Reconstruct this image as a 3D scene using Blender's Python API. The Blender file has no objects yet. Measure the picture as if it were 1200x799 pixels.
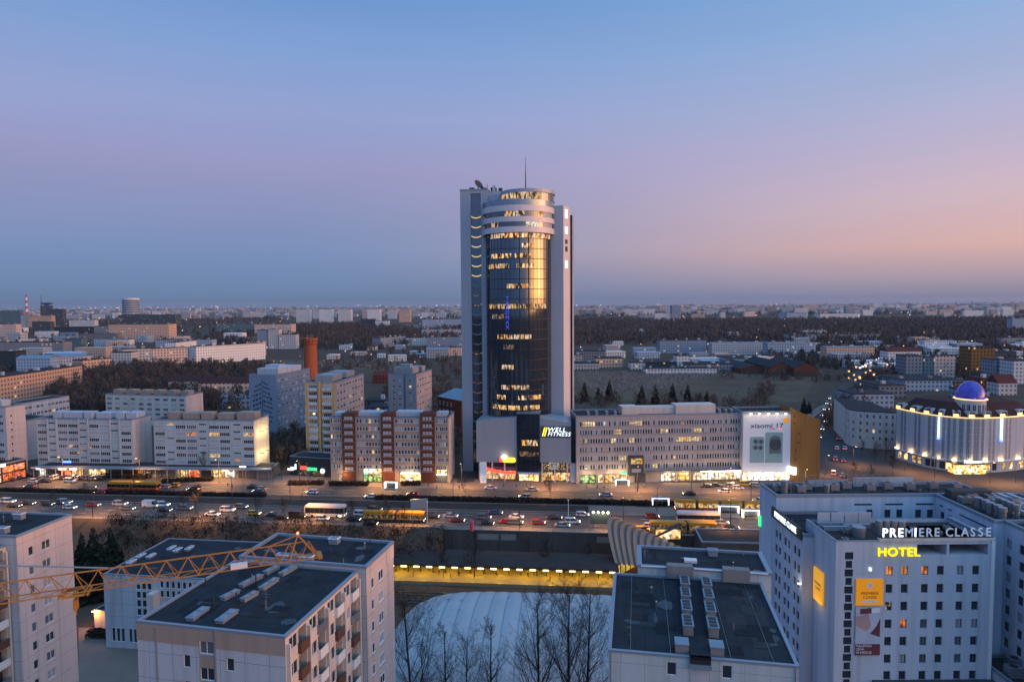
import bpy, math, random
import numpy as np
from mathutils import Vector, Matrix

# ------------------------------------------------------------------ camera, sky, sun, exposure
C = bpy.context.scene
COL = C.collection
F = 780.0; CH = 68.0
PITCH = math.atan(44 / F); ROLL = math.radians(-0.4)
CAMR = Matrix.Rotation(math.pi / 2 - PITCH, 3, 'X') @ Matrix.Rotation(ROLL, 3, 'Z')
cam = bpy.data.objects.new('camera', bpy.data.cameras.new('camera'))
COL.objects.link(cam); C.camera = cam
cam.matrix_world = Matrix.Translation((0, 0, CH)) @ CAMR.to_4x4()
cam.data.sensor_width = 36; cam.data.lens = F / 1200 * 36
cam.data.clip_start = 0.5; cam.data.clip_end = 60000
SUN_AZ = math.radians(100)      # clockwise from +Y: just behind the right edge
SUN_EL = math.radians(5)

def s2l(r, g, b):
    f = lambda c: (c / 255 / 12.92) if c <= 10 else ((c / 255 + 0.055) / 1.055) ** 2.4
    return (f(r), f(g), f(b), 1)

W = bpy.data.worlds.new('World'); C.world = W; W.use_nodes = True
nt = W.node_tree; nt.nodes.clear()
def N(t, tree=None, **k):
    n = (tree or nt).nodes.new(t)
    for a, b in k.items(): setattr(n, a, b)
    return n
def MATH(tree, op, a, b=None, clamp=False):
    n = tree.nodes.new('ShaderNodeMath'); n.operation = op; n.use_clamp = clamp
    for i, v in enumerate((a, b)):
        if v is None: continue
        if isinstance(v, (int, float)): n.inputs[i].default_value = v
        else: tree.links.new(v, n.inputs[i])
    return n.outputs[0]
def RAMP(tree, fac, stops, interp='LINEAR'):
    n = tree.nodes.new('ShaderNodeValToRGB'); cr = n.color_ramp; cr.interpolation = interp
    while len(cr.elements) < len(stops): cr.elements.new(0.5)
    for e, (p, c) in zip(cr.elements, stops): e.position = p; e.color = c
    tree.links.new(fac, n.inputs[0]); return n.outputs[0]
tc = N('ShaderNodeTexCoord'); sep = N('ShaderNodeSeparateXYZ'); nt.links.new(tc.outputs['Generated'], sep.inputs[0])
X_, Y_, Z_ = sep.outputs
hz = MATH(nt, 'SQRT', MATH(nt, 'ADD', MATH(nt, 'MULTIPLY', X_, X_), MATH(nt, 'MULTIPLY', Y_, Y_)))
xn = MATH(nt, 'DIVIDE', X_, hz); yn = MATH(nt, 'DIVIDE', Y_, hz)
zz = MATH(nt, 'MULTIPLY', Z_, 2.0, True)
def P(z): return max(0, min(1, z * 2))
left = RAMP(nt, zz, [(P(0), s2l(100, 124, 157)), (P(.03), s2l(108, 134, 172)), (P(.075), s2l(118, 142, 183)), (P(.13), s2l(134, 145, 186)), (P(.19), s2l(150, 151, 194)), (P(.26), s2l(146, 160, 205)), (P(.33), s2l(128, 158, 208)), (P(.42), s2l(104, 147, 204))])
right = RAMP(nt, zz, [(P(0), s2l(124, 128, 154)), (P(.03), s2l(178, 155, 166)), (P(.07), s2l(224, 178, 168)), (P(.125), s2l(214, 184, 190)), (P(.19), s2l(192, 180, 204)), (P(.26), s2l(168, 178, 211)), (P(.34), s2l(142, 173, 215)), (P(.44), s2l(118, 163, 212))])
azf = N('ShaderNodeMapRange', interpolation_type='SMOOTHSTEP'); nt.links.new(xn, azf.inputs[0])
azf.inputs[1].default_value = -0.35; azf.inputs[2].default_value = 0.85
mx = N('ShaderNodeMix', data_type='RGBA'); nt.links.new(azf.outputs[0], mx.inputs[0]); nt.links.new(left, mx.inputs[6]); nt.links.new(right, mx.inputs[7])
# soft streaks of thin cloud
nz = N('ShaderNodeTexNoise'); mp = N('ShaderNodeMapping'); mp.inputs['Scale'].default_value = (1.2, 1.2, 9)
nt.links.new(tc.outputs['Generated'], mp.inputs[0]); nt.links.new(mp.outputs[0], nz.inputs['Vector']); nz.inputs['Scale'].default_value = 2.2; nz.inputs['Detail'].default_value = 3
cl = MATH(nt, 'ADD', MATH(nt, 'MULTIPLY', nz.outputs[0], 0.10), 0.985)
vm = N('ShaderNodeVectorMath', operation='SCALE'); nt.links.new(mx.outputs[2], vm.inputs[0]); nt.links.new(cl, vm.inputs['Scale'])
# afterglow around the set sun, outside the frame to the right
sd = MATH(nt, 'ADD', MATH(nt, 'MULTIPLY', xn, math.sin(SUN_AZ + .12)), MATH(nt, 'MULTIPLY', yn, math.cos(SUN_AZ + .12)))
g1 = MATH(nt, 'POWER', MATH(nt, 'MAXIMUM', sd, 0.0), 8.0)
g2 = MATH(nt, 'EXPONENT', MATH(nt, 'MULTIPLY', MATH(nt, 'ABSOLUTE', Z_), -7.5))
gg = MATH(nt, 'MULTIPLY', g1, g2)
gc = N('ShaderNodeVectorMath', operation='SCALE'); gc.inputs[0].default_value = (13.0, 4.0, 0.55); nt.links.new(gg, gc.inputs['Scale'])
ad = N('ShaderNodeVectorMath', operation='ADD'); nt.links.new(vm.outputs[0], ad.inputs[0]); nt.links.new(gc.outputs[0], ad.inputs[1])
sky = N('ShaderNodeTexSky', sky_type='NISHITA'); sky.sun_disc = False; sky.sun_elevation = math.radians(1.0); sky.sun_rotation = SUN_AZ
nm = N('ShaderNodeVectorMath', operation='SCALE'); nm.inputs['Scale'].default_value = 0.006; nt.links.new(sky.outputs[0], nm.inputs[0])
ad2 = N('ShaderNodeVectorMath', operation='ADD'); nt.links.new(ad.outputs[0], ad2.inputs[0]); nt.links.new(nm.outputs[0], ad2.inputs[1])
# sky boosted behind the camera, sunset side, and overhead, to light walls and roofs
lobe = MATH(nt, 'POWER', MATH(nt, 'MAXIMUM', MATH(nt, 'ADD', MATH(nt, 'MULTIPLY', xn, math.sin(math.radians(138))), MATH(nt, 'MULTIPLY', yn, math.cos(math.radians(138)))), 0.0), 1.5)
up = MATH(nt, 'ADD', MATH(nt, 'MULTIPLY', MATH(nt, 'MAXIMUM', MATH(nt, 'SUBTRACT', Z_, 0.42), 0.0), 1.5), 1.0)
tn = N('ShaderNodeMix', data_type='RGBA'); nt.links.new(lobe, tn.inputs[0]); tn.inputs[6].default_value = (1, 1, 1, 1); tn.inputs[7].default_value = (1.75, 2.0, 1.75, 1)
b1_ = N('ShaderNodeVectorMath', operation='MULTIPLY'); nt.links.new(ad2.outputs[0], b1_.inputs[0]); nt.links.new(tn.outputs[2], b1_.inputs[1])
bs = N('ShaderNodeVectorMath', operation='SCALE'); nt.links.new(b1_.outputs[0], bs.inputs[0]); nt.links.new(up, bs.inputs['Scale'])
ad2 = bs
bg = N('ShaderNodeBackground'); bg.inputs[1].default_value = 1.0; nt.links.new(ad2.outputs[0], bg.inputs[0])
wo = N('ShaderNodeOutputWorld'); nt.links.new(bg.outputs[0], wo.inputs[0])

sl = bpy.data.lights.new('sun', 'SUN'); sl.energy = 0.55; sl.angle = math.radians(30); sl.color = (1.0, 0.50, 0.30)
so = bpy.data.objects.new('sun', sl); COL.objects.link(so)
sdir = Vector((math.sin(SUN_AZ - .05) * math.cos(SUN_EL), math.cos(SUN_AZ - .05) * math.cos(SUN_EL), math.sin(SUN_EL)))
so.rotation_euler = sdir.to_track_quat('Z', 'Y').to_euler()
C.view_settings.view_transform = 'Standard'; C.view_settings.look = 'None'; C.view_settings.gamma = 1; C.view_settings.exposure = 0.0
C.render.engine = 'CYCLES'
C.cycles.use_denoising = True; C.cycles.max_bounces = 5; C.cycles.diffuse_bounces = 2; C.cycles.glossy_bounces = 3
C.cycles.transmission_bounces = 2; C.cycles.volume_bounces = 0; C.cycles.sample_clamp_indirect = 3; C.cycles.caustics_reflective = False
HAZE_DENSITY = 3.8e-5

# ------------------------------------------------------------------ where a sight line meets the place
def ray(px, py):
    return CAMR @ Vector(((px - 600) / F, -(py - 399.5) / F, -1))
def G(px, py, z=0.0):
    d = ray(px, py); t = (z - CH) / d.z
    return (d.x * t, d.y * t)
def AT(px, py, Y):
    d = ray(px, py); t = Y / d.y
    return (d.x * t, CH + d.z * t)

# ------------------------------------------------------------------ helpers
rnd = random.Random(7)
class MB:
    def __init__(s): s.v = []; s.f = []; s.m = []
    def face(s, pts, m=0):
        n = len(s.v); s.v += [tuple(p) for p in pts]; s.f.append(tuple(range(n, n + len(pts)))); s.m.append(m)
    def box(s, x0, x1, y0, y1, z0, z1, m=0, skip=''):
        n = len(s.v)
        s.v += [(x0, y0, z0), (x1, y0, z0), (x1, y1, z0), (x0, y1, z0), (x0, y0, z1), (x1, y0, z1), (x1, y1, z1), (x0, y1, z1)]
        for k, q in (('b', (3, 2, 1, 0)), ('t', (4, 5, 6, 7)), ('f', (0, 1, 5, 4)), ('r', (1, 2, 6, 5)), ('k', (2, 3, 7, 6)), ('l', (3, 0, 4, 7))):
            if k in skip: continue
            s.f.append(tuple(n + i for i in q)); s.m.append(m)
        return s
    def tube(s, p, q, r, r2=None, n=6, m=0, caps=True):
        p = Vector(p); q = Vector(q); r2 = r if r2 is None else r2
        d = (q - p).normalized(); a = d.orthogonal().normalized(); b = d.cross(a); k = len(s.v)
        for c, rr in ((p, r), (q, r2)):
            for i in range(n):
                t = 2 * math.pi * i / n; s.v.append(tuple(c + a * (rr * math.cos(t)) + b * (rr * math.sin(t))))
        for i in range(n):
            j = (i + 1) % n; s.f.append((k + i, k + j, k + n + j, k + n + i)); s.m.append(m)
        if caps and n > 2:
            s.f.append(tuple(k + i for i in range(n - 1, -1, -1))); s.m.append(m)
            s.f.append(tuple(k + n + i for i in range(n))); s.m.append(m)
        return s
    def prism(s, poly, z0, z1, m=0, mt=None, bottom=True):
        k = len(s.v); n = len(poly)
        a = sum(poly[i][0] * poly[(i + 1) % n][1] - poly[(i + 1) % n][0] * poly[i][1] for i in range(n))
        if a < 0: poly = poly[::-1]
        s.v += [(x, y, z0) for x, y in poly] + [(x, y, z1) for x, y in poly]
        for i in range(n):
            j = (i + 1) % n; s.f.append((k + i, k + j, k + n + j, k + n + i)); s.m.append(m)
        s.f.append(tuple(k + n + i for i in range(n))); s.m.append(m if mt is None else mt)
        if bottom: s.f.append(tuple(k + n - 1 - i for i in range(n))); s.m.append(m)
        return s
    def lathe(s, prof, cx=0, cy=0, n=24, a0=0, a1=2 * math.pi, m=0):
        k = len(s.v); full = abs(a1 - a0 - 2 * math.pi) < 1e-6; c = n if full else n + 1
        for r, z in prof:
            for i in range(c):
                t = a0 + (a1 - a0) * i / n; s.v.append((cx + r * math.cos(t), cy + r * math.sin(t), z))
        for j in range(len(prof) - 1):
            for i in range(n):
                i2 = (i + 1) % c if full else i + 1
                s.f.append((k + j * c + i, k + j * c + i2, k + (j + 1) * c + i2, k + (j + 1) * c + i)); s.m.append(m)
        return s
    def mesh(s, name, mats, smooth=False):
        me = bpy.data.meshes.new(name); me.from_pydata(s.v, [], s.f)
        for m in mats: me.materials.append(MT[m] if isinstance(m, str) else m)
        if len(mats) > 1: me.polygons.foreach_set('material_index', s.m)
        if smooth: me.polygons.foreach_set('use_smooth', [True] * len(s.f))
        me.update(); return me
    def build(s, name, mats, parent=None, loc=None, rz=0, smooth=False):
        if isinstance(mats, str): mats = [mats]
        return put(name, s.mesh(name, mats, smooth), parent, loc, rz)
def put(name, me, parent=None, loc=None, rz=0):
    o = bpy.data.objects.new(name, me); COL.objects.link(o)
    if parent is not None: o.parent = parent
    if loc is not None: o.location = loc
    if rz: o.rotation_euler = (0, 0, rz)
    return o
def tag(o, label=None, cat=None, group=None, kind=None):
    if label: o['label'] = label
    if cat: o['category'] = cat
    if group: o['group'] = group
    if kind: o['kind'] = kind
    return o
def thing(name, label, cat, loc=(0, 0, 0), rz=0, group=None):
    o = put(name, None, None, loc, rz); return tag(o, label, cat, group)
def copy_thing(o, loc, rz, label, group=None):
    r = o.copy(); COL.objects.link(r); r.location = loc; r.rotation_euler = (0, 0, rz); r['label'] = label
    if group: r['group'] = group
    for ch in list(o.children):
        c = ch.copy(); COL.objects.link(c); c.parent = r
        for g in ch.children:
            d = g.copy(); COL.objects.link(d); d.parent = c
    return r

# ------------------------------------------------------------------ materials
MT = {}
def mat(name, col, rough=0.8, var=0.12, scale=0.3, metal=0.0, emis=None, est=0, spec=0.4, joint=None, bump=0, detail=6, streak=False, randtint=0, ior=None):
    m = bpy.data.materials.new(name); m.use_nodes = True; t = m.node_tree; b = t.nodes['Principled BSDF']; MT[name] = m
    if rough >= .8 and spec == .4: spec = .10
    b.inputs['Roughness'].default_value = rough; b.inputs['Metallic'].default_value = metal; b.inputs['Specular IOR Level'].default_value = spec
    if ior: b.inputs['IOR'].default_value = ior
    c = (*col, 1) if len(col) == 3 else col
    cur = None
    if var or joint or randtint or streak:
        tcn = t.nodes.new('ShaderNodeTexCoord'); mpn = t.nodes.new('ShaderNodeMapping'); t.links.new(tcn.outputs['Object'], mpn.inputs[0])
        if streak: mpn.inputs['Scale'].default_value = (1, 1, 0.12)
        n1 = t.nodes.new('ShaderNodeTexNoise'); n1.inputs['Scale'].default_value = scale; n1.inputs['Detail'].default_value = detail; n1.inputs['Roughness'].default_value = 0.65
        t.links.new(mpn.outputs[0], n1.inputs['Vector'])
        f = MATH(t, 'ADD', MATH(t, 'MULTIPLY', n1.outputs[0], var * 4), 1 - var * 2)
        if streak:
            mq = t.nodes.new('ShaderNodeMapping'); mq.inputs['Scale'].default_value = (1, 1, .045); t.links.new(tcn.outputs['Object'], mq.inputs[0]); n2 = t.nodes.new('ShaderNodeTexNoise'); n2.inputs['Scale'].default_value = .8; n2.inputs['Detail'].default_value = 5; t.links.new(mq.outputs[0], n2.inputs['Vector'])
            mr2 = t.nodes.new('ShaderNodeMapRange'); t.links.new(n2.outputs[0], mr2.inputs[0]); mr2.inputs[1].default_value = .50; mr2.inputs[2].default_value = .72; mr2.inputs[3].default_value = 1; mr2.inputs[4].default_value = .80; f = MATH(t, 'MULTIPLY', f, mr2.outputs[0])
        if randtint:
            oi = t.nodes.new('ShaderNodeObjectInfo'); f = MATH(t, 'MULTIPLY', f, MATH(t, 'ADD', MATH(t, 'MULTIPLY', oi.outputs['Random'], randtint), 1 - randtint * .6))
        if joint:      # panel joints: (dx, dz, width, darkness)
            dx, dz, w, dk = joint; sp = t.nodes.new('ShaderNodeSeparateXYZ'); t.links.new(tcn.outputs['Object'], sp.inputs[0])
            xy = MATH(t, 'ADD', sp.outputs[0], sp.outputs[1]) if dz < 40 else sp.outputs[0]
            a = MATH(t, 'LESS_THAN', MATH(t, 'ABSOLUTE', MATH(t, 'SUBTRACT', MATH(t, 'MODULO', MATH(t, 'ADD', xy, 500 * dx), dx), dx / 2)), w)
            bq = MATH(t, 'LESS_THAN', MATH(t, 'ABSOLUTE', MATH(t, 'SUBTRACT', MATH(t, 'MODULO', MATH(t, 'ADD', sp.outputs[2], 100 * dz), dz), dz / 2)), w)
            j = MATH(t, 'MAXIMUM', a, bq) if dz < 40 else a; f = MATH(t, 'MULTIPLY', f, MATH(t, 'SUBTRACT', 1.0, MATH(t, 'MULTIPLY', j, dk)))
        v = t.nodes.new('ShaderNodeVectorMath'); v.operation = 'SCALE'; v.inputs[0].default_value = c[:3]; t.links.new(f, v.inputs['Scale'])
        t.links.new(v.outputs[0], b.inputs['Base Color'])
        if bump:
            bn = t.nodes.new('ShaderNodeBump'); bn.inputs['Strength'].default_value = bump; t.links.new(n1.outputs[0], bn.inputs['Height']); t.links.new(bn.outputs[0], b.inputs['Normal'])
    else: b.inputs['Base Color'].default_value = c
    if emis:
        b.inputs['Emission Color'].default_value = (*emis, 1); b.inputs['Emission Strength'].default_value = est
    return m
def lit(name, col, st, scale=1.2, dark=0.15, thr=(0.35, 0.62), mul=(1, 1, 1), glass=True):
    """a lit room behind glass: uneven warm light, furniture and blinds breaking it up"""
    m = mat(name, (0.03, 0.03, 0.03), 0.15, 0); t = m.node_tree; b = t.nodes['Principled BSDF']
    tcn = t.nodes.new('ShaderNodeTexCoord'); oi = t.nodes.new('ShaderNodeObjectInfo')
    mpn = t.nodes.new('ShaderNodeMapping'); mpn.inputs['Scale'].default_value = mul; t.links.new(tcn.outputs['Object'], mpn.inputs[0])
    add = t.nodes.new('ShaderNodeVectorMath'); add.operation = 'ADD'; t.links.new(mpn.outputs[0], add.inputs[0]); 
    sc = t.nodes.new('ShaderNodeVectorMath'); sc.operation = 'SCALE'; t.links.new(oi.outputs['Location'], sc.inputs[0]); sc.inputs['Scale'].default_value = 0.37; t.links.new(sc.outputs[0], add.inputs[1])
    n = t.nodes.new('ShaderNodeTexNoise'); n.inputs['Scale'].default_value = scale; n.inputs['Detail'].default_value = 3; t.links.new(add.outputs[0], n.inputs['Vector'])
    mr = t.nodes.new('ShaderNodeMapRange'); t.links.new(n.outputs[0], mr.inputs[0]); mr.inputs[1].default_value = thr[0]; mr.inputs[2].default_value = thr[1]; mr.inputs[3].default_value = dark; mr.inputs[4].default_value = 1
    f = MATH(t, 'MULTIPLY', MATH(t, 'MULTIPLY', mr.outputs[0], st), MATH(t, 'ADD', MATH(t, 'MULTIPLY', oi.outputs['Random'], 0.8), 0.5))
    nc = t.nodes.new('ShaderNodeTexNoise'); nc.inputs['Scale'].default_value = scale * .45; nc.inputs['Detail'].default_value = 1; t.links.new(add.outputs[0], nc.inputs['Vector'])
    cr_ = RAMP(t, nc.outputs[0], [(.36, (col[0], col[1] * .72, col[2] * .5, 1)), (.5, (*col, 1)), (.64, (col[0], min(1, col[1] * 1.25), min(1, col[2] * 2.2 + .08), 1))]); t.links.new(cr_, b.inputs['Emission Color']); t.links.new(f, b.inputs['Emission Strength'])
    m.cycles.emission_sampling = 'NONE' if st < 1.5 else 'AUTO'
    return m

mat('wall_white', (.42, .45, .49), .85, .11, .25, joint=(2.8, 2.8, .035, .42), streak=True)
mat('wall_white_mid', (.42, .46, .52), .85, .08, .25, streak=True)
mat('wall_pinkgrey', (.33, .26, .22), .85, .07, .3, streak=True)
mat('wall_gable', (.52, .45, .44), .85, .11, .2, joint=(5.6, 2.8, .035, .38), streak=True)
mat('wall_bluewhite', (.40, .46, .48), .85, .11, .3, joint=(2.4, 2.8, .03, .35), streak=True)
mat('wall_hotel', (.43, .48, .56), .8, .13, .22, joint=(1.2, .6, .012, .16), streak=True)
mat('wall_hotel_back', (.42, .50, .60), .8, .14, .5, streak=True)
mat('wall_yellow', (.46, .32, .17), .85, .05, .3, streak=True)
mat('wall_lilac', (.38, .34, .36), .85, .06, .3, streak=True)
mat('wall_blue', (.20, .25, .34), .85, .08, .3, streak=True)
mat('wall_grey', (.30, .31, .33), .85, .08, .3, streak=True)
mat('wall_office', (.37, .33, .33), .8, .05, .3, streak=True)
mat('wall_cream', (.56, .50, .46), .85, .10, .3, streak=True)
mat('brick_red', (.11, .043, .030), .9, .10, 1.5)
mat('brick_orange', (.33, .09, .038), .9, .10, .8)
mat('ochre', (.35, .17, .055), .9, .07, .25, streak=True)
mat('panel_grey', (.30, .33, .38), .45, .04, .2, metal=.2, joint=(2.4, 1.2, .02, .22))
mat('panel_tower', (.33, .37, .44), .45, .04, .15, metal=.25, joint=(1.6, 3.7, .03, .22))
mat('panel_light', (.62, .58, .60), .45, .03, .15, metal=.1, joint=(1.6, 3.7, .03, .15))
mat('panel_dark', (.10, .14, .18), .5, .06, .2)
mat('bitumen', (.026, .031, .038), .85, .26, .45, bump=.25, joint=(1.05, 50, .03, .35))
mat('bitumen_brown', (.045, .038, .036), .85, .2, .3)
mat('roof_metal', (.17, .24, .30), .5, .12, .3, metal=.2)
mat('roof_pale', (.34, .40, .46), .6, .12, .3)
mat('roof_redtile', (.10, .03, .025), .85, .15, 1)
mat('roof_maroon', (.05, .025, .025), .8, .2, .6)
mat('trim_grey', (.22, .27, .33), .5, .06, 1, metal=.3)
mat('trim_white', (.62, .64, .66), .6, .03, 1)
mat('pvc', (.66, .68, .70), .5, 0)
mat('steel', (.28, .31, .34), .4, .05, 1, metal=.7)
mat('dark_metal', (.035, .037, .04), .5, 0, metal=.3)
mat('concrete', (.20, .20, .20), .9, .14, .3, streak=True)
mat('concrete_dark', (.07, .072, .075), .9, .2, .35, streak=True)
mat('balcony_brown', (.10, .058, .048), .8, .1, 2)
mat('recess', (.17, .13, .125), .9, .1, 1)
mat('crane_yellow', (.38, .16, .028), .55, .12, 2)
mat('tent', (.34, .36, .38), .6, .10, .22)
mat('tent_seam', (.22, .25, .31), .6, 0)
mat('asphalt', (.062, .056, .052), .7, .24, .12)
mat('asphalt2', (.060, .055, .054), .8, .2, .08)
mat('paving', (.17, .14, .12), .85, .2, .12)
mat('paint', (.45, .45, .45), .7, .1, 1)
mat('grassy', (.078, .057, .042), 1, .35, .06)
mat('park_ground', (.098, .074, .050), 1, .3, .03)
mat('gravel_track', (.045, .038, .034), 1, .3, .6)
mat('rail_steel', (.18, .17, .16), .35, .1, 1, metal=.8)
mat('twig', (.045, .035, .030), .95, .15, .3)
mat('scrub', (.010, .0088, .008), 1, .2, .3)
mat('bark', (.040, .031, .027), .95, .2, 2)
mat('wood_far', (.085, .066, .058), 1, .25, .01)
mat('conifer', (.012, .022, .014), 1, .3, .6)
mat('hedge', (.030, .024, .020), 1, .35, .4)
mat('tyre', (.02, .02, .02), .8, 0)
mat('glass', (.025, .035, .05), .06, 0, spec=.8)
mat('glass_grey', (.10, .12, .145), .12, 0, spec=.7)
mat('glass_pale', (.30, .33, .37), .3, 0, spec=.5)
mat('glass_tower', (.13, .165, .215), .05, .10, .12, metal=.88, joint=(1.25, 1.2, .035, .45))
mat('glass_black', (.02, .03, .045), .05, 0, metal=.4)
mat('glass_rail', (.20, .28, .36), .1, .2, .8, metal=.5)
mat('stone', (.20, .185, .17), .8, .15, 1, randtint=.6)
mat('sign_dark', (.02, .03, .035), .5, 0)
mat('sign_panel', (.06, .09, .10), .5, 0)
mat('mural_black', (.012, .015, .02), .8, 0)
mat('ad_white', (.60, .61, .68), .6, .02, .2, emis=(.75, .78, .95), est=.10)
mat('ad_teal', (.20, .32, .34), .4, .15, .3, emis=(.30, .45, .50), est=.08)
mat('ad_teal_dark', (.12, .17, .19), .35, .05, 1)
mat('ad_text', (.05, .06, .08), .5, 0)
mat('poster_pale', (.40, .46, .54), .7, .15, .4)
mat('poster_pink', (.42, .27, .27), .7, .15, .4)
mat('poster_maroon', (.13, .035, .05), .7, 0)
mat('bus_yellow', (.40, .20, .015), .35, 0)
mat('bus_red', (.35, .04, .02), .35, 0)
mat('bus_white', (.55, .52, .50), .35, 0)
for k, c in dict(white=(.62, .62, .63), silver=(.34, .36, .38), grey=(.13, .14, .155), black=(.015, .016, .018), red=(.30, .02, .018), blue=(.03, .06, .15), taxi=(.55, .33, .02)).items():
    mat('car_' + k, c, .25, 0, metal=.15, spec=.6)
def em(name, col, st, nolamp=False):
    m = mat(name, col, .5, 0, emis=col, est=st)
    if nolamp: m.cycles.emission_sampling = 'NONE'
    return m
em('e_warm', (1, .62, .22), 9); em('e_warmwhite', (1, .78, .48), 9); em('e_white', (.9, .95, 1), 1.7); em('e_yellow', (1, .72, .04), 1.7)
em('e_headlight', (1, .85, .6), 7, True); em('e_tail', (1, .05, .02), 2.5, True); em('e_red', (1, .06, .04), 2.2); em('e_blue', (.12, .25, 1), 3)
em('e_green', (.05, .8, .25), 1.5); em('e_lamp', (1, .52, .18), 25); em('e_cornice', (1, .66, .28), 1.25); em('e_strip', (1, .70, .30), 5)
em('e_signwhite', (.86, .93, 1), 1.5, True); em('e_signdim', (.32, .42, .55), .42, True); em('e_adyellow', (1, .45, .03), .5); em('e_adorange', (.9, .33, .01), .32, True)
em('e_purple', (.10, .06, .9), 1.0); em('e_gold', (1, .55, .08), 2.2); em('e_arc', (1, .62, .22), .75); em('e_pinkred', (.8, .1, .2), .25, True)
lit('lit_warm', (1, .60, .20), 1.25); lit('lit_orange', (1, .34, .07), .75); lit('lit_cool', (.85, .85, .72), .8); lit('lit_yellow', (1, .66, .16), 1.3)
lit('lit_tower', (1, .60, .22), 1.05, 1.3, .0, (.42, .60), (1, 1, .3)); lit('lit_dim', (1, .62, .30), .45, 1.5, 0, (.45, .65))
lit('shop_warm', (1, .62, .22), 2.4, .8, .1, (.36, .62)); lit('shop_white', (1, .86, .62), 2.8, .8, .1, (.34, .6)); lit('shop_red', (1, .18, .04), 2.4, 1.0, .1, (.40, .62)); lit('shop_green', (.65, .95, .25), 2.0, .9, .08, (.40, .62))
lit('station', (1, .62, .05), .95, .5, .45, (.3, .6)); lit('tram_win', (1, .66, .25), .9, .9, .1, (.40, .6))

def farmat(name, col, roof=False):
    """wall of a distant block: rows of dark windows belong to its surface"""
    m = mat(name, col, .9, 0); t = m.node_tree; b = t.nodes['Principled BSDF']
    tcn = t.nodes.new('ShaderNodeTexCoord'); sp = t.nodes.new('ShaderNodeSeparateXYZ'); t.links.new(tcn.outputs['Object'], sp.inputs[0])
    ge = t.nodes.new('ShaderNodeNewGeometry'); sn = t.nodes.new('ShaderNodeSeparateXYZ'); t.links.new(ge.outputs['Normal'], sn.inputs[0])
    xy = MATH(t, 'ADD', sp.outputs[0], sp.outputs[1])
    a = MATH(t, 'LESS_THAN', MATH(t, 'MODULO', MATH(t, 'ADD', xy, 900), 3.1), 1.55)
    zq = MATH(t, 'MODULO', MATH(t, 'ADD', sp.outputs[2], 900.3), 3.1)
    w = MATH(t, 'MULTIPLY', a, MATH(t, 'LESS_THAN', MATH(t, 'ABSOLUTE', MATH(t, 'SUBTRACT', zq, 1.7)), .75))
    w = MATH(t, 'MULTIPLY', w, MATH(t, 'LESS_THAN', sn.outputs[2], .5))
    oi = t.nodes.new('ShaderNodeObjectInfo'); isl = t.nodes.new('ShaderNodeNewGeometry')
    r = MATH(t, 'ADD', MATH(t, 'MULTIPLY', MATH(t, 'FRACT', MATH(t, 'ADD', oi.outputs['Random'], isl.outputs['Random Per Island'])), .5), .72)
    f = MATH(t, 'MULTIPLY', r, MATH(t, 'SUBTRACT', 1.0, MATH(t, 'MULTIPLY', w, .72)))
    v = t.nodes.new('ShaderNodeVectorMath'); v.operation = 'SCALE'; v.inputs[0].default_value = col; t.links.new(f, v.inputs['Scale'])
    t.links.new(v.outputs[0], b.inputs['Base Color'])
    # a few rooms with the light on
    cx = MATH(t, 'FLOOR', MATH(t, 'DIVIDE', MATH(t, 'ADD', xy, 900), 3.1)); cz = MATH(t, 'FLOOR', MATH(t, 'DIVIDE', MATH(t, 'ADD', sp.outputs[2], 900.3), 3.1))
    cb = t.nodes.new('ShaderNodeCombineXYZ'); t.links.new(cx, cb.inputs[0]); t.links.new(cz, cb.inputs[1]); t.links.new(MATH(t, 'MULTIPLY', oi.outputs['Random'], 97), cb.inputs[2])
    wn = t.nodes.new('ShaderNodeTexWhiteNoise'); wn.noise_dimensions = '3D'; t.links.new(cb.outputs[0], wn.inputs['Vector'])
    on = MATH(t, 'MULTIPLY', w, MATH(t, 'GREATER_THAN', wn.outputs['Value'], .975))
    b.inputs['Emission Color'].default_value = (1, .66, .3, 1); t.links.new(MATH(t, 'MULTIPLY', on, .8), b.inputs['Emission Strength'])
    m.cycles.emission_sampling = 'NONE'
    return m
for k, c in dict(white=(.64, .64, .64), pale=(.46, .48, .50), pink=(.60, .48, .43), peach=(.66, .45, .34), grey=(.21, .23, .26), dark=(.06, .075, .09), blue=(.30, .38, .48), ochre=(.22, .13, .05), brick=(.16, .05, .035), teal=(.13, .22, .25)).items():
    farmat('far_' + k, c)

# ------------------------------------------------------------------ text
def text(s, size, loc, rot, m, parent, ext=.03, name='lettering', sx=1.0, align='CENTER', shear=0, bold=0, space=1.0):
    cu = bpy.data.curves.new(name, 'FONT'); cu.body = s; cu.size = size; cu.extrude = ext; cu.align_x = align; cu.align_y = 'CENTER'
    cu.shear = shear; cu.offset = bold; cu.space_character = space; cu.materials.append(MT[m]); cu.resolution_u = 3
    q = bpy.data.objects.new(name, cu); me = bpy.data.meshes.new_from_object(q); bpy.data.objects.remove(q); bpy.data.curves.remove(cu)
    if not me.materials: me.materials.append(MT[m])
    o = put(name, me, parent, loc); o.rotation_euler = rot; o.scale = (sx, 1, 1); return o
FR = (math.pi / 2, 0, 0)                      # faces -y
LF = (math.pi / 2, 0, -math.pi / 2)           # faces -x

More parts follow.
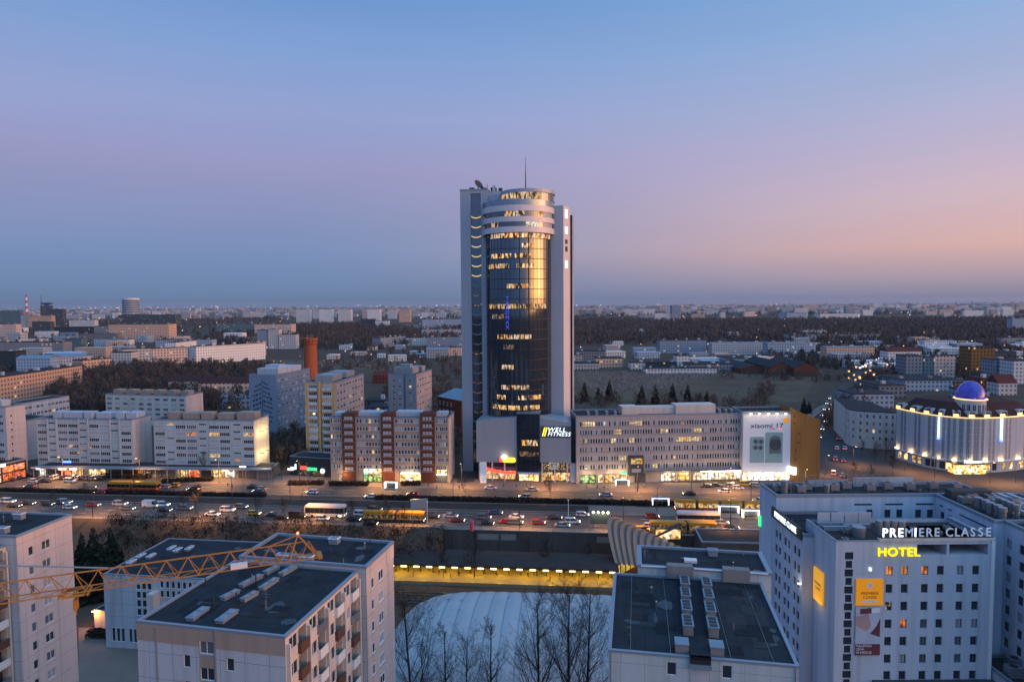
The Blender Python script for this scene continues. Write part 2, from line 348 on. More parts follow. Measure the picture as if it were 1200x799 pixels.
# ------------------------------------------------------------------ buildings
WM = {}
def winmesh(w, h, g, fr='pvc', n=2, name='window', sill=True, proud=.05):
    k = (round(w, 2), round(h, 2), g, fr, n, sill, proud)
    if k in WM: return WM[k]
    b = MB(); t = min(.07, w * .07)
    b.box(-w / 2, -w / 2 + t, -proud, .02, 0, h, 1); b.box(w / 2 - t, w / 2, -proud, .02, 0, h, 1)
    b.box(-w / 2 + t, w / 2 - t, -proud, .02, 0, t, 1); b.box(-w / 2 + t, w / 2 - t, -proud, .02, h - t, h, 1)
    for i in range(1, n):
        x = -w / 2 + w * i / n; b.box(x - t / 2, x + t / 2, -proud, .02, t, h - t, 1)
    b.face([(-w / 2 + t, -.012, t), (w / 2 - t, -.012, t), (w / 2 - t, -.012, h - t), (-w / 2 + t, -.012, h - t)], 0)
    if sill: b.box(-w / 2 - .05, w / 2 + .05, -proud - .07, .02, -.05, -.003, 1)
    WM[k] = b.mesh(name, [g, fr]); return WM[k]
def pick(p_lit=.06, p_pale=.3, kinds=('lit_warm', 'lit_orange', 'lit_cool', 'lit_yellow')):
    r = rnd.random()
    if r < p_lit: return rnd.choice(kinds)
    if r < p_lit + p_pale: return rnd.choice(('glass_grey', 'glass_pale'))
    return 'glass'
class Bld:
    def __init__(s, name, label, cat, A, B, D, z1, wall, z0=0.0, roof='bitumen', group=None, par=.5, trim='trim_grey'):
        s.W = math.hypot(B[0] - A[0], B[1] - A[1]); s.D = D; s.H = z1 - z0; s.a = math.atan2(B[1] - A[1], B[0] - A[0])
        s.o = thing(name, label, cat, (A[0], A[1], z0), s.a, group); s.z0 = z0
        s.wall = wall; s.roofm = roof; s.par = par; s.trim = trim; s.q = []; s.rects = {'F': [], 'R': [], 'L': [], 'K': []}; s.A = Vector((A[0], A[1]))
        s.mats = {}
    def loc(s, x, y):    # world -> local
        d = Vector((x, y)) - s.A; c, n = math.cos(s.a), math.sin(s.a); return (d.x * c + d.y * n, -d.x * n + d.y * c)
    def P(s, px, py, z):  # local point of the sight line at world height z
        return s.loc(*G(px, py, z))
    def fx(s, px, py):   # local x, z on the front face of a sight line
        d = ray(px, py); n = Vector((math.sin(s.a), -math.cos(s.a))); t = s.A.dot(n) / (d.x * n.x + d.y * n.y)
        return s.loc(d.x * t, d.y * t)[0], CH + d.z * t - s.z0
    def win(s, face, x, z, w, h, g, n=2, recess=0.0, fr='pvc', sill=True, y=0.0, name='window'):
        s.q.append((face, x, z, w, h, g, n, recess, fr, sill, y, name))
        if recess: s.rects[face].append((x - w / 2, x + w / 2, z, z + h, recess))
    def xf(s, face, x, off):
        if face == 'F': return (x, off, 0), 0
        if face == 'R': return (s.W - off, x, 0), math.pi / 2
        if face == 'L': return (off, s.D - x, 0), -math.pi / 2
        return (s.W - x, s.D - off, 0), math.pi
    def finish(s, walls=True, roofobj=True):
        if walls:
            b = MB(); ms = [s.wall] + [m for m in s.mats.values()]; ms = list(dict.fromkeys(ms))
            for f, Wd in (('F', s.W), ('R', s.D), ('L', s.D), ('K', s.W)):
                mi = ms.index(s.mats.get(f, s.wall)); rs = s.rects[f]
                xs = sorted({0, Wd} | {round(v, 4) for r in rs for v in r[:2]}); zs = sorted({0, s.H} | {round(v, 4) for r in rs for v in r[2:4]})
                def pt(x, z, off=0):
                    l, _ = s.xf(f, x, off); return (l[0], l[1], z)
                if not rs: b.face([pt(0, 0), pt(Wd, 0), pt(Wd, s.H), pt(0, s.H)], mi); continue
                hole = {}
                for r in rs:
                    for i in range(len(xs) - 1):
                        if xs[i] < r[0] - 1e-3 or xs[i + 1] > r[1] + 1e-3: continue
                        for j in range(len(zs) - 1):
                            if zs[j] >= r[2] - 1e-3 and zs[j + 1] <= r[3] + 1e-3: hole[(i, j)] = 1
                for i in range(len(xs) - 1):
                    for j in range(len(zs) - 1):
                        if (i, j) in hole: continue
                        b.face([pt(xs[i], zs[j]), pt(xs[i + 1], zs[j]), pt(xs[i + 1], zs[j + 1]), pt(xs[i], zs[j + 1])], mi)
                for x0, x1, z0, z1, t in rs:
                    b.face([pt(x0, z0), pt(x0, z1), pt(x0, z1, t), pt(x0, z0, t)], mi); b.face([pt(x1, z0), pt(x1, z0, t), pt(x1, z1, t), pt(x1, z1)], mi)
                    b.face([pt(x0, z0), pt(x0, z0, t), pt(x1, z0, t), pt(x1, z0)], mi); b.face([pt(x0, z1), pt(x1, z1), pt(x1, z1, t), pt(x0, z1, t)], mi)
                    b.face([pt(x0, z0, t + .03), pt(x1, z0, t + .03), pt(x1, z1, t + .03), pt(x0, z1, t + .03)], mi)
            b.build('wall', ms, s.o)
        if roofobj:
            b = MB(); p = .3; e = .06; H = s.H; zr = H - s.par
            b.face([(p, p, zr), (s.W - p, p, zr), (s.W - p, s.D - p, zr), (p, s.D - p, zr)], 0)
            for x0, x1, y0, y1 in ((-e, s.W + e, -e, p), (-e, s.W + e, s.D - p, s.D + e), (-e, p, p, s.D - p), (s.W - p, s.W + e, p, s.D - p)):
                b.box(x0, x1, y0, y1, zr - .02, H + .05, 1)
            b.build('roof', [s.roofm, s.trim], s.o)
        # windows: the first hundred stand alone, the rest of a very long facade is one part
        byn = {}
        for q in s.q: byn.setdefault(q[-1], []).append(q)
        for nm, L in byn.items():
            rest = L[100:]
            for (f, x, z, w, h, g, n, rc, fr, sill, y, _) in L[:100]:
                l, r = s.xf(f, x, rc + y); put(nm, winmesh(w, h, g, fr, n, nm, sill), s.o, (l[0], l[1], z), r)
            if rest:
                b = MB(); ms = []
                for (f, x, z, w, h, g, n, rc, fr, sill, y, _) in rest:
                    me = winmesh(w, h, g, fr, n, nm, sill); l, r = s.xf(f, x, rc + y); c, q_ = math.cos(r), math.sin(r); k = len(b.v)
                    b.v += [(l[0] + v.co.x * c - v.co.y * q_, l[1] + v.co.x * q_ + v.co.y * c, z + v.co.z) for v in me.vertices]
                    for pl in me.polygons:
                        mm = me.materials[pl.material_index].name
                        if mm not in ms: ms.append(mm)
                        b.f.append(tuple(k + i for i in pl.vertices)); b.m.append(ms.index(mm))
                tag(b.build(nm, ms, s.o), kind='stuff')
        return s.o
def add(o, name, m, *boxes):
    for q in boxes: r = MB().box(*q).build(name, m, o)
    return r

# ------------------------------------------------------------------ ground, railway cutting, roads
RA = math.radians(-5.5); RU = (math.cos(RA), math.sin(RA)); RN = (-math.sin(RA), math.cos(RA))
def RD(s, d): return (s * RU[0] + d * RN[0], s * RU[1] + d * RN[1])   # along the avenue, across it
def ground_z(s, d):
    if d >= 196: return 0.0
    if -40 <= s <= 62: return -6.0 if d < 195.5 else 0.0
    t = max(0, min(1, (196 - d) / 16)); return -6.0 * t * t * (3 - 2 * t)
def terrain():
    ss = [-15000, -6000, -2500, -1000, -500, -300] + [-250 + 5 * i for i in range(42)] + [-40.01, -40] + list(range(-35, 62, 5)) + [62, 62.01] + [65 + 5 * i for i in range(30)] + [300, 500, 1000, 2500, 6000, 15000]
    dd = [-3000, -500, 0, 60, 120, 150, 160, 170] + [176 + 2 * i for i in range(10)] + [195.49, 195.5, 196, 200, 260, 400, 800, 1500, 3000, 6000, 10000, 15000]
    ss = sorted(set(ss)); dd = sorted(set(dd)); v = []; f = []
    for s in ss:
        for d in dd: x, y = RD(s, d); v.append((x, y, ground_z(s, d)))
    n = len(dd)
    for i in range(len(ss) - 1):
        for j in range(n - 1): f.append((i * n + j, i * n + n + j, i * n + n + j + 1, i * n + j + 1))
    me = bpy.data.meshes.new('ground'); me.from_pydata(v, [], f); me.materials.append(MT['grassy'])
    tag(put('ground', me), kind='structure')
terrain()
def sheet(name, poly, z, m, rd=True, kind='structure'):
    b = MB(); p = [RD(*q) if rd else q for q in poly]
    a = sum(p[i][0] * p[(i + 1) % len(p)][1] - p[(i + 1) % len(p)][0] * p[i][1] for i in range(len(p)))
    if a < 0: p = p[::-1]
    b.face([(x, y, z) for x, y in p]); return tag(b.build(name, m), kind=kind)
def strip(name, s0, s1, d0, d1, z, m): return sheet(name, [(s0, d0), (s1, d0), (s1, d1), (s0, d1)], z, m)
strip('road', -420, 78, 197.5, 212.5, .03, 'asphalt')
strip('road', -420, 78, 226.5, 238, .03, 'asphalt')
strip('tram_track_bed', -420, 78, 214.5, 221.5, .025, 'gravel_track')
strip('tram_platform', 4, 78, 211.8, 221, .16, 'paving')
sheet('junction_road', [(78, 196.2), (150, 196.2), (190, 215), (190, 262), (78, 246)], .028, 'asphalt2')
b = MB(); b.prism([RD(-160, 238.3), RD(76, 238.3), RD(76, 252.5), RD(-160, 252.5)], -.1, .13)
tag(b.build('pavement', 'paving'), kind='structure')
b = MB(); b.prism([RD(-420, 195.9), RD(76, 195.9), RD(76, 197.4), RD(-420, 197.4)], -.1, .14)
tag(b.build('pavement', 'paving'), kind='structure')
strip('parking_ground', -420, -160, 238.2, 252, .035, 'asphalt2')
for i, (s0, s1, d0) in enumerate([(-300, 20, 221.5), (-300, 78, 225.9), (-300, 20, 213.9)]):
    b = MB(); b.prism([RD(s0, d0), RD(s1, d0), RD(s1, d0 + .3), RD(s0, d0 + .3)], -.1, .15); tag(b.build('kerb', 'concrete'), kind='structure')
b = MB()
for d in (216, 217.4, 219, 220.4):
    b.prism([RD(-420, d), RD(120, d), RD(120, d + .09), RD(-420, d + .09)], .03, .10)
tag(b.build('tram_rails', 'rail_steel'), kind='structure')
def dashes(name, s0, s1, d, step, ln, w=.16):
    b = MB(); s = s0
    while s < s1:
        p = [RD(s, d), RD(s + ln, d), RD(s + ln, d + w), RD(s, d + w)]; b.face([(x, y, .045) for x, y in p]); s += step
    tag(b.build(name, 'paint'), kind='structure')
for d in (201.2, 204.9, 208.6, 230.3, 234.1): dashes('lane_markings', -300, 76, d, 8, 3.2)
for d in (198.0, 212.1, 227.0, 237.6): dashes('edge_markings', -300, 76, d, 6, 6, .12)
b = MB()
for s in range(-250, -162, 3):
    p = [RD(s, 244), RD(s + .14, 244), RD(s + .14, 249), RD(s, 249)]; b.face([(x, y, .05) for x, y in p])
tag(b.build('parking_markings', 'paint'), kind='structure')
# the avenue running away to the right and the boulevard beside it
def lane(name, pts, w0, w1, z, m):
    b = MB(); n = len(pts)
    P_ = [Vector(p) for p in pts]
    for i in range(n - 1):
        d = (P_[i + 1] - P_[i]).normalized(); k = Vector((-d.y, d.x)); a = w0 + (w1 - w0) * i / (n - 1); c = w0 + (w1 - w0) * (i + 1) / (n - 1)
        e = d * .5
        b.face([(*(P_[i] - k * a / 2), z), (*(P_[i + 1] + e - k * c / 2), z), (*(P_[i + 1] + e + k * c / 2), z), (*(P_[i] + k * a / 2), z)])
    return tag(b.build(name, m), kind='structure')
AV = [G(955, 600), G(962, 560), G(968, 530), G(974, 505), G(985, 470), G(1003, 452), G(1030, 432), G(1045, 418), G(1050, 405)]
lane('avenue_road', AV, 20, 24, .04, 'asphalt2')
lane('railway_line', [G(900, 520), G(945, 490), G(985, 466), G(1032, 440), G(1060, 424)], 9, 12, .05, 'gravel_track')
lane('embankment_path', [G(925, 505), G(960, 478), G(1000, 458), G(1036, 436)], 3, 5, .055, 'paving')
for off in (0, 3.2):
    lane('rail_line', [tuple(Vector(G(*q)) + Vector((off, off))) for q in [(925, 508), (960, 482), (1000, 461), (1036, 438)]], .35, .5, .08, 'rail_steel')
sheet('hotel_forecourt', [G(990, 548), G(1120, 575), G(1210, 580), G(1210, 552), G(1130, 556), G(1050, 540), G(1000, 524)], .033, 'asphalt2', False)
sheet('side_street', [G(535, 566), G(556, 565), G(562, 500), G(552, 500)], .14, 'asphalt2', False)
# cutting: track bed, rails, retaining wall
Zr = -6.0
strip('track_bed', -60, 75, 156, 167.5, Zr + .02, 'gravel_track')
b = MB()
for d in (158, 159.5, 162.6, 164.1): b.prism([RD(-60, d), RD(75, d), RD(75, d + .09), RD(-60, d + .09)], Zr + .03, Zr + .2)
tag(b.build('railway_rails', 'rail_steel'), kind='structure')
wl = thing('retaining_wall', 'dark stained concrete wall holding up the road above the sunken platform', 'wall', (*RD(-40, 195.2), Zr), RA)
b = MB().box(0, 86, -.35, .28, 0, 6.0); b.build('wall_face', 'concrete_dark', wl)
add(wl, 'coping', 'concrete', (0, 86, -.55, .35, 6.0, 6.25))
b = MB()
for i in range(29): b.box(i * 3 + .05, i * 3 + .13, -.1, -.02, 6.25, 7.3)
b.box(0, 86, -.1, -.03, 7.3, 7.37); b.box(0, 86, -.09, -.04, 6.8, 6.85); b.build('railing', 'steel', wl)
for i in range(12): add(wl, 'buttress', 'concrete_dark', (3 + i * 7, 3.5 + i * 7, -.7, -.35, 0, 5.7))
for x0, x1 in ((10, 22), (46, 60), (61, 66)): add(wl, 'wall_panel', 'concrete', (x0, x1, -.42, -.352, 3.2, 5.0))

# ------------------------------------------------------------------ office tower
A = G(558, 563); Bc = G(669, 566)
ta = math.atan2(Bc[1] - A[1], Bc[0] - A[0]); TW = math.hypot(Bc[0] - A[0], Bc[1] - A[1])
tower = thing('office_tower', 'tallest building, grey tower with a curved dark glass front above a box podium', 'tower', (*A, 0), ta)
def tl(px, py, yo):      # point of the tower's own frame on the plane y = yo
    d = ray(px, py); n = Vector((math.sin(ta), -math.cos(ta))); o = Vector(A) - n * yo
    t = o.dot(n) / (d.x * n.x + d.y * n.y); w = Vector((d.x * t, d.y * t)) - Vector(A)
    c, s = math.cos(ta), math.sin(ta); return (w.x * c + w.y * s, CH + d.z * t)
YP = 14.0; CY = 15.0; X = lambda px, yo=YP: tl(px, 400, yo)[0]
Z = lambda py, yo, px=608: tl(px, py, yo)[1]
ztop = Z(223, YP, 560); cx = X(608.5, CY); R = (X(646, CY) - X(571, CY)) / 2
z_r = Z(241, YP, 655)
x541, x553, x565, x573, x646, x661 = X(541), X(553), X(565), X(573), X(645.5), X(660.5)
add(tower, 'core', 'panel_tower', (x541 + .3, x661 - 1, 15.6, 38, 0, z_r), (x541 + .3, cx, 15.6, 34, z_r, ztop - .3))
add(tower, 'side_wall', 'panel_tower', (x541, x553, YP, 36, 0, ztop))
add(tower, 'cornice_cap', 'trim_grey', (x541 - .15, x573 + .1, YP - .12, 34.2, ztop, ztop + .5))
add(tower, 'pilaster', 'panel_tower', (x565, x573, YP, 16, 0, ztop))
b = MB(); xc, yc = tl(667, 300, 19)[0], 19.0
b.prism([(x646, YP), (x661, YP), (xc, yc), (xc, 30), (x646, 30)], 0, z_r); ob = b.build('corner_pier', ['panel_tower', 'panel_light'], tower)
for p in ob.data.polygons:
    if abs(p.normal.x) > .25 and p.normal.x > 0: p.material_index = 1  # sides turned right get the paler panel, sunset light put into colour
z_s = Z(252, 30, 668)
add(tower, 'side_glazing', 'glass_black', (xc - 3, tl(671, 300, 31)[0], 30.5, 40, 0, z_s))
add(tower, 'side_fin', 'panel_light', (tl(671, 300, 31)[0] - .1, tl(672.4, 300, 31)[0], 30.2, 31.2, 0, z_s + .3))
add(tower, 'strip_glazing', 'glass_tower', (x553, x565, YP + .7, 16, 0, ztop - 1.2)); add(tower, 'strip_head', 'panel_tower', (x553, x565, YP + .05, 16, ztop - 1.2, ztop))
for k in range(24):
    py = 256 + 11.4 * k
    z = tl(559, py, YP)[1]; b = MB(); n = 8; xm = (x553 + x565) / 2; w = (x565 - x553) / 2 - .15
    for i in range(n):
        a0 = -1 + 2 * i / n; a1 = -1 + 2 * (i + 1) / n; h0 = .6 * (a0 * a0); h1 = .6 * a1 * a1
        for (za, zb) in ((0, .38),): b.face([(xm + w * a0, YP + .5, z + h0 + za), (xm + w * a1, YP + .5, z + h1 + za), (xm + w * a1, YP + .5, z + h1 + zb), (xm + w * a0, YP + .5, z + h0 + zb)])
    b.build('balcony_light' if k < 7 else 'balcony_edge', 'e_arc' if k < 7 else ('lit_dim' if k in (8, 9, 14, 17, 18, 20) else 'trim_grey'), tower)
# curved bay
def arc(px0, px1, r, py=400):
    """angles (from the frame's -y axis) of two sight lines on the curved front"""
    out = []
    for px in (px0, px1):
        best = None
        for i in range(-90, 91):
            t = math.radians(i); x = cx + r * math.sin(t); y = CY - r * math.cos(t); e = abs(tl(px, py, y)[0] - x)
            if best is None or e < best[0]: best = (e, t)
        out.append(best[1])
    return out
def curved(b, r, t0, t1, z0, z1, m=0, n=None, cxx=None, thick=None):
    n = n or max(2, int(abs(t1 - t0) / .08)); q = cx if cxx is None else cxx
    P_ = lambda r_, t, z: (q + r_ * math.sin(t), CY - r_ * math.cos(t), z)
    for i in range(n):
        a = t0 + (t1 - t0) * i / n; c = t0 + (t1 - t0) * (i + 1) / n
        b.face([P_(r, a, z0), P_(r, c, z0), P_(r, c, z1), P_(r, a, z1)], m)
        if thick:
            b.face([P_(r - thick, a, z1), P_(r, a, z1), P_(r, c, z1), P_(r - thick, c, z1)], m); b.face([P_(r - thick, a, z0), P_(r - thick, c, z0), P_(r, c, z0), P_(r, a, z0)], m)
            b.face([P_(r - thick, a, z0), P_(r - thick, a, z1), P_(r - thick, c, z1), P_(r - thick, c, z0)], m)
yf = CY - R
H = math.pi / 2
z_band = Z(272, yf); b = MB(); curved(b, R, -H, H, 10, z_band, 0, 44); b.build('curved_glazing', 'glass_tower', tower)
zf = [Z(275.3 + 11.9 * k, yf) for k in range(18)]
for z in zf: b = MB(); curved(b, R + .05, -H * .98, H * .98, z - 1.35, z - 1.1, 0, 44); b.build('floor_edge', 'dark_metal', tower)
b = MB()
for i in range(23):
    t = -H * .97 + i * H * 1.94 / 22; w = .05 if i not in (12, 14) else .28
    x = cx + (R + .04) * math.sin(t); y = CY - (R + .04) * math.cos(t); b.tube((x, y, 14), (x, y, z_band), w, n=4, caps=False)
b.build('mullions', 'dark_metal', tower)
rows = {0: [(576, 646)], 1: [(612, 625)], 2: [(577, 600), (604, 622)], 3: [(573, 597), (606, 626)], 5: [(594, 624)], 7: [(574, 640)], 8: [(577, 591)], 10: [(583, 623)], 11: [(590, 602)], 13: [(588, 602)], 15: [(587, 620)], 16: [(607, 634), (582, 592)], 17: [(577, 632)]}
for k, L in rows.items():
    for p0, p1 in L:
        t0, t1 = arc(p0, p1, R); b = MB(); curved(b, R + .06, t0, t1, zf[k] - .95, zf[k] + .75)
        b.build('lit_floor', 'lit_dim' if k in (8, 11) else 'lit_tower', tower)
zrow = [Z(p, yf - .8) for p in (272, 265.3, 259.5, 253.3, 247, 240)]
Rd = (X(651, CY) - X(568, CY)) / 2
for i, (a, c) in enumerate(((0, 1), (2, 3), (4, 5))):
    b = MB(); curved(b, Rd, -H, H, zrow[a], zrow[c], 0, 40, thick=1.0); b.build('white_band', 'panel_light', tower, smooth=False)
for (a, c) in ((1, 2), (3, 4)):
    b = MB(); curved(b, Rd - .3, -H, H, zrow[a], zrow[c], 0, 40); b.build('band_glazing', 'glass_tower', tower)
for a, c, p0, p1, m in ((3, 4, 592, 616, 'lit_tower'), (3, 4, 631, 638, 'lit_tower'), (3, 4, 638, 648, 'glass_pale'), (1, 2, 575, 584, 'lit_tower'), (1, 2, 617, 632, 'lit_cool'), (1, 2, 638, 648, 'glass_pale')):
    t0, t1 = arc(p0, p1, Rd); b = MB(); curved(b, Rd - .22, t0, t1, zrow[a] + .05, zrow[c] - .05); b.build('lit_floor', m, tower)
b = MB(); b.lathe([(Rd - .5, zrow[5] - .3), (0, zrow[5] - .3)], cx, CY, 40); b.build('terrace', 'roof_pale', tower)
b = MB(); curved(b, Rd - .1, -H, H, zrow[5], zrow[5] + 2.2, 0, 40, thick=.08); b.build('glass_balustrade', 'glass_rail', tower)
cx2 = X(619.5, CY); R2 = (X(651, CY) - X(589, CY)) / 2; yf2 = CY - R2; z2 = [Z(p, yf2, 620) for p in (240, 232.7, 224.6, 220.5)]
b = MB(); b.lathe([(R2 - .8, z2[0] - 2), (R2 - .8, z2[1])], cx2, CY, 40); b.build('penthouse_base', 'panel_tower', tower)
b = MB(); b.lathe([(R2, z2[1] - .4), (R2, z2[1]), (R2 - .25, z2[1]), (R2 - .25, z2[2])], cx2, CY, 40); b.build('penthouse_glazing', 'glass_tower', tower)
b = MB(); b.lathe([(R2 - .3, z2[2]), (R2 + .15, z2[2]), (R2 + .15, z2[3]), (R2 - .6, z2[3] + .1), (0, z2[3] + .1)], cx2, CY, 40); b.build('penthouse_cap', 'panel_tower', tower)
b = MB(); curved(b, R2 - .18, -H * .95, H * .35, z2[1], z2[2], cxx=cx2, n=30); b.build('lit_floor', 'lit_tower', tower)
x_, z_ = tl(616, 220, CY); b = MB(); b.tube((x_, CY, z2[3]), (x_, CY, tl(616, 200, CY)[1]), .28, .16, 6); b.tube((x_, CY, tl(616, 200, CY)[1]), (x_, CY, tl(616, 184, CY)[1]), .13, .05, 5)
b.build('antenna_mast', 'dark_metal', tower)
for px in (610, 649):
    xx, zz_ = tl(px, 219.5, CY - 4 if px < 640 else CY); b = MB(); b.tube((xx, CY, z2[3]), (xx, CY, z2[3] + .8), .06); b.lathe([(0, z2[3] + .8), (.22, z2[3] + .95), (0, z2[3] + 1.2)], xx, CY, 8); b.build('warning_light', 'e_pinkred', tower)
# roof equipment
dr = tower
b = MB(); xx = X(561, 20); b.tube((xx, 20, ztop), (xx, 20, ztop + 3), .2)
b.lathe([(0, 0), (1.2, .15), (2.1, .6), (2.2, .7)], 0, 0, 16); o = b.build('satellite_dish', 'dark_metal', tower); 
b2 = MB(); xx = X(562, 20)
b2.tube((xx, 20, ztop + .4), (xx, 20, ztop + 2.4), .22)
for i in range(14):
    t0 = 2 * math.pi * i / 14; t1 = 2 * math.pi * (i + 1) / 14
    c = Vector((xx, 19.6, ztop + 3.0)); ax = Vector((.7, -.5, .5)).normalized(); u = ax.orthogonal().normalized(); w = ax.cross(u)
    p0 = c + u * 2.1 * math.cos(t0) + w * 2.1 * math.sin(t0) + ax * .6; p1 = c + u * 2.1 * math.cos(t1) + w * 2.1 * math.sin(t1) + ax * .6; b2.face([c, p0, p1])
bpy.data.objects.remove(o); b2.build('satellite_dish', 'dark_metal', tower)
add(tower, 'roof_plant', 'dark_metal', (X(553, 20), X(558, 20), 18, 21, ztop + .5, ztop + 1.8), (X(566, 20), X(569, 20), 18, 20, ztop + .5, ztop + 2), (X(570, 20), X(572, 20), 18, 20, ztop + .5, ztop + 1.6), (X(577, 20), X(583, 20), 19, 22, ztop - .5, ztop + 1.8), (X(586, 20), X(590, 20), 19, 21, ztop - .5, ztop + 1.5), (X(573, 20), X(573.5, 20), 18, 18.4, ztop, ztop + 3))
add(tower, 'roof_plant', 'roof_pale', (X(579, 19), X(582, 19), 18.2, 18.9, ztop, ztop + 2.4))
# letters down the curved glass and signs on the corner
t0 = arc(595, 596, R)[0]
lx, ly = cx + (R + .4) * math.sin(t0), CY - (R + .4) * math.cos(t0)
em('e_bluesign', (.12, .16, 1), .36, True)
for i, ch in enumerate('TAROMAX'):
    text(ch, 2.1, (lx, ly, Z(350 + i * 5.6, yf)), (H, 0, t0), 'e_bluesign', tower, .05)
for (p0, p1, m) in ((246, 256, 'e_signwhite'), (266, 274, 'e_signwhite'), (281, 286, 'sign_dark'), (289, 295, 'sign_dark'), (306, 314, 'e_signwhite')):
    za, zb = tl(664, p1, 17)[1], tl(664, p0, 17)[1]; ang = math.atan2(yc - YP, xc - x661); c = Vector(((x661 + xc) / 2, (YP + yc) / 2, 0)); nn = Vector((math.sin(ang), -math.cos(ang), 0)); u = Vector((math.cos(ang), math.sin(ang), 0))
    b = MB(); w = 1.0
    q = [c + u * w + nn * .15, c - u * w + nn * .15, c - u * w + nn * .02, c + u * w + nn * .02]; b.prism([(v.x, v.y) for v in q], za, zb); b.build('corner_sign', m, tower)
# podium
def sloped(name, px0, px1, t0, t1, pyb, yo, y1, m):
    xa, za = tl(px0, t0, yo); xb, zb = tl(px1, t1, yo); z0 = tl(px0, pyb, yo)[1] if pyb else 0
    b = MB(); v = [(xa, yo, z0), (xb, yo, z0), (xb, yo, zb), (xa, yo, za)]; w = [(p[0], y1, p[2]) for p in v]
    b.face(v); b.face([w[1], w[0], w[3], w[2]]); b.face([v[3], v[2], w[2], w[3]]); b.face([v[1], w[1], w[2], v[2]]); b.face([w[0], v[0], v[3], w[3]]); b.face([w[0], w[1], v[1], v[0]])
    return b.build(name, m, tower)
sloped('podium_panel', 558, 605.5, 492.8, 488.7, 541, 0, 13, 'panel_grey')
sloped('podium_panel', 632.5, 669, 489.2, 495.5, 541.5, 0, 13, 'panel_grey')
xa, xb = tl(605.7, 500, -.5)[0], tl(632.3, 500, -.5)[0]; zt = Z(485, -.5, 619); zb_ = Z(553, -.5, 619)
add(tower, 'entrance_glazing', 'glass_black', (xa, xb, -.5, 12, zb_, zt)); add(tower, 'entrance_frame', 'panel_dark', (xa - .1, xb + .1, -.7, 12, zt, zt + .4), (xa, xb, -.75, 0, zb_ - .5, zb_ + .1))
b = MB()
for i in range(1, 5): b.box(xa + (xb - xa) * i / 5 - .05, xa + (xb - xa) * i / 5 + .05, -.56, -.5, zb_ + .1, zt)
for i in range(1, 9): b.box(xa, xb, -.58, -.5, zb_ + (zt - zb_) * i / 9 - .07, zb_ + (zt - zb_) * i / 9 + .07)
b.build('glazing_bars', 'dark_metal', tower)
for (p0, p1, q0, q1, m) in ((611, 631, 515.5, 522, 'lit_tower'), (608, 631, 529, 534.5, 'lit_dim')):
    add(tower, 'lit_floor', m, (tl(p0, 500, -.6)[0], tl(p1, 500, -.6)[0], -.62, -.585, Z(q1, -.6, 619), Z(q0, -.6, 619)))
xl = tl(558, 500, 0)[0]; xr = tl(669, 500, 0)[0]; zs = tl(580, 541, 0)[1]
add(tower, 'podium_core', 'panel_dark', (xl + .3, xr - .3, 2.2, 13, 0, zs)); 
add(tower, 'gap_glazing', 'glass_black', (xr, xr + 1.9, 1.5, 10, 7.5, tl(672, 490, 1.5)[1])); add(tower, 'gap_pier', 'panel_light', (xr - .3, xr + 1.9, .6, 10, 0, 7.4), (xr + 1.9, xr + 2.9, .3, 12, 0, tl(676, 489, .3)[1]))
def shopfront(o, x0, x1, y, z0, z1, m, n=5):
    b = MB(); b.face([(x0, y, z0), (x1, y, z0), (x1, y, z1), (x0, y, z1)]); w = b.build('shop_window', m, o)
    b = MB(); t = .07
    for i in range(n + 1):
        x = x0 + (x1 - x0) * i / n; b.box(x - t, x + t, y - .1, y - .01, z0, z1)
    b.box(x0 - t, x1 + t, y - .11, y - .01, z1, z1 + .12); b.box(x0 - t, x1 + t, y - .11, y - .01, z0 - .05, z0 + .1); b.build('shop_frame', 'dark_metal', w)
    return w
shopfront(tower, tl(566, 560, 2)[0], tl(604, 560, 2)[0], 2.1, .3, 3.8, 'shop_warm', 8); shopfront(tower, tl(566, 560, 2)[0], tl(604, 560, 2)[0], 2.15, 5.2, zs - .2, 'glass', 8)
shopfront(tower, tl(608, 560, 0)[0], tl(631, 560, 0)[0], .4, .3, 3.2, 'shop_warm', 4); add(tower, 'entrance_canopy', 'panel_light', (tl(607, 560, -1)[0], tl(632, 560, -1)[0], -1.6, .4, 3.3, 3.9))
shopfront(tower, tl(634, 560, 1)[0], tl(668, 560, 1)[0], 1.6, .3, 3.6, 'shop_warm', 6); shopfront(tower, tl(634, 560, 1)[0], tl(668, 560, 1)[0], 1.7, 4.2, zs - .2, 'lit_dim', 6)
x0 = tl(640, 545, .8)[0]; pic = add(tower, 'lit_picture', 'lit_cool', (tl(643, 545, .8)[0], tl(654, 545, .8)[0], 1.2, 1.35, 4.9, 7.6)); 
for i in range(8):
    add(tower, 'column', 'panel_light', (xl + 1 + i * 4.8, xl + 1.5 + i * 4.8, .4, .9, 0, zs)) if i not in (3, 4) else None
n = 12; b = MB()
for i in range(n):
    a0, a1 = i / n, (i + 1) / n; xx0 = tl(567, 550, 1)[0]; xx1 = tl(605, 550, 1)[0]
    f = lambda a: (xx0 + (xx1 - xx0) * a, 1.6 - 2.6 * math.sin(a * 2.2), 4.55 - 1.0 * math.sin(a * 1.6))
    p, q = f(a0), f(a1); b.face([(p[0], p[1], p[2] - .5), (q[0], q[1], q[2] - .5), (q[0], q[1], q[2] + .5), (p[0], p[1], p[2] + .5)]); b.face([(q[0], q[1] + .3, q[2] - .5), (p[0], p[1] + .3, p[2] - .5), (p[0], p[1] + .3, p[2] + .5), (q[0], q[1] + .3, q[2] + .5)])
b.build('red_fascia', 'e_red', tower)
x0, z0 = tl(589, 541.5, -.4); x1, z1 = tl(604, 536.5, -.4)
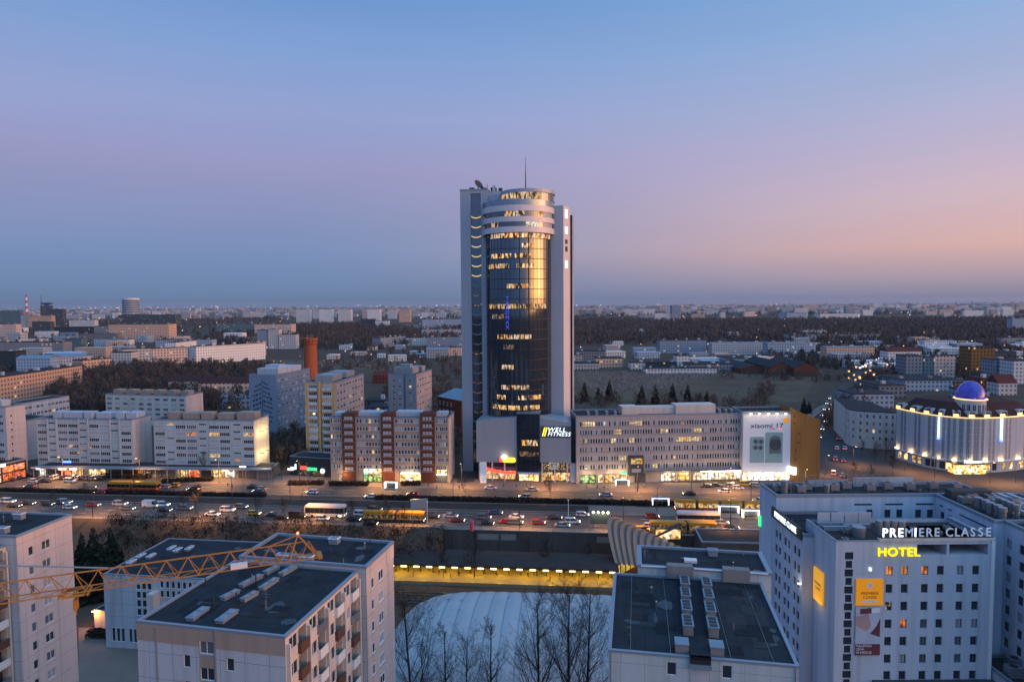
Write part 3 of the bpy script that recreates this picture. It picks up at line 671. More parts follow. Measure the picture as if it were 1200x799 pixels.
b = MB(); r = (z1 - z0) / 2; pts = [(x0 + r + r * math.cos(math.pi / 2 + math.pi * i / 8), z0 + r + r * math.sin(math.pi / 2 + math.pi * i / 8)) for i in range(9)] + [(x1 - r + r * math.cos(-math.pi / 2 + math.pi * i / 8), z0 + r + r * math.sin(-math.pi / 2 + math.pi * i / 8)) for i in range(9)]
b.face([(x, -.55, z) for x, z in pts])
for i in range(len(pts)): p = pts[i]; q = pts[(i + 1) % len(pts)]; b.face([(p[0], -.55, p[1]), (p[0], -.05, p[1]), (q[0], -.05, q[1]), (q[0], -.55, q[1])])
b.build('yellow_sign', 'e_yellow', tower)
b = MB(); b.lathe([(0, -.75), (.7, -.5), (1.0, 0), (.7, .5), (0, .75)], 0, 0, 12); o = b.build('lamp_globe', 'e_warmwhite', tower, (tl(590.5, 535.6, -.9)[0], -1.0, tl(590.5, 535.6, -.9)[1]))
add(tower, 'red_sign_end', 'e_red', (x0 - 1.2, x0 + .2, -.5, -.1, z0 + .2, z1 - .1))
# fitness sign
x0, z0 = tl(633, 512.5, -.1); x1, z1 = tl(668.8, 499.5, -.1)
sg = add(tower, 'sign_board', 'sign_panel', (x0 + .1, x1, -.12, -.003, z0, z1)); zm = (z0 + z1) / 2; xm = (x0 + x1) / 2
text('WELL', 2.3, (xm + .4, -.22, zm + .85), FR, 'e_signwhite', sg, .05, shear=.25, bold=.0, sx=1.15, space=1.08)
text('FITNESS', 2.2, (xm + 1.3, -.22, zm - .85), FR, 'e_signwhite', sg, .05, shear=.25, bold=.0, sx=1.05, space=1.08)
b = MB()
for i in range(2):
    xx = xm - 5.1 + i * .8; b.face([(xx, -.2, zm - 1.7), (xx + .45, -.2, zm - 1.7), (xx + 1.35, -.2, zm + 1.7), (xx + .9, -.2, zm + 1.7)])
b.build('slashes', 'e_yellow', sg)
# pylon with shop names
pl = thing('shop_pylon', 'white and pale blue pylon sign standing left of the red lit shopfront', 'sign', (*G(566.5, 566), 0.13), ta)
add(pl, 'pylon_body', 'ad_white', (-1.2, 1.2, -.25, .25, 0, 8)); add(pl, 'sign_panel', 'e_signdim', (-.9, .9, -.3, -.253, 1, 2.2), (-.9, .9, -.3, -.253, 3, 4.6), (-.9, .9, -.3, -.253, 5.4, 6.4))

# ------------------------------------------------------------------ blocks along the avenue
def xy(px, Y, py=450):
    return (AT(px, py, Y)[0], Y)
def flatblock(bl, cols, rows, z0, pitch, face='F', wmat=None, lit_=.05, pale=.35, h=1.45):
    """cols: (centre, width, panes, lift)"""
    for x, w, n, lift in cols:
        for r in range(rows):
            bl.win(face, x, z0 + r * pitch + lift, w, h if not lift else h * .62, pick(lit_, pale), n)
def penthouse(bl, *boxes, m='wall_white_mid'):
    for q in boxes: add(bl.o, 'roof_house', m, (*q[:4], bl.H - .4, bl.H + q[4]))

# the pair of pale slabs on the left
b1 = Bld('apartment_block', 'pale blue-white seven-storey slab above the shops with the blue sign', 'apartment block', G(45, 553), G(157, 555.3), 12, 22.4, 'wall_bluewhite', group='pale slabs behind the shop arcade')
b1.mats['R'] = 'wall_gable'
k = b1.W / 439
cols = [((x - 183) * k, w, n, l) for x, w, n, l in ((210, 4.0, 5, 0), (256, 3.0, 4, 1.35), (305, 4.2, 5, 0), (353, 4.2, 5, 0), (398, 3.0, 4, 1.35), (449, 4.2, 5, 0), (497, 4.2, 5, 0), (542, 3.0, 4, 1.35), (594, 4.2, 5, 0))]
flatblock(b1, cols, 6, 4.6, 2.82, lit_=.02)
penthouse(b1, (b1.W * .12, b1.W * .2, 3, 7, 2.2), (b1.W * .22, b1.W * .42, 3.5, 8, 2.0), (b1.W * .45, b1.W * .53, 3, 7, 2.2), (b1.W * .57, b1.W * .72, 3.5, 8, 1.9), (b1.W * .78, b1.W * .86, 3, 7, 2.2), (b1.W * .88, b1.W * .99, 3.5, 9, 2.0))
sb = add(b1.o, 'blue_sign', 'e_blue', (k * 118, k * 155, -.35, -.06, 4.1, 4.9)); add(b1.o, 'dark_fascia', 'sign_dark', (k * 105, k * 200, -.2, -.02, 1.0, 3.9))
add(b1.o, 'lit_floor', 'lit_orange', (k * 250, k * 345, -.12, -.03, 1.6, 3.8))
for cx_ in (k * 54, k * 95, k * 197, k * 240, k * 341, k * 383): add(b1.o, 'stair_pilaster', 'wall_white_mid', (cx_ - .12, cx_ + .12, -.5, -.01, 2, 22.4))
b1.finish()
b2 = Bld('apartment_block', 'pale blue-white slab whose end wall is lit yellow by floodlight', 'apartment block', G(182, 556), G(299, 558), 13, 22.6, 'wall_bluewhite', group='pale slabs behind the shop arcade')
b2.mats['R'] = 'wall_cream'; k = b2.W / 470
cols = [(x * k, w, n, l) for x, w, n, l in ((30, 4.2, 5, 0), (80, 3.0, 4, 1.35), (128, 4.2, 5, 0), (180, 4.2, 5, 0), (232, 3.0, 4, 1.35), (285, 4.2, 5, 0), (335, 4.2, 5, 0), (392, 3.0, 4, 1.35), (445, 4.2, 5, 0))]
flatblock(b2, cols, 6, 4.6, 2.85, lit_=.09)
penthouse(b2, (b2.W * .1, b2.W * .2, 3, 7, 2.3), (b2.W * .25, b2.W * .42, 3.5, 8, 2.0), (b2.W * .44, b2.W * .55, 3, 7, 2.3), (b2.W * .6, b2.W * .76, 3.5, 8, 1.9), (b2.W * .8, b2.W * .98, 3, 8, 2.4), m='wall_pinkgrey')
b2.finish()
def plight(name, loc, power, col=(1, .6, .25), r=.3, parent=None):
    l = bpy.data.lights.new(name, 'POINT'); l.energy = power; l.color = col; l.shadow_soft_size = r
    o = bpy.data.objects.new(name, l); COL.objects.link(o); o.location = loc
    if parent is not None: o.parent = parent
    return o
for dz in (8, 17):
    for yy in (4, 9): plight('floodlight', (b2.W + 2.6, yy, dz), 950, (1, .72, .30), .4, b2.o)
add(b2.o, 'floodlight_bracket', 'dark_metal', (b2.W, b2.W + 2.4, 3.9, 4.1, 8.4, 8.55), (b2.W, b2.W + 2.4, 8.9, 9.1, 8.4, 8.55), (b2.W, b2.W + 2.4, 3.9, 4.1, 17.4, 17.55), (b2.W, b2.W + 2.4, 8.9, 9.1, 17.4, 17.55))
# the low arcade of shops
ar = Bld('shop_arcade', 'long single-storey shop arcade with a flat grey canopy before the pale slabs', 'shops', G(45, 558), G(318, 560.5), 8, 4.3, 'concrete', roof='bitumen_brown', par=.1)
add(ar.o, 'canopy', 'trim_grey', (-1, ar.W + 1, -2.6, .0, 3.75, 4.25))
def shopspan(bl, p0, p1, m, z0=.3, z1=3.3, n=5, py=556, y=-.06):
    shopfront(bl.o, bl.fx(p0, py)[0], bl.fx(p1, py)[0], y, z0, z1, m, n)
for p0, p1, m, n in ((47, 54, 'shop_white', 3), (57, 71, 'glass_grey', 6), (72, 84, 'shop_red', 4), (84.5, 98, 'shop_warm', 5), (105, 124, 'shop_warm', 7), (128, 160, 'glass', 9), (162, 168, 'lit_orange', 3), (169, 178, 'lit_dim', 3), (184, 205, 'glass_grey', 8), (212, 220, 'shop_warm', 3), (221, 234, 'shop_red', 4), (236, 249, 'glass', 5), (250, 262, 'shop_warm', 4), (264, 276, 'shop_white', 4), (280, 300, 'glass_grey', 6)): shopspan(ar, p0, p1, m, n=n)
for p0, p1, m in ((74, 83, 'e_signwhite'), (87, 95, 'e_warmwhite'), (48, 53, 'e_signwhite'), (265, 270, 'e_signwhite')): add(ar.o, 'shop_sign', m, (ar.fx(p0, 545)[0], ar.fx(p1, 545)[0], -2.75, -2.61, 3.45, 3.95))
for i in range(22): add(ar.o, 'canopy_post', 'trim_grey', (i * ar.W / 21 - .1, i * ar.W / 21 + .1, -2.4, -2.2, 0, 3.74))
for p_ in (90, 114, 216, 228, 257, 268): x_ = ar.fx(p_, 556)[0]; plight('shop_light', (x_, -1.9, 3.0), 500, (1, .6, .25), .4, ar.o)
ar.finish()
ls = Bld('shop_building', 'low two-storey shop glowing red and yellow at the left edge of the photo', 'shops', G(-70, 583), G(31.5, 559), 12, 7.6, 'dark_metal', roof='bitumen')
L_ = ls.W
for x0, x1, z0, z1, m in ((L_ - 9, L_ - .5, .4, 3.2, 'shop_red'), (L_ - 18, L_ - 9.5, .4, 3.2, 'shop_warm'), (L_ - 27, L_ - 18.5, .4, 3.2, 'shop_red'), (L_ - 9, L_ - .5, 3.9, 6.2, 'shop_red'), (L_ - 18, L_ - 9.5, 3.9, 6.2, 'shop_warm'), (L_ - 27, L_ - 18.5, 3.9, 6.2, 'shop_warm')): shopfront(ls.o, x0, x1, -.06, z0, z1, m, 4)
for x0, x1, m in ((L_ - 12.5, L_ - 8, 'e_warmwhite'), (L_ - 17, L_ - 13, 'e_red'), (L_ - 24, L_ - 18, 'e_warmwhite')): add(ls.o, 'shop_sign', m, (x0, x1, -.5, -.1, 6.4, 7.2))
for x0 in (L_ - 14, L_ - 5, L_ - 23): plight('shop_light', (x0, -2.5, 3.4), 700, (1, .35, .12), .5, ls.o)
ls.finish()
la = Bld('apartment_block', 'pinkish end wall of a tall block at the left edge above the red shop', 'apartment block', xy(-75, 268), xy(5, 262), 8.6, 28.6, 'wall_white', group=None)
la.mats['R'] = 'wall_gable'
flatblock(la, [(la.W - 3 - 5.2 * i, 3.4, 4, 0) for i in range(5)], 8, 4, 2.85, lit_=.05)
for r in range(8): la.win('R', 2.2, 4.2 + r * 2.85, .8, 1.0, 'glass', 1)
penthouse(la, (la.W * .6, la.W - 4, 2, 6, 2.0)); la.finish()
lb = Bld('apartment_block', 'lower grey-pink block wall between the left edge block and the first pale slab', 'apartment block', xy(-30, 300), xy(22, 290), 13.5, 18, 'wall_white_mid'); lb.mats['R'] = 'wall_gable'
for r in range(5): lb.win('R', 8, 2.5 + r * 2.9, .8, 1.1, 'glass', 1)
lb.finish()
lc = Bld('office_block', 'white office slab with two ribbons of windows behind the first pale slab', 'office', AT(28, 472, 345)[0:1] + (345,), AT(81, 464, 372)[0:1] + (372,), 12, 18, 'wall_white')
n_ = 12
for r in range(4):
    for i in range(n_): lc.win('F', (i + .5) * lc.W / n_, 3.5 + r * 3.6, lc.W / n_ * .8, 1.5, pick(.02, .5), 2)
lc.finish()

# brick and pink slab
br = Bld('apartment_block', 'nine-storey slab of pink panels with three dark red brick stair towers', 'apartment block', G(388, 564.5), G(526.5, 566), 14, 25.2, 'wall_pinkgrey', group=None)
br.mats['R'] = 'wall_cream'; k = br.W / 517; fx_ = lambda x: (x - 388) * k
for i, (c0, c1) in enumerate(((443, 500), (613, 668), (783, 845))):
    x0, x1 = fx_(c0), fx_(c1); t = add(br.o, 'stair_tower', 'brick_red', (x0, x1, -.55, 6, 0, 26.6))
    for r in range(8):
        z = 4.9 + r * 2.78
        for q in range(3):
            o = put('window', winmesh(.85, 1.0, 'glass_pale', 'pvc', 1), t, (x0 + (x1 - x0) * (.28 + .22 * q), -.6, z))
        o = add(t, 'spandrel', 'wall_pinkgrey', (x0 + .4, x1 - .4, -.66, -.551, z - .55, z - .35))
for s0, s1, n in ((388, 443, 3), (500, 613, 6), (668, 783, 6), (845, 905, 3)):
    for r in range(7):
        z = 5.0 + r * 2.95 + .2
        for i in range(n * 2 - (n > 3) * 4):
            m_ = n * 2 - (n > 3) * 4
            g = pick(.05, .45)
            br.win('F', fx_(s0 + 4) + (fx_(s1 - 4) - fx_(s0 + 4)) * (i + .5) / m_, z, (fx_(s1) - fx_(s0)) / m_ * .66, 1.5, g, 1)
for r in range(7): br.win('R', 7, 5 + r * 2.95, 1.0, 1.3, 'glass', 1)
for p0, p1, m, z0, z1 in ((397.5, 401, 'shop_warm', .3, 3.2), (402, 413, 'shop_red', .3, 3.2), (426.5, 453, 'shop_green', .3, 3.0), (426.5, 453, 'shop_white', 3.6, 5.4), (468.5, 494, 'shop_warm', .3, 3.4), (511, 524, 'glass_grey', .3, 3.0), (512, 524, 'shop_warm', 3.6, 5.2), (469, 497, 'glass_pale', 3.9, 5.5)): shopspan(br, p0, p1, m, z0, z1, 5, 562, -.08)
add(br.o, 'shop_sign', 'e_warmwhite', (br.fx(470, 560)[0], br.fx(492, 560)[0], -.5, -.2, 3.5, 3.9), (br.fx(512, 560)[0], br.fx(523, 560)[0], -.5, -.2, 3.2, 3.5)); add(br.o, 'shop_sign', 'e_green', (br.fx(427, 560)[0], br.fx(431, 560)[0], -.5, -.2, 3.1, 3.6))
for px_ in (405, 440, 480, 518): plight('shop_light', (br.fx(px_, 562)[0], -2.4, 3.2), 800, (1, .62, .28), .5, br.o)
penthouse(br, (fx_(500), fx_(613), 4, 9, 1.3), (fx_(668), fx_(783), 4, 9, 1.5), (fx_(845), fx_(890), 4, 9, 1.2), (fx_(395), fx_(440), 4, 9, 1.0))
br.finish()

# tall blocks behind
yb = Bld('tower_block', 'mustard yellow tower block with a lilac-grey side wall', 'tower block', xy(357, 290), xy(393, 288), 34, 34.5, 'wall_yellow', group=None); yb.mats['R'] = 'wall_lilac'
xs_ = [yb.W * .27, yb.W * .73]
for r in range(10):
    for i, x in enumerate(xs_):
        z = 3.4 + r * 3.1
        yb.win('F', x, z + .3, 3.9, 1.5, pick(.04, .3), 4)
        add(yb.o, 'balcony', 'wall_white_mid', (x - 2.2, x + 2.2, -.9, -.08, z - .75, z + .22))
    for j in range(9): yb.win('R', 2.6 + j * 3.55, 3.6 + r * 3.1, 2.1, 1.4, pick(.03, .4), 2)
add(yb.o, 'bay_edge', 'wall_yellow', (yb.W * .47, yb.W * .53, -1.0, -.01, 0, 34.5))
penthouse(yb, (3, yb.W - 3, 4, 15, 2.4), (2, yb.W - 3, 20, 30, 2.2), m='wall_grey'); add(yb.o, 'graffiti', 'mural_black', *[(yb.W * .35 + i * .7, yb.W * .35 + i * .7 + .4, -.06, -.01, 1.2 + .3 * (i % 3), 2.4 + .25 * (i % 2)) for i in range(9)])
yb.finish()
mb = Bld('tower_block', 'slate blue tower block with a black feather mural on its narrow end', 'tower block', xy(292, 325), xy(323, 322), 33, 34.2, 'wall_blue')
for r in range(10):
    for j in range(9): mb.win('R', 2.2 + j * 3.5 + (.5 if r % 2 else 0), 3.0 + r * 3.05, 1.7, 1.3, pick(.01, .5), 2)
mm = MB(); rm = random.Random(5)
cx_ = mb.W * .48
mm.box(cx_ - .12, cx_ + .12, -.05, -.01, 9, 32)
for i in range(17):
    z = 31 - i * 1.15; sd_ = -1 if i % 2 else 1; ln = 2.2 + 2.6 * math.sin(min(1, i / 7) * 1.6) + rm.random()
    for j in range(3):
        x0 = cx_ + sd_ * (.4 + j * ln / 3); x1 = cx_ + sd_ * (.4 + (j + .8) * ln / 3); dz = -.5 * j; p = [(x0, -.04, z + dz), (x1, -.04, z + dz - .5), (x1, -.04, z + dz - .95 - rm.random() * .5), (x0, -.04, z + dz - .45)]
        mm.face(p if sd_ > 0 else p[::-1])
for i in range(20): x0 = cx_ + rm.uniform(-4.5, 4.5); z = rm.uniform(6, 24); mm.box(x0, x0 + rm.uniform(.2, .5), -.04, -.01, z, z + rm.uniform(.3, 1.6))
mm.build('mural', 'mural_black', mb.o)
penthouse(mb, (2, mb.W - 1, 4, 26, 2.6), (4, mb.W - 3, 8, 14, 4), m='wall_white_mid'); mb.finish()
gb = Bld('tower_block', 'grey tower block with darker window columns behind the red brick slab', 'tower block', xy(455, 326), xy(488, 323), 23, 34, 'wall_grey'); gb.mats['R'] = 'wall_lilac'
for r in range(10):
    for x in (.2, .42, .78): gb.win('F', gb.W * x, 3 + r * 3.0, 1.3, 1.3, pick(.05, .3), 2)
    for j in range(6): gb.win('R', 2 + j * 3.7, 3 + r * 3.0, 1.7, 1.3, pick(.02, .4), 2)
add(gb.o, 'dark_strip', 'panel_dark', (gb.W * .55, gb.W * .62, -.05, -.005, 0, 34)); penthouse(gb, (2, gb.W - 3, 3, 12, 2.8), (4, gb.W - 5, 5, 9, 4.2), (4, gb.W - 2, 14, 19, 2.4), m='wall_grey'); gb.finish()
lw = Bld('apartment_block', 'low five-storey pale block with boxy roof houses behind the two slabs', 'apartment block', xy(123, 382), xy(217, 372), 15, 17.6, 'wall_cream'); lw.mats['R'] = 'wall_gable'
flatblock(lw, [(2.5 + i * (lw.W - 5) / 9, 3.1, 4, 0) for i in range(10)], 5, 3, 2.8, lit_=.01)
penthouse(lw, *[(lw.W * (.05 + .17 * i), lw.W * (.14 + .17 * i), 3, 8, 2.2) for i in range(6)], m='wall_pinkgrey'); lw.finish()
bh = Bld('brick_house', 'old dark brick building with a pale blue pitched roof beside the tower', 'house', xy(513, 352), xy(540, 335), 18, 19, 'brick_red')
for r in range(4):
    for j in range(4): bh.win('F', 2 + j * 3.6, 3 + r * 4, 1.1, 2, 'glass_grey', 2)
b = MB(); w, d = bh.W, bh.D; h0 = 19.0; b.face([(-.4, -.4, h0), (w + .4, -.4, h0), (w - 3, d / 2, h0 + 4), (3, d / 2, h0 + 4)]); b.face([(w + .4, d + .4, h0), (-.4, d + .4, h0), (3, d / 2, h0 + 4), (w - 3, d / 2, h0 + 4)]); b.face([(w + .4, -.4, h0), (w + .4, d + .4, h0), (w - 3, d / 2, h0 + 4)]); b.face([(-.4, d + .4, h0), (-.4, -.4, h0), (3, d / 2, h0 + 4)])
b.build('pitched_roof', 'roof_metal', bh.o); bh.finish(roofobj=False)
pub = Bld('pub', 'low dark bar with red and green lit signs behind a hedge', 'bar', G(340, 556), G(396, 560), 9, 7.5, 'sign_dark', par=.1)
shopspan(pub, 350, 380, 'lit_dim', .4, 2.6, 9, 556, -.06)
for p0, p1, q0, q1, m in ((352.5, 359.5, 546, 549.5, 'e_red'), (360.5, 371.5, 548, 550.5, 'e_green'), (341, 345, 547, 550, 'e_signwhite'), (346, 347.4, 543.5, 549.5, 'e_signwhite'), (337.5, 343.5, 548.7, 550.5, 'e_signwhite')):
    xa_, za_ = pub.fx(p0, q1); xb_, zb2 = pub.fx(p1, q0); add(pub.o, 'lit_sign', m, (xa_, xb_, -.35, -.1, za_, zb2))
xa_, za_ = pub.fx(378.5, 551.5); b = MB(); b.lathe([(0, -.1), (1.0, -.1), (1.0, .1), (0, .1)], 0, 0, 20); o = b.build('round_sign', 'e_signwhite', pub.o, (xa_, -.4, za_)); o.rotation_euler = (math.pi / 2, 0, 0)
pub.finish()

# long office
of = Bld('office_building', 'long brown-grey six-row office slab to the right of the tower', 'office', G(675.5, 567), G(868, 562), 15, 1, 'wall_office')
of.H = of.fx(690, 487)[1]; of.o['category'] = 'office'
k = 1
zr = [of.fx(690, y)[1] for y in (499.5, 509.3, 519.5, 529.5, 540, 550)]
n_ = 62; x_a, x_b = of.fx(679, 520)[0], of.fx(867, 520)[0]
skip = (of.fx(733, 540)[0], of.fx(757, 540)[0])
litr = {0: [(681, 697), (737, 751)], 1: [(718, 727), (774, 783), (811, 821)], 2: [(714, 722), (736, 743), (792, 821)], 3: [], 4: [(725, 733)], 5: [(763, 769)]}
for r, z in enumerate(zr):
    for i in range(n_):
        x = x_a + (x_b - x_a) * (i + .5) / n_
        if r >= 4 and skip[0] < x < skip[1]: continue
        px_ = 679 + (867 - 679) * (i + .5) / n_
        g = 'lit_yellow' if any(a <= px_ <= c for a, c in litr[r]) else pick(.015, .5)
        of.win('F', x, z, (x_b - x_a) / n_ * .74, 1.75, g, 1, sill=False)
for z in zr: add(of.o, 'sill_course', 'trim_grey', (x_a, x_b, -.12, -.002, z - .2, z - .06))
xa_, za_ = of.fx(736, 556); xb_, zb2 = of.fx(753, 533)
bx = add(of.o, 'entrance_bay', 'concrete_dark', (xa_, xb_, -1.6, -.005, za_, zb2)); add(bx, 'lit_window', 'lit_yellow', (xa_ + .7, xb_ - .5, -1.65, -1.602, zb2 - 3.0, zb2 - .9)); add(bx, 'bay_window', 'glass_pale', (xa_ + 1, xb_ - 1, -1.65, -1.602, za_ + 1.2, za_ + 2.6))
for p0, p1, m in ((680, 698, 'shop_green'), (701, 706, 'shop_warm'), (708.5, 735, 'shop_warm'), (744, 756, 'glass_grey'), (774, 791, 'shop_white'), (794.5, 807.5, 'shop_warm'), (812, 867, 'shop_white')): shopspan(of, p0, p1, m, .3, 3.4, max(3, int((p1 - p0) / 4)), 563, -.08)
add(of.o, 'lit_fascia', 'e_warmwhite', (of.fx(820, 556)[0], of.fx(868, 556)[0], -1.2, -.9, 3.7, 4.1)); add(of.o, 'canopy', 'concrete', (of.fx(757, 556)[0], of.fx(868, 556)[0], -1.8, -.01, 4.1, 4.5)); add(of.o, 'shop_sign', 'e_green', (of.fx(728, 556)[0], of.fx(734, 556)[0], -.5, -.1, 3.5, 4.1))
for px_ in (688, 716, 728, 782, 800, 830, 855): plight('shop_light', (of.fx(px_, 562)[0], -2.8, 3.3), 900, (1, .62, .28), .5, of.o)
penthouse(of, (of.fx(731, 480)[0], of.fx(750, 480)[0], 3, 9, 2.6), (of.fx(750, 480)[0], of.fx(795, 480)[0], 4, 9, 2.2), (of.fx(795, 480)[0], of.fx(842, 480)[0], 3, 9, 3), m='wall_cream')
add(of.o, 'roof_plant', 'steel', *[(of.fx(px_, 480)[0], of.fx(px_ + 3, 480)[0], 3, 5, of.H - .4, of.H + 1.0) for px_ in (690, 700, 712, 722, 846, 853, 860)])
of.finish()
# billboard block
bb = Bld('billboard_building', 'block covered by a floodlit phone poster beside an ochre end wall', 'building', AT(869, 555, 249.5)[:1] + (249.5,), AT(926.5, 555, 249.5)[:1] + (249.5,), 12, AT(900, 482, 249.5)[1], 'wall_white')
f_ = bb.fx
xa_, z0 = f_(870, 553.5); xb_, z1 = f_(926.5, 485.5); ps = add(bb.o, 'poster', 'ad_white', (xa_, xb_, -.25, -.02, z0, z1))
def adbox(name, p0, p1, q0, q1, m, y0, y1, par): a, c = f_(p0, q1), f_(p1, q0); return add(par, name, m, (a[0], c[0], y0, y1, a[1], c[1]))
def rbox(name, p0, p1, q0, q1, m, y0, y1, par, r=.7):
    a, c = f_(p0, q1), f_(p1, q0); b = MB(); pts = []
    for cx__, cz__, s in ((c[0] - r, c[1] - r, 0), (a[0] + r, c[1] - r, 1), (a[0] + .02, a[1] + .02, 2), (c[0] - .02, a[1] + .02, 3)):
        rr = r if s < 2 else .02
        for i in range(5): t = math.pi / 2 * (s + i / 4); pts.append((cx__ + rr * math.cos(t), cz__ + rr * math.sin(t)))
    b.face([(x, y0, z) for x, z in pts[::-1]][::-1])
    for i in range(len(pts)): p, q = pts[i], pts[(i + 1) % len(pts)]; b.face([(p[0], y0, p[1]), (p[0], y1, p[1]), (q[0], y1, q[1]), (q[0], y0, q[1])])
    return b.build(name, m, par)
p1_ = rbox('phone_picture', 878, 895.5, 511.5, 542, 'ad_teal', -.31, -.25, ps); p2_ = rbox('phone_picture', 896, 917, 506, 542, 'ad_teal', -.33, -.25, ps)
def disc(name, px_, py_, r, m, y, par):
    c = f_(px_, py_); b = MB(); b.face([(c[0] + r * math.cos(-2 * math.pi * i / 24), y, c[1] + r * math.sin(-2 * math.pi * i / 24)) for i in range(24)][::-1]); return b.build(name, m, par)
for px_, py_ in ((885.2, 517), (891.3, 517.2), (885, 524), (891, 524.2)): disc('lens', px_, py_, .95, 'ad_teal_dark', -.35, ps); disc('lens_glass', px_, py_, .5, 'ad_text', -.36, ps)
rbox('camera_island', 901, 915, 510, 531, 'ad_teal_dark', -.36, -.33, ps, 2.0); disc('lens_ring', 908, 520.5, 2.2, 'ad_text', -.38, ps); disc('lens_glass', 908, 516.5, .8, 'glass_grey', -.39, ps); disc('lens_glass', 908, 523.5, .8, 'glass_grey', -.39, ps)
c_ = f_(898.5, 498.7); text('xiaomi 17', 2.5, (c_[0], -.3, c_[1]), FR, 'ad_text', ps, .02, sx=1.25, bold=.02); c_ = f_(905, 502.5); text('ULTRA', .7, (c_[0], -.3, c_[1]), FR, 'ad_text', ps, .02)
rbox('logo_tile', 918, 924, 489, 495, 'e_adorange', -.32, -.25, ps, .5); disc('logo_dot', 914, 501.8, .35, 'e_red', -.3, ps)
for i, px_ in enumerate((878, 888, 898.5, 908.5, 918.5)):
    for q, zz_, s in ((486.5, 1.0, 1), (553, -1.0, -1)):
        c_ = f_(px_, q); l = MB(); l.lathe([(0, -.25), (.45, -.1), (.45, .1), (0, .25)], c_[0], -1.8, 10); o = l.build('floodlight', 'e_lamp' if 0 else 'e_warmwhite', bb.o, (0, 0, c_[1] + s * .9)); plight('floodlight_glow', (c_[0], -1.9, c_[1] + s * .5), 55, (1, .80, .5), .3, bb.o)
        add(o, 'arm', 'dark_metal', (c_[0] - .05, c_[0] + .05, -1.7, -.2, -.06, .04))
shopfront(bb.o, .3, bb.W - .3, -.1, .3, 3.4, 'shop_white', 9); bb.finish()
oc = xy(927, 249.35); od = G(960, 571)
ow = thing('ochre_building', 'ochre windowless end wall with a sloping top beside the phone poster', 'building', (*oc, 0), math.atan2(od[1] - oc[1], od[0] - oc[0])); wd = math.hypot(od[0] - oc[0], od[1] - oc[1])
zt0 = AT(927, 477.5, oc[1])[1]; zt1 = AT(944, 483, oc[1])[1]; zt2 = AT(959.5, 492, od[1])[1]
b = MB(); fr_ = [(0, 0), (wd, 0), (wd, zt2), (wd * .5, zt1), (0, zt0)]
oa = math.atan2(od[1] - oc[1], od[0] - oc[0]); sx_, sy_ = 10 * math.sin(oa), 10 * math.cos(oa)
b.face([(x, 0, z) for x, z in fr_]); b.face([(x + sx_, sy_, z) for x, z in fr_[::-1]])
for i in range(5): p, q = fr_[i], fr_[(i + 1) % 5]; b.face([(q[0], 0, q[1]), (p[0], 0, p[1]), (p[0] + sx_, sy_, p[1]), (q[0] + sx_, sy_, q[1])])
b.build('wall', 'ochre', ow)
for i, (px_, py_) in enumerate(((931, 487), (931, 495), (937, 506), (936, 517), (933.5, 526), (933.7, 537))):
    xx = (px_ - 926.5) / 33.5 * wd; add(ow, 'vent', 'sign_dark', (xx - .25, xx + .25, -.03, -.002, AT(px_, py_, oc[1])[1] - .3, AT(px_, py_, oc[1])[1] + .3))
add(ow, 'lit_sign', 'e_white', (-.2, wd * .26, -1.4, -.5, AT(930, 554, oc[1])[1], AT(930, 545.5, oc[1])[1]))

# buildings on a bent footprint
def polyfacade(name, label, cat, pts, back, z1, wall, roofm, spec, mansard=0, group=None):
    o = thing(name, label, cat, (*pts[0], 0)); O = Vector(pts[0]); P_ = [Vector(p) - O for p in pts]; K = [Vector(p) - O for p in back]
    poly = [tuple(p) for p in P_] + [tuple(p) for p in K]
    b = MB(); b.prism(poly, 0, z1, bottom=False); b.build('wall', wall, o)
    b = MB()
    if mansard:
        c = sum((Vector(p) for p in poly), Vector((0, 0))) / len(poly)
        n = len(poly); q = [(Vector(p) + (c - Vector(p)).normalized() * mansard) for p in poly]
        for i in range(n):
            j = (i + 1) % n; b.face([(*poly[i], z1 + .02), (*poly[j], z1 + .02), (*q[j], z1 + 5.2), (*q[i], z1 + 5.2)])
        b.face([(*p, z1 + 5.2) for p in q][::1])
    else: b.prism([tuple(Vector(p)) for p in poly], z1 + .01, z1 + .4)
    b.build('roof', roofm, o)
    for i in range(len(P_) - 1):
        a, c = P_[i], P_[i + 1]; L = (c - a).length; u = (c - a) / L; ang = math.atan2(u.y, u.x)
        spec(o, i, a, u, L, ang)
    return o
def rspec(o, i, a, u, L, ang):
    n = max(1, int(L / 2.3))
    for r in range(4):
        for j in range(n):
            p = a + u * (L * (j + .5) / n); put('window', winmesh(1.0, 1.7, pick(.02, .25), 'trim_white', 2), o, (p.x, p.y, 4 + r * 3.35), ang)
rp = [G(987.5, 515), G(990, 519), G(995, 522), G(1004, 524), G(1027, 526), G(1049, 527)]
polyfacade('tenement_house', 'white rounded corner house of four storeys beside the busy avenue', 'house', rp, [(rp[-1][0] + 6, rp[-1][1] + 34), (rp[0][0] + 8, rp[0][1] + 26)], AT(1010, 482, rp[3][1])[1], 'wall_cream', 'bitumen', rspec)
hp = [G(1049.5, 537), G(1066, 542), G(1082, 546.5), G(1099, 550), G(1116, 552.5), G(1134, 554), G(1152, 554), G(1170, 553), G(1190, 551), G(1212, 547.5)]
hz = AT(1120, 489, hp[4][1])[1]
UPL = []
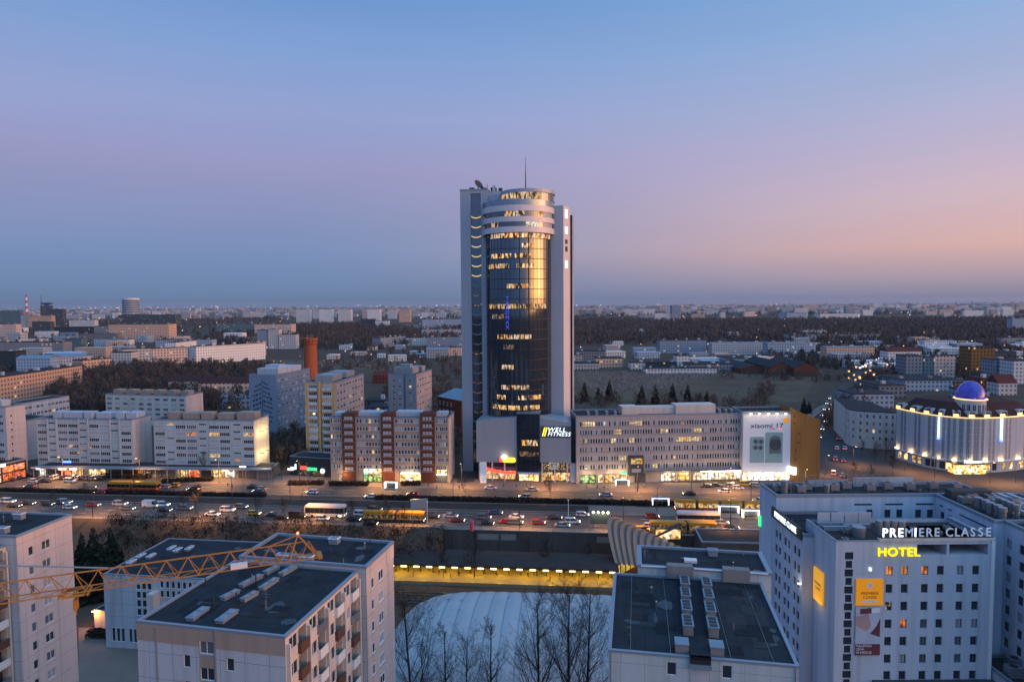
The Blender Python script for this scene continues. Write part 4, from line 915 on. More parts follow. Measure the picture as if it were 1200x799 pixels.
def hspec(o, i, a, u, L, ang):
    nrm = Vector((u.y, -u.x)); n = 2 if i in (4, 5) else 1
    for k_ in range(n):
        for e in (-.75, .75):
            x = L * (k_ + .5) / n + e * 1.25
            pb = a + u * x; b = MB(); b.box(-.42, .42, -.04, -.01, 5, hz - .3); b.build('dark_strip', 'trim_grey', o, (pb.x, pb.y, 0), ang)
            for r in range(6):
                p = a + u * x; put('window', winmesh(.85, 1.75, pick(.06, .1), 'dark_metal', 1, sill=False), o, (p.x, p.y, 5.0 + r * 2.72), ang)
    b = MB(); p = a + nrm * .5; q = a + u * L + nrm * .5
    b.prism([tuple(a + nrm * .02), tuple(a + u * L + nrm * .02), tuple(q), tuple(p)], hz - .05, hz + .28); b.build('cornice_light', 'e_cornice', o)
    b = MB(); b.prism([tuple(a + nrm * .02), tuple(a + u * L + nrm * .02), tuple(q), tuple(p)], 4.2, 4.5); b.build('ledge', 'trim_white', o)
    for e in (.3, .72): pg_ = a + u * (L * e); put('ground_window', winmesh(1.9, 2.8, rnd.choice(('lit_yellow', 'glass', 'shop_warm', 'glass')), 'dark_metal', 2, 'ground_window', False), o, (pg_.x, pg_.y, .8), ang)
    for k_ in (0, 1)[:1 if L < 5 else 2]:
        x = L * (.02 + .14 * k_) - .6
        p = a + u * (x + .6); pl_ = p + nrm * .75
        b = MB(); b.box(-.35, .35, -.3, -.02, 0, .3); b.build('uplight', 'e_warmwhite', o, (*(p + nrm * .05), 4.7), ang); plight('uplight_glow', (*pl_, 5.4), 75, (1, .55, .17), .2, o)
        for e in (0.0,):
            pd = a + u * (x + L * .22) - nrm * .6; b = MB(); b.box(-.9, .9, -.5, 2.5, 0, 2.2, 0); b.face([(-.65, -.52, .3), (.65, -.52, .3), (.65, -.52, 1.9), (-.65, -.52, 1.9)], 1); b.build('dormer', ['wall_white_mid', 'glass'], o, (*pd, hz + .3), ang)
        pg = a + u * (x + .8); b = MB(); b.box(-.6, .6, -.25, -.05, 0, 1.1); b.build('eaves_light', 'e_cornice', o, (*pg, hz + .35), ang)
dh = polyfacade('dome_hotel', 'curved white hotel with a blue lit dome and rows of golden uplights', 'hotel', hp, [(hp[-1][0] + 2, hp[-1][1] + 20), (hp[5][0] + 4, hp[5][1] + 26), (hp[2][0] + 14, hp[2][1] + 22), (hp[0][0] + 16, hp[0][1] + 12)], hz, 'wall_white_mid', 'roof_maroon', hspec, 7)
O = Vector(hp[0]); dc = Vector(AT(1137, 470, hp[5][1] + 7)[:1] + (hp[5][1] + 7,)) - O
dz0 = AT(1137, 469, hp[5][1] + 2)[1]; b = MB(); b.lathe([(5.3, hz - 6), (5.3, dz0 - .1)], dc.x, dc.y, 32); b.build('drum', 'wall_white_mid', dh)
for i in range(7):
    t = -math.pi / 2 + (i - 3) * .34; put('window', winmesh(1.2, 4.2, 'glass', 'pvc', 2), dh, (dc.x + 5.33 * math.cos(t), dc.y + 5.33 * math.sin(t), hz + .8), t + math.pi / 2)
b = MB(); b.lathe([(5.4, dz0 - .2), (5.9, dz0 - .1), (5.9, dz0 + .2), (5.4, dz0 + .3)], dc.x, dc.y, 32); b.build('dome_ring_light', 'e_cornice', dh)
dm = mat('dome_glass', (.06, .07, .26), .12, .3, .5, metal=.5, emis=(.08, .07, .9), est=.15, joint=(1.4, 1.2, .06, .6))
b = MB(); rh = AT(1137, 446, hp[5][1] + 7)[1] - dz0 - .3; b.lathe([(5.2 * math.cos(math.pi / 2 * i / 10), dz0 + .3 + rh * math.sin(math.pi / 2 * i / 10)) for i in range(11)], dc.x, dc.y, 32); b.build('dome', 'dome_glass', dh, smooth=True)
b = MB(); b.tube((dc.x, dc.y, dz0 + rh), (dc.x, dc.y, dz0 + rh + 4), .12, .04); b.build('finial', 'dark_metal', dh)
for t in (-1.9, -1.2): b = MB(); b.lathe([(0, -.3), (.5, 0), (0, .3)], 0, 0, 8); b.build('dome_spotlight', 'e_purple', dh, (dc.x + 5.6 * math.cos(t), dc.y + 5.6 * math.sin(t), dz0 + .7))
for px_, i_ in ((1099.5, 3), (1169, 7)):
    a = Vector(hp[i_]) - O; u = (Vector(hp[i_ + 1]) - Vector(hp[i_])).normalized(); nrm = Vector((u.y, -u.x)); q = a + nrm * .7
    hb = MB(); hb.box(-.28, .28, -.3, .3, 0, 8.2); h_ = hb.build('vertical_sign', 'e_signwhite', dh, (*q, hz - 8.5), math.atan2(u.y, u.x)); add(h_, 'sign_foot', 'e_blue', (-.45, .45, -.4, .35, -.8, -.05))
    for i, ch in enumerate('HOTEL'): text(ch, .9, (0, -.36, 7.3 - i * 1.5), FR, 'e_blue', h_, .02)
a = Vector(G(1118, 556)) - O
en = add(dh, 'entrance_canopy', 'dark_metal', (a.x, a.x + 13, a.y - 1, a.y + 5, 4.0, 4.4)); b = MB(); b.box(a.x + .5, a.x + 12.5, a.y, a.y + 4.5, .2, 3.95); b.build('entrance_hall', 'shop_warm', dh)
text('Radisson', 2.0, (a.x + 6.5, a.y - 1.1, 5.3), FR, 'e_signwhite', dh, .05, bold=.03)
for i in range(10):
    px_ = 1050 + i * 15

# ------------------------------------------------------------------ near blocks seen from above
GZ = -6.0
def vent_box(o, x, y, l, w, h, z, m='trim_white', rot=0, name='skylight'):
    b = MB(); b.box(-w / 2, w / 2, -l / 2, l / 2, 0, h, 1); b.box(-w / 2 - .08, w / 2 + .08, -l / 2 - .08, l / 2 + .08, h, h + .1, 0)
    n = max(2, int(l / 1.2))
    for i in range(n): b.box(-w / 2 + .15, w / 2 - .15, -l / 2 + l * (i + .2) / n, -l / 2 + l * (i + .8) / n, h + .1, h + .17, 1)
    return b.build(name, [m, 'trim_grey'], o, (x, y, z), rot)
def balcony_side(bl, y0, y1, ncol, ztop, rows, pitch, face='R', brown='balcony_brown'):
    """recessed loggias with a stepped white parapet and brown side walls, beside a double window"""
    step = (y1 - y0) / ncol
    for c in range(ncol):
        ya = y0 + c * step
        for r in range(rows):
            z = ztop - 2.55 - r * pitch
            ww = step * .40; xw = ya + step * .30; xl = ya + step * .74; lw_ = step * .40
            bl.win(face, xw, z + .85, ww, 1.45, pick(.02, .45), 2, recess=.12)
            bl.rects[face].append((xl - lw_ / 2, xl + lw_ / 2, z + .0, z + 2.4, 1.1))
            l, rot = bl.xf(face, xl, 0)
            t = put('balcony', None, bl.o, (l[0], l[1], z), rot)
            b = MB(); b.box(-lw_ / 2 - .12, lw_ / 2 + .02, -.38, -.30, .02, 1.0); b.box(-lw_ / 2 - .12, -lw_ / 2 - .04, -.30, 0, .02, 1.0); b.box(-lw_ / 2 - .12, lw_ / 2 + .02, -.38, 1.0, -.12, .0); b.build('parapet', rnd.choice(['trim_white', 'trim_white', brown, brown, 'steel']), t)
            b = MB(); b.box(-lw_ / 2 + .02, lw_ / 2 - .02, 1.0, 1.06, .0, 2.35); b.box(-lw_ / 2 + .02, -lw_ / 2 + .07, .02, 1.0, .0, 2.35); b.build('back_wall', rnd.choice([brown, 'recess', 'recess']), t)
            b = MB(); b.face([(-.1, .98, .3), (lw_ / 2 - .1, .98, .3), (lw_ / 2 - .1, .98, 2.2), (-.1, .98, 2.2)]); b.build('balcony_door', rnd.choice(['glass', 'glass_grey']), t)
        for zz in range(1): pass
    for c in range(ncol + 1):
        l, rot = bl.xf(face, y0 + c * step, 0); b = MB(); b.box(-.13, .13, -.42, .02, 3, bl.H - .9); b.build('rib_wall', 'wall_cream', bl.o, (l[0], l[1], 0), rot)

# centre-left block C
zc = 35.0; A_ = G(160, 727, zc); ang = math.radians(-12); Wc = 17.2
B_ = (A_[0] + Wc * math.cos(ang), A_[1] + Wc * math.sin(ang))
cb = Bld('apartment_block', 'white and pale pink block with dark two-level roof just behind the crane tip', 'apartment block', A_, B_, 16.8, zc, 'wall_white', z0=GZ, roof='bitumen', group=None, par=.18)
cb.mats['R'] = 'wall_cream'
fx_ = cb.fx
for r in range(12):
    dz = -r * 2.8
    for px_, w in ((218, .8), (269, .85)):
        x, z = fx_(px_, 750 if px_ < 240 else 754); cb.win('F', x, z + dz - .1, w, 1.35, pick(.03, .4), 1, recess=.15)
    x, z = fx_(242, 764); cb.win('F', x, z + dz - .2, 1.65, 1.35, pick(.03, .4), 2, recess=.15)
Hc = cb.H
x0 = fx_(234, 760)[0]; x1 = fx_(251, 760)[0]
add(cb.o, 'pink_band', 'wall_pinkgrey', (-.02, x0 - .05, -.05, -.003, Hc - 2.0, Hc - .15), (x1 + .05, cb.W + .02, -.05, -.003, Hc - 2.0, Hc - .15))
b = MB(); zz_ = [fx_(242, 764)[1] - .2 - r * 2.8 for r in range(12)]
prev = Hc - .15
xw = fx_(242, 764)[0]
for z in zz_:
    if z < 2: break
    b.box(x0, x1, -.05, -.003, z + 1.4, prev); b.box(x0, xw - .85, -.05, -.003, z - .05, z + 1.4); b.box(xw + .85, x1, -.05, -.003, z - .05, z + 1.4); prev = z - .05
b.build('pink_strip', 'wall_pinkgrey', cb.o)
add(cb.o, 'downpipe', 'trim_grey', (x1 + .1, x1 + .2, -.14, -.03, 0, Hc), (2.3, 2.4, -.14, -.03, 0, Hc - .4))
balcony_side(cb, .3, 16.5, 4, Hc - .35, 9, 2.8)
# higher rear part
rear = thing('x', 'x', 'x'); bpy.data.objects.remove(rear)
xr0, xr1, yr0, yr1, hr = .7, cb.W + 1.1, 16.8, 25.6, Hc + .6
b = MB(); rects_R = []
P4 = [(xr0, yr0), (xr1, yr0), (xr1, yr1), (xr0, yr1)]
for i in range(4):
    p, q = P4[i], P4[(i + 1) % 4]; b.face([(*p, 0), (*q, 0), (*q, hr), (*p, hr)], 1 if i == 1 else 0)
b.build('rear_wall', ['wall_white', 'wall_gable'], cb.o)
b = MB(); b.face([(xr0 + .3, yr0 + .3, hr - .25), (xr1 - .3, yr0 + .3, hr - .25), (xr1 - .3, yr1 - .3, hr - .25), (xr0 + .3, yr1 - .3, hr - .25)])
for x0_, x1_, y0_, y1_ in ((xr0 - .1, xr1 + .1, yr0 - .1, yr0 + .3), (xr0 - .1, xr1 + .1, yr1 - .3, yr1 + .1), (xr0 - .1, xr0 + .3, yr0 + .3, yr1 - .3), (xr1 - .3, xr1 + .1, yr0 + .3, yr1 - .3)): b.box(x0_, x1_, y0_, y1_, hr - .27, hr + .06, 1)
b.build('rear_roof', ['bitumen', 'trim_grey'], cb.o)
for r in range(10):
    for y, w in ((yr0 + 1.6, .75), (yr0 + 4.2, 1.5)):
        o = put('window', winmesh(w, 1.3, pick(.0, .4), 'pvc', 1 if w < 1 else 2), cb.o, (xr1 + .02, y, hr - 3.4 - r * 2.8), math.pi / 2)
add(cb.o, 'corner_band', 'wall_cream', (xr1 + .004, xr1 + .05, yr0 + 6.3, yr1 + .0, hr - 2.2, hr - .3))
for e in ((259.7, 702, 279.7, 692), (281, 687.5, 307, 674), (310, 672, 326, 664), (283.5, 704, 301, 694), (305, 691, 325, 678), (328, 674, 347, 663)):
    p = Vector(cb.P(e[0], e[1], zc)); q = Vector(cb.P(e[2], e[3], zc)); d = q - p; m_ = (p + q) / 2
    if m_.y < 16: vent_box(cb.o, m_.x, m_.y, d.length * .9, .7, .34, Hc - .18, 'concrete', math.atan2(-d.x, d.y))
for px_, py_ in ((232, 719), (266, 722)):
    p = cb.P(px_, py_, zc); vent_box(cb.o, p[0], p[1], 2.6, .9, .3, Hc - .18, 'roof_metal')
for px_, py_ in ((393, 630),):
    p = cb.P(px_, py_, zc + 1); vent_box(cb.o, p[0], min(max(p[1], yr0 + 1.2), yr1 - 1.5), 1.0, 1.3, .7, hr - .25, 'trim_white', name='roof_vent')
p = cb.P(342, 652, zc + 1); vent_box(cb.o, p[0], yr0 + 1.0, .8, 5, .5, hr - .25, 'trim_white')
for px_, py_ in ((251, 713), (277, 705), (268, 690), (300, 683)):
    p = cb.P(px_, py_, zc); b = MB(); b.tube((p[0], p[1], Hc - .2), (p[0], p[1], Hc + 1.1), .08); b.build('flue', 'dark_metal', cb.o)
cb.finish()

# left block A
za = 35.0; aA = math.radians(-8)
c0 = Vector(G(84, 609, za)); u = Vector((math.cos(aA), math.sin(aA))); v = Vector((-u.y, u.x))
A1 = c0 - v * 9.8 - u * 13
ab = Bld('apartment_block', 'pinkish grey tall block at the lower left behind the crane jib', 'apartment block', tuple(A1), tuple(A1 + u * 13), 9.8, za + .9, 'wall_white', z0=GZ, roof='bitumen', par=.2); ab.mats['R'] = 'wall_gable'
for r in range(13):
    for y, w in ((2.3, .8), (4.9, 1.5)): ab.win('R', y, ab.H - 3.6 - r * 2.8, w, 1.3, pick(0, .5), 1 if w < 1 else 2, recess=.12)
add(ab.o, 'edge_band', 'wall_cream', (ab.W + .003, ab.W + .05, 3.4, 9.8, ab.H - 2.4, ab.H - .3)) if 0 else None
for px_, py_ in ((23, 613), (4, 630)):
    p = ab.P(px_, py_, za); vent_box(ab.o, min(p[0], ab.W - 2), min(max(p[1], 1), 8.8), .9, 1.4, .8, ab.H - .2, name='roof_vent')
ab.finish()
A2 = A1 - v * 16 + u * (-1.6)
A2 = A2 - u * 0
ab2 = Bld('apartment_block', 'lower front half of the lower left block, with loggias and brown balconies', 'apartment block', tuple(A2), tuple(A2 + u * 13), 15.95, za - .4, 'wall_cream', z0=GZ, roof='bitumen', par=.18)
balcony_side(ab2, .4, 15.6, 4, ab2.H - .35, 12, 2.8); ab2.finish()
for o_ in list(ab2.o.children):      # it is one block: hand the front half's pieces to it
    o_.parent = ab.o; o_.matrix_parent_inverse = ab.o.matrix_basis.inverted() @ ab2.o.matrix_basis if 0 else Matrix()
    d = ab2.A - ab.A; c_, s_ = math.cos(ab.a), math.sin(ab.a); o_.location = (o_.location.x + d.x * c_ + d.y * s_, o_.location.y - d.x * s_ + d.y * c_, o_.location.z)
bpy.data.objects.remove(ab2.o)

# block D in front of the hotel
zd = 33.0; D0 = Vector(G(713, 761, zd)); D1 = Vector(G(930, 769, zd)); angd = math.radians(-10.5)
Wd_ = (D1 - D0).length
db = Bld('apartment_block', 'pale block with a broad dark roof and two rows of chimneys beside the air dome', 'apartment block', tuple(D0), (D0.x + Wd_ * math.cos(angd), D0.y + Wd_ * math.sin(angd)), 19.5, zd, 'wall_bluewhite', z0=GZ, roof='bitumen', par=.15)
xn0, xn1 = db.fx(808.5, 766)[0], db.fx(833, 766)[0]; Hd = db.H
for r in range(10):
    for px_, py_ in ((787, 791), (852, 795)): x, z = db.fx(px_, py_); db.win('F', x, z - r * 2.8, .95, 1.35, 'glass', 1, recess=.14)
notch = add(db.o, 'stair_notch', 'wall_white', (xn0, xn1, -.04, -.004, 0, Hd - 1.3)); add(db.o, 'notch_roof', 'bitumen', (xn0, xn1, -.3, 2.2, Hd - .1, Hd + .25)); add(db.o, 'notch_gutter', 'roof_metal', (xn0 - .05, xn1 + .05, -.45, -.31, Hd - 1.0, Hd - .55)); add(db.o, 'notch_face', 'dark_metal', (xn0, xn1, -.3, -.042, Hd - .55, Hd + .25))
for r in range(4):
    for i, m in enumerate(('lit_orange', 'glass', 'lit_orange')): put('window', winmesh(.62, 1.2, m, 'dark_metal', 1, sill=False), db.o, (xn0 + (xn1 - xn0) * (.2 + .3 * i), -.05, Hd - 4.3 - r * 2.8))
ur0, ur1 = 19.5, 26.5; hu = Hd + 1.3; xa_, xb_ = 3.0, Wd_ + 1.2
b = MB(); b.box(xa_, xb_, ur0, ur1, 0, hu - .2, 0, skip='t'); b.build('rear_wall', 'wall_bluewhite', db.o)
b = MB(); b.face([(xa_ + .3, ur0 + .3, hu - .25), (xb_ - .3, ur0 + .3, hu - .25), (xb_ - .3, ur1 - .3, hu - .25), (xa_ + .3, ur1 - .3, hu - .25)])
for q in ((xa_ - .1, xb_ + .1, ur0 - .12, ur0 + .2), (xa_ - .1, xb_ + .1, ur1 - .3, ur1 + .1), (xa_ - .1, xa_ + .5, ur0 + .2, ur1 - .3), (xb_ - .5, xb_ + .1, ur0 + .2, ur1 - .3)): b.box(*q, hu - .3, hu + .05, 1)
b.build('rear_roof', ['bitumen', 'trim_grey'], db.o)
for xc_ in (db.P(803, 700, zd)[0], db.P(829, 700, zd)[0]):
    for k_, (y0_, y1_) in enumerate(((4.6, 7.0), (8.4, 10.8), (12.0, 14.2), (15.4, 17.6))):
        b = MB(); b.box(-.5, .5, y0_, y1_, 0, 1.0, 0); b.box(-.58, .58, y0_ - .08, y1_ + .08, 1.0, 1.12, 1)
        for j in range(3): b.box(-.4, .4, y0_ + .15 + j * (y1_ - y0_) / 3, y0_ - .15 + (j + 1) * (y1_ - y0_) / 3, 1.12, 1.2, 2)
        b.build('chimney', ['concrete', 'roof_metal', 'dark_metal'], db.o, (xc_ + (k_ - 2) * .15, 0, Hd - .15))
        b = MB(); b.box(-.42, .42, y1_ + .1, y1_ + 1.3, 0, .7); b.build('chimney', 'concrete', db.o, (xc_ + (k_ - 2) * .15, 0, Hd - .15))
for x_ in (xn0 - .7, xn1 + .7): b = MB(); b.box(-.65, .65, 0, 1.5, 0, .9); b.box(-.7, .7, -.05, 1.55, .9, 1.0, 1); b.build('chimney', ['concrete', 'roof_metal'], db.o, (x_, .7, Hd - .15))
for x_, w_ in ((db.P(795, 668, zd)[0], 3.2), (db.P(858, 669, zd)[0], 3.2)): add(db.o, 'roof_vent', 'concrete', (x_ - w_ / 2, x_ + w_ / 2, ur0 - .6, ur0 + .5, Hd, hu + .35))
p = db.P(834, 647, zd + 1); vent_box(db.o, p[0], min(p[1], ur1 - 1.4), 1.1, 1.2, .7, hu - .25, 'trim_grey', name='roof_vent'); add(db.o, 'roof_hatch', 'trim_white', (xn1 - 1.0, xn1 + .6, ur0 + 2.2, ur0 + 3.2, hu - .25, hu + .1))
for x_, s_ in ((xa_, 1), (xb_, -1)): b = MB(); b.tube((x_ + s_ * .4, ur0 - .14, hu - .1), (xn0 if s_ > 0 else xn1, ur0 - .14, hu - .02), .1); b.build('gutter', 'trim_white', db.o)
add(db.o, 'lightning_wire', 'steel', *[(db.W * f, db.W * f + .03, .3, 19, Hd - .14, Hd - .1) for f in (.12, .34, .66, .88)])
db.finish()

# hotel
hb = thing('chain_hotel', 'grey-blue hotel with white roof lettering and yellow HOTEL sign at lower right', 'hotel', (51.8, 104.8, 0)); HX, HY = 51.8, 104.8
def hpt(px, py, Y): x, z = AT(px, py, Y); return x - HX, z
class Part(Bld):     # one wing of the hotel, its pieces handed to the hotel
    def __init__(s, x0, y0, w, d, z1, wall='wall_hotel', z0=-6.0, roof='bitumen', par=.5):
        s.W, s.D, s.H, s.a = w, d, z1 - z0, 0.0; s.z0 = z0; s.o = put('wing', None, hb, (x0 - HX, y0 - HY, z0)); s.wall = wall; s.roofm = roof; s.par = par; s.trim = 'trim_grey'
        s.q = []; s.rects = {'F': [], 'R': [], 'L': [], 'K': []}; s.A = Vector((x0, y0)); s.mats = {}
fb = Part(51.8, 104.8, 25.0, 11, 29.5, 'wall_hotel')
rows_ = (673.5, 694.5, 715, 735.7, 756, 776.5); cols_ = (1041.5, 1059.5, 1083, 1101.2, 1124, 1142.5)
litm = {(0, 0): 'lit_orange', (0, 1): 'lit_orange', (0, 2): 'lit_orange', (0, 4): 'glass_pale', (2, 0): 'lit_dim', (3, 1): 'lit_orange', (3, 2): 'glass_grey', (3, 4): 'glass_pale', (3, 5): 'glass_pale', (4, 2): 'glass_grey', (4, 4): 'glass_grey', (5, 1): 'glass_pale', (5, 2): 'glass_grey', (5, 4): 'glass_grey'}
for r in range(9):
    for c, px_ in enumerate(cols_):
        x = fb.fx(px_ - r * .7 * (px_ - 600) / 500 * 0, 700)[0]; z = fb.fx(1100, rows_[r])[1] if r < 6 else fb.fx(1100, rows_[5])[1] - (r - 5) * 2.78
        fb.win('F', x, z, 1.1, 1.5, litm.get((r, c), 'glass'), 2, recess=.32, fr='dark_metal')
for i in range(16):
    w_ = 1.35 if i % 2 == 0 else 1.05; z = fb.fx(992, 655.5)[1] - i * 1.4; fb.win('F', fb.fx(994, 700)[0], z, w_, 1.22, 'glass', 1, recess=.2, fr='dark_metal', sill=False)
fb.rects['F'].append((fb.fx(1075, 640)[0], fb.fx(1109.5, 640)[0], fb.H - 2.3, fb.H - .55, 9.0)); fb.rects['F'].append((fb.fx(1112.5, 640)[0], fb.W - .6, fb.H - 2.3, fb.H - .55, 9.0))
fb.finish(roofobj=False)
# roof of the front wing: a sunken plant deck behind the open frame
xf_ = fb.fx(1030, 640)[0]; o = fb.o
b = MB(); b.face([(.3, .3, fb.H - .5), (xf_, .3, fb.H - .5), (xf_, 10.7, fb.H - .5), (.3, 10.7, fb.H - .5)]); b.build('roof', 'bitumen_brown', o)
b = MB(); b.face([(xf_, .3, fb.H - .55), (fb.W - .3, .3, fb.H - .55), (fb.W - .3, 10.7, fb.H - .55), (xf_, 10.7, fb.H - .55)]); b.build('roof', 'bitumen_brown', o)
add(o, 'parapet', 'trim_grey', (-.05, xf_, -.05, .3, fb.H, fb.H + .12), (-.05, .3, .3, 11, fb.H, fb.H + .12)); add(o, 'frame_beam', 'wall_cream', (xf_, fb.W + .5, -.12, .5, fb.H, fb.H + .45)); add(o, 'frame_post', 'trim_white', (fb.W - .1, fb.W + .5, -.12, .5, 4, fb.H)); add(o, 'frame_beam', 'trim_grey', (fb.W - .1, fb.W + .5, .5, 11, fb.H - .1, fb.H + .4))
add(o, 'plant_deck', 'bitumen_brown', (xf_, fb.W - .2, .4, 10.6, fb.H - 2.6, fb.H - 2.4)) if 0 else None
def hvac(o, x, y, z, l=1.6, w=1.2, h=1.3):
    b = MB(); b.box(-l / 2, l / 2, -w / 2, w / 2, .15, h); b.box(-l / 2 + .1, -l / 2 + .25, -w / 2, w / 2, 0, .15); b.box(l / 2 - .25, l / 2 - .1, -w / 2, w / 2, 0, .15)
    c = b.build('air_unit', 'steel', o, (x, y, z)); b = MB(); b.lathe([(0, h + .05), (min(l, w) * .38, h + .05), (min(l, w) * .4, h + .02)], 0, 0, 14); b.build('fan', 'dark_metal', c)
def cyl(o, x, y, z, r, h, name='roof_fan'):
    b = MB(); b.lathe([(r, 0), (r, h * .55), (r * 1.15, h * .6), (r * 1.15, h), (0, h + .05)], 0, 0, 16); return b.build(name, 'steel', o, (x, y, z))
cyl(o, 5.5, 3.6, fb.H - .5, .9, 1.7); 
for i in range(3): cyl(o, 9.4 + i * 1.2, 4.6, fb.H - .5, .5, 2.4)
cyl(o, 13.2, 5.0, fb.H - .5, .7, 2.2)
for i, (y_, x_) in enumerate(((6.5, 3), (8.5, 3), (7.5, 7))): add(o, 'duct', 'trim_grey', (x_ - 2, x_ + 2.6, y_, y_ + .7, fb.H - .5, fb.H + .2))
for i in range(4): add(o, 'screen_wall', 'roof_pale', (1.5 + i * 2.4, 3.7 + i * 2.4, 9.8, 9.95, fb.H - .4, fb.H + 1.6))
for x_, y_ in ((2, 1.2), (9, 1.6), (4, 5.4), (16, 6), (19, 4), (22, 6.5)): hvac(o, x_, y_, fb.H - .5 if x_ < 12 else fb.H - .5, .9, .9, .7)
# roof letters
x0_, z0_ = hpt(1032, 628, 104.6); x1_, z1_ = hpt(1159, 620, 104.6)
sg = put('roof_sign', None, o, (0, 0, 0)); zl = fb.H + 1.05
add(sg, 'sign_rail', 'dark_metal', (xf_ + .1, fb.W + .3, .1, .22, fb.H + .45, fb.H + .6))
xs = xf_ + .3; full = 'PREMIERE CLASSE'; adv = (fb.W - .2 - xs) / 15.0
widths = {'I': .5, ' ': .6, 'M': 1.15}; tot = sum(widths.get(c, 1) for c in full); adv = (fb.W - xs) / tot; x_ = xs
for i, ch in enumerate(full):
    w_ = widths.get(ch, 1) * adv
    if ch != ' ': text(ch, 2.0, (x_ + w_ / 2, .0, fb.H + 1.35), FR, 'e_signwhite' if i in (0, 1, 2, 4) else 'e_signdim', sg, .08, bold=.02 if i in (0, 1, 2, 4) else .0, sx=.92)
    x_ += w_
em('e_hotelyellow', (1, .78, .0), 1.15, True)
xh, zh = fb.fx(1052.5, 646.5); xe, _ = fb.fx(1073, 646.5)
text('HOTEL', 2.0, (xh, -.2, zh), FR, 'e_hotelyellow', o, .12, bold=.0, sx=1.05, space=1.06, name='hotel_lettering')
# posters
a_, c_ = fb.fx(1002, 708.2), fb.fx(1034.3, 677.5); ad_ = add(o, 'orange_poster', 'e_adorange', (a_[0], c_[0], -.3, -.05, a_[1], c_[1])); xm, zm = (a_[0] + c_[0]) / 2, (a_[1] + c_[1]) / 2
mat('poster_ink', (.12, .05, .02), .7, 0); mat('poster_white', (.7, .72, .75), .7, 0)
text('PREMIERE', .62, (xm, -.33, zm - .15), FR, 'poster_ink', ad_, .01, sx=1.1); text('CLASSE', .62, (xm, -.33, zm - .8), FR, 'poster_ink', ad_, .01, sx=1.1)
b = MB()
for i in range(8):
    t = i * math.pi / 4; d = Vector((math.cos(t), math.sin(t))); n_ = Vector((-d.y, d.x)) * .09; p0 = d * .12; p1 = d * .55; b.face([(xm + p0.x - n_.x, -.33, zm + 1.15 + p0.y - n_.y), (xm + p1.x - n_.x, -.33, zm + 1.15 + p1.y - n_.y), (xm + p1.x + n_.x, -.33, zm + 1.15 + p1.y + n_.y), (xm + p0.x + n_.x, -.33, zm + 1.15 + p0.y + n_.y)])
b.build('star', 'poster_white', ad_)
b = MB(); b.face([(xm + 1.5 * math.cos(2 * math.pi * i / 20), -.33, zm - 1.5 + .2 * math.sin(2 * math.pi * i / 20)) for i in range(20)]); b.build('underline', 'poster_white', ad_)
a_, c_ = fb.fx(1001, 766.5), fb.fx(1031.5, 710.5); pp = add(o, 'poster', 'poster_pale', (a_[0], c_[0], -.22, -.05, a_[1], c_[1])); w_ = c_[0] - a_[0]; h_ = c_[1] - a_[1]
def ppoly(name, m, pts, y=-.24): b = MB(); b.face([(a_[0] + p[0] * w_, y, a_[1] + p[1] * h_) for p in pts]); return b.build(name, m, pp)
ppoly('poster_figure', 'poster_pink', [(0, .62), (.45, .50), (.62, .62), (.5, .88), (.0, .80)]); ppoly('poster_sleeve', 'poster_maroon', [(.58, .45), (.98, .38), (.98, .78), (.85, .62)]); ppoly('poster_footer', 'poster_maroon', [(0, 0), (1, 0), (1, .235), (0, .235)]); ppoly('poster_label', 'poster_maroon', [(.17, .86), (.62, .88), (.62, .99), (.17, .97)]); ppoly('poster_label', 'poster_white', [(.64, .88), (.96, .89), (.96, .99), (.64, .98)])
for i, t_ in enumerate(('NAJLEPSZA', 'CENA', 'W MIEŚCIE')): text(t_, .52, (a_[0] + .1, -.26, a_[1] + h_ * (.195 - i * .07)), FR, 'poster_white', pp, .01, align='LEFT')
text('(o)', .6, (a_[0] + w_ * .62, -.26, a_[1] + h_ * .30), FR, 'poster_ink', pp, .01) if 0 else None
add(o, 'wall_lamp', 'e_signwhite', (fb.fx(1018, 666)[0], fb.fx(1020.5, 666)[0], -.3, -.02, fb.fx(1019, 668)[1], fb.fx(1019, 664.5)[1]))
add(o, 'ground_canopy', 'concrete_dark', (fb.fx(1022, 795)[0], fb.W + 8, -2.5, -.02, fb.fx(1022, 799)[1] - .3, fb.fx(1022, 796)[1]))
# yellow lit poster on the left side of the front wing
za_, zb2 = AT(967, 704, 110.2)[1] + 6, AT(967, 667, 110.2)[1] + 6
ya = add(o, 'yellow_poster', 'e_adyellow', (-.4, -.1, 3.6, 6.9, za_, zb2)); text('PREMIERE', .55, (-.44, 5.2, (za_ + zb2) / 2 + .4), LF, 'poster_ink', ya, .01); text('CLASSE', .55, (-.44, 5.2, (za_ + zb2) / 2 - .4), LF, 'poster_ink', ya, .01)
plight('poster_lamp', (-1.3, 5.2, za_ - .2), 40, (1, .6, .15), .2, o)
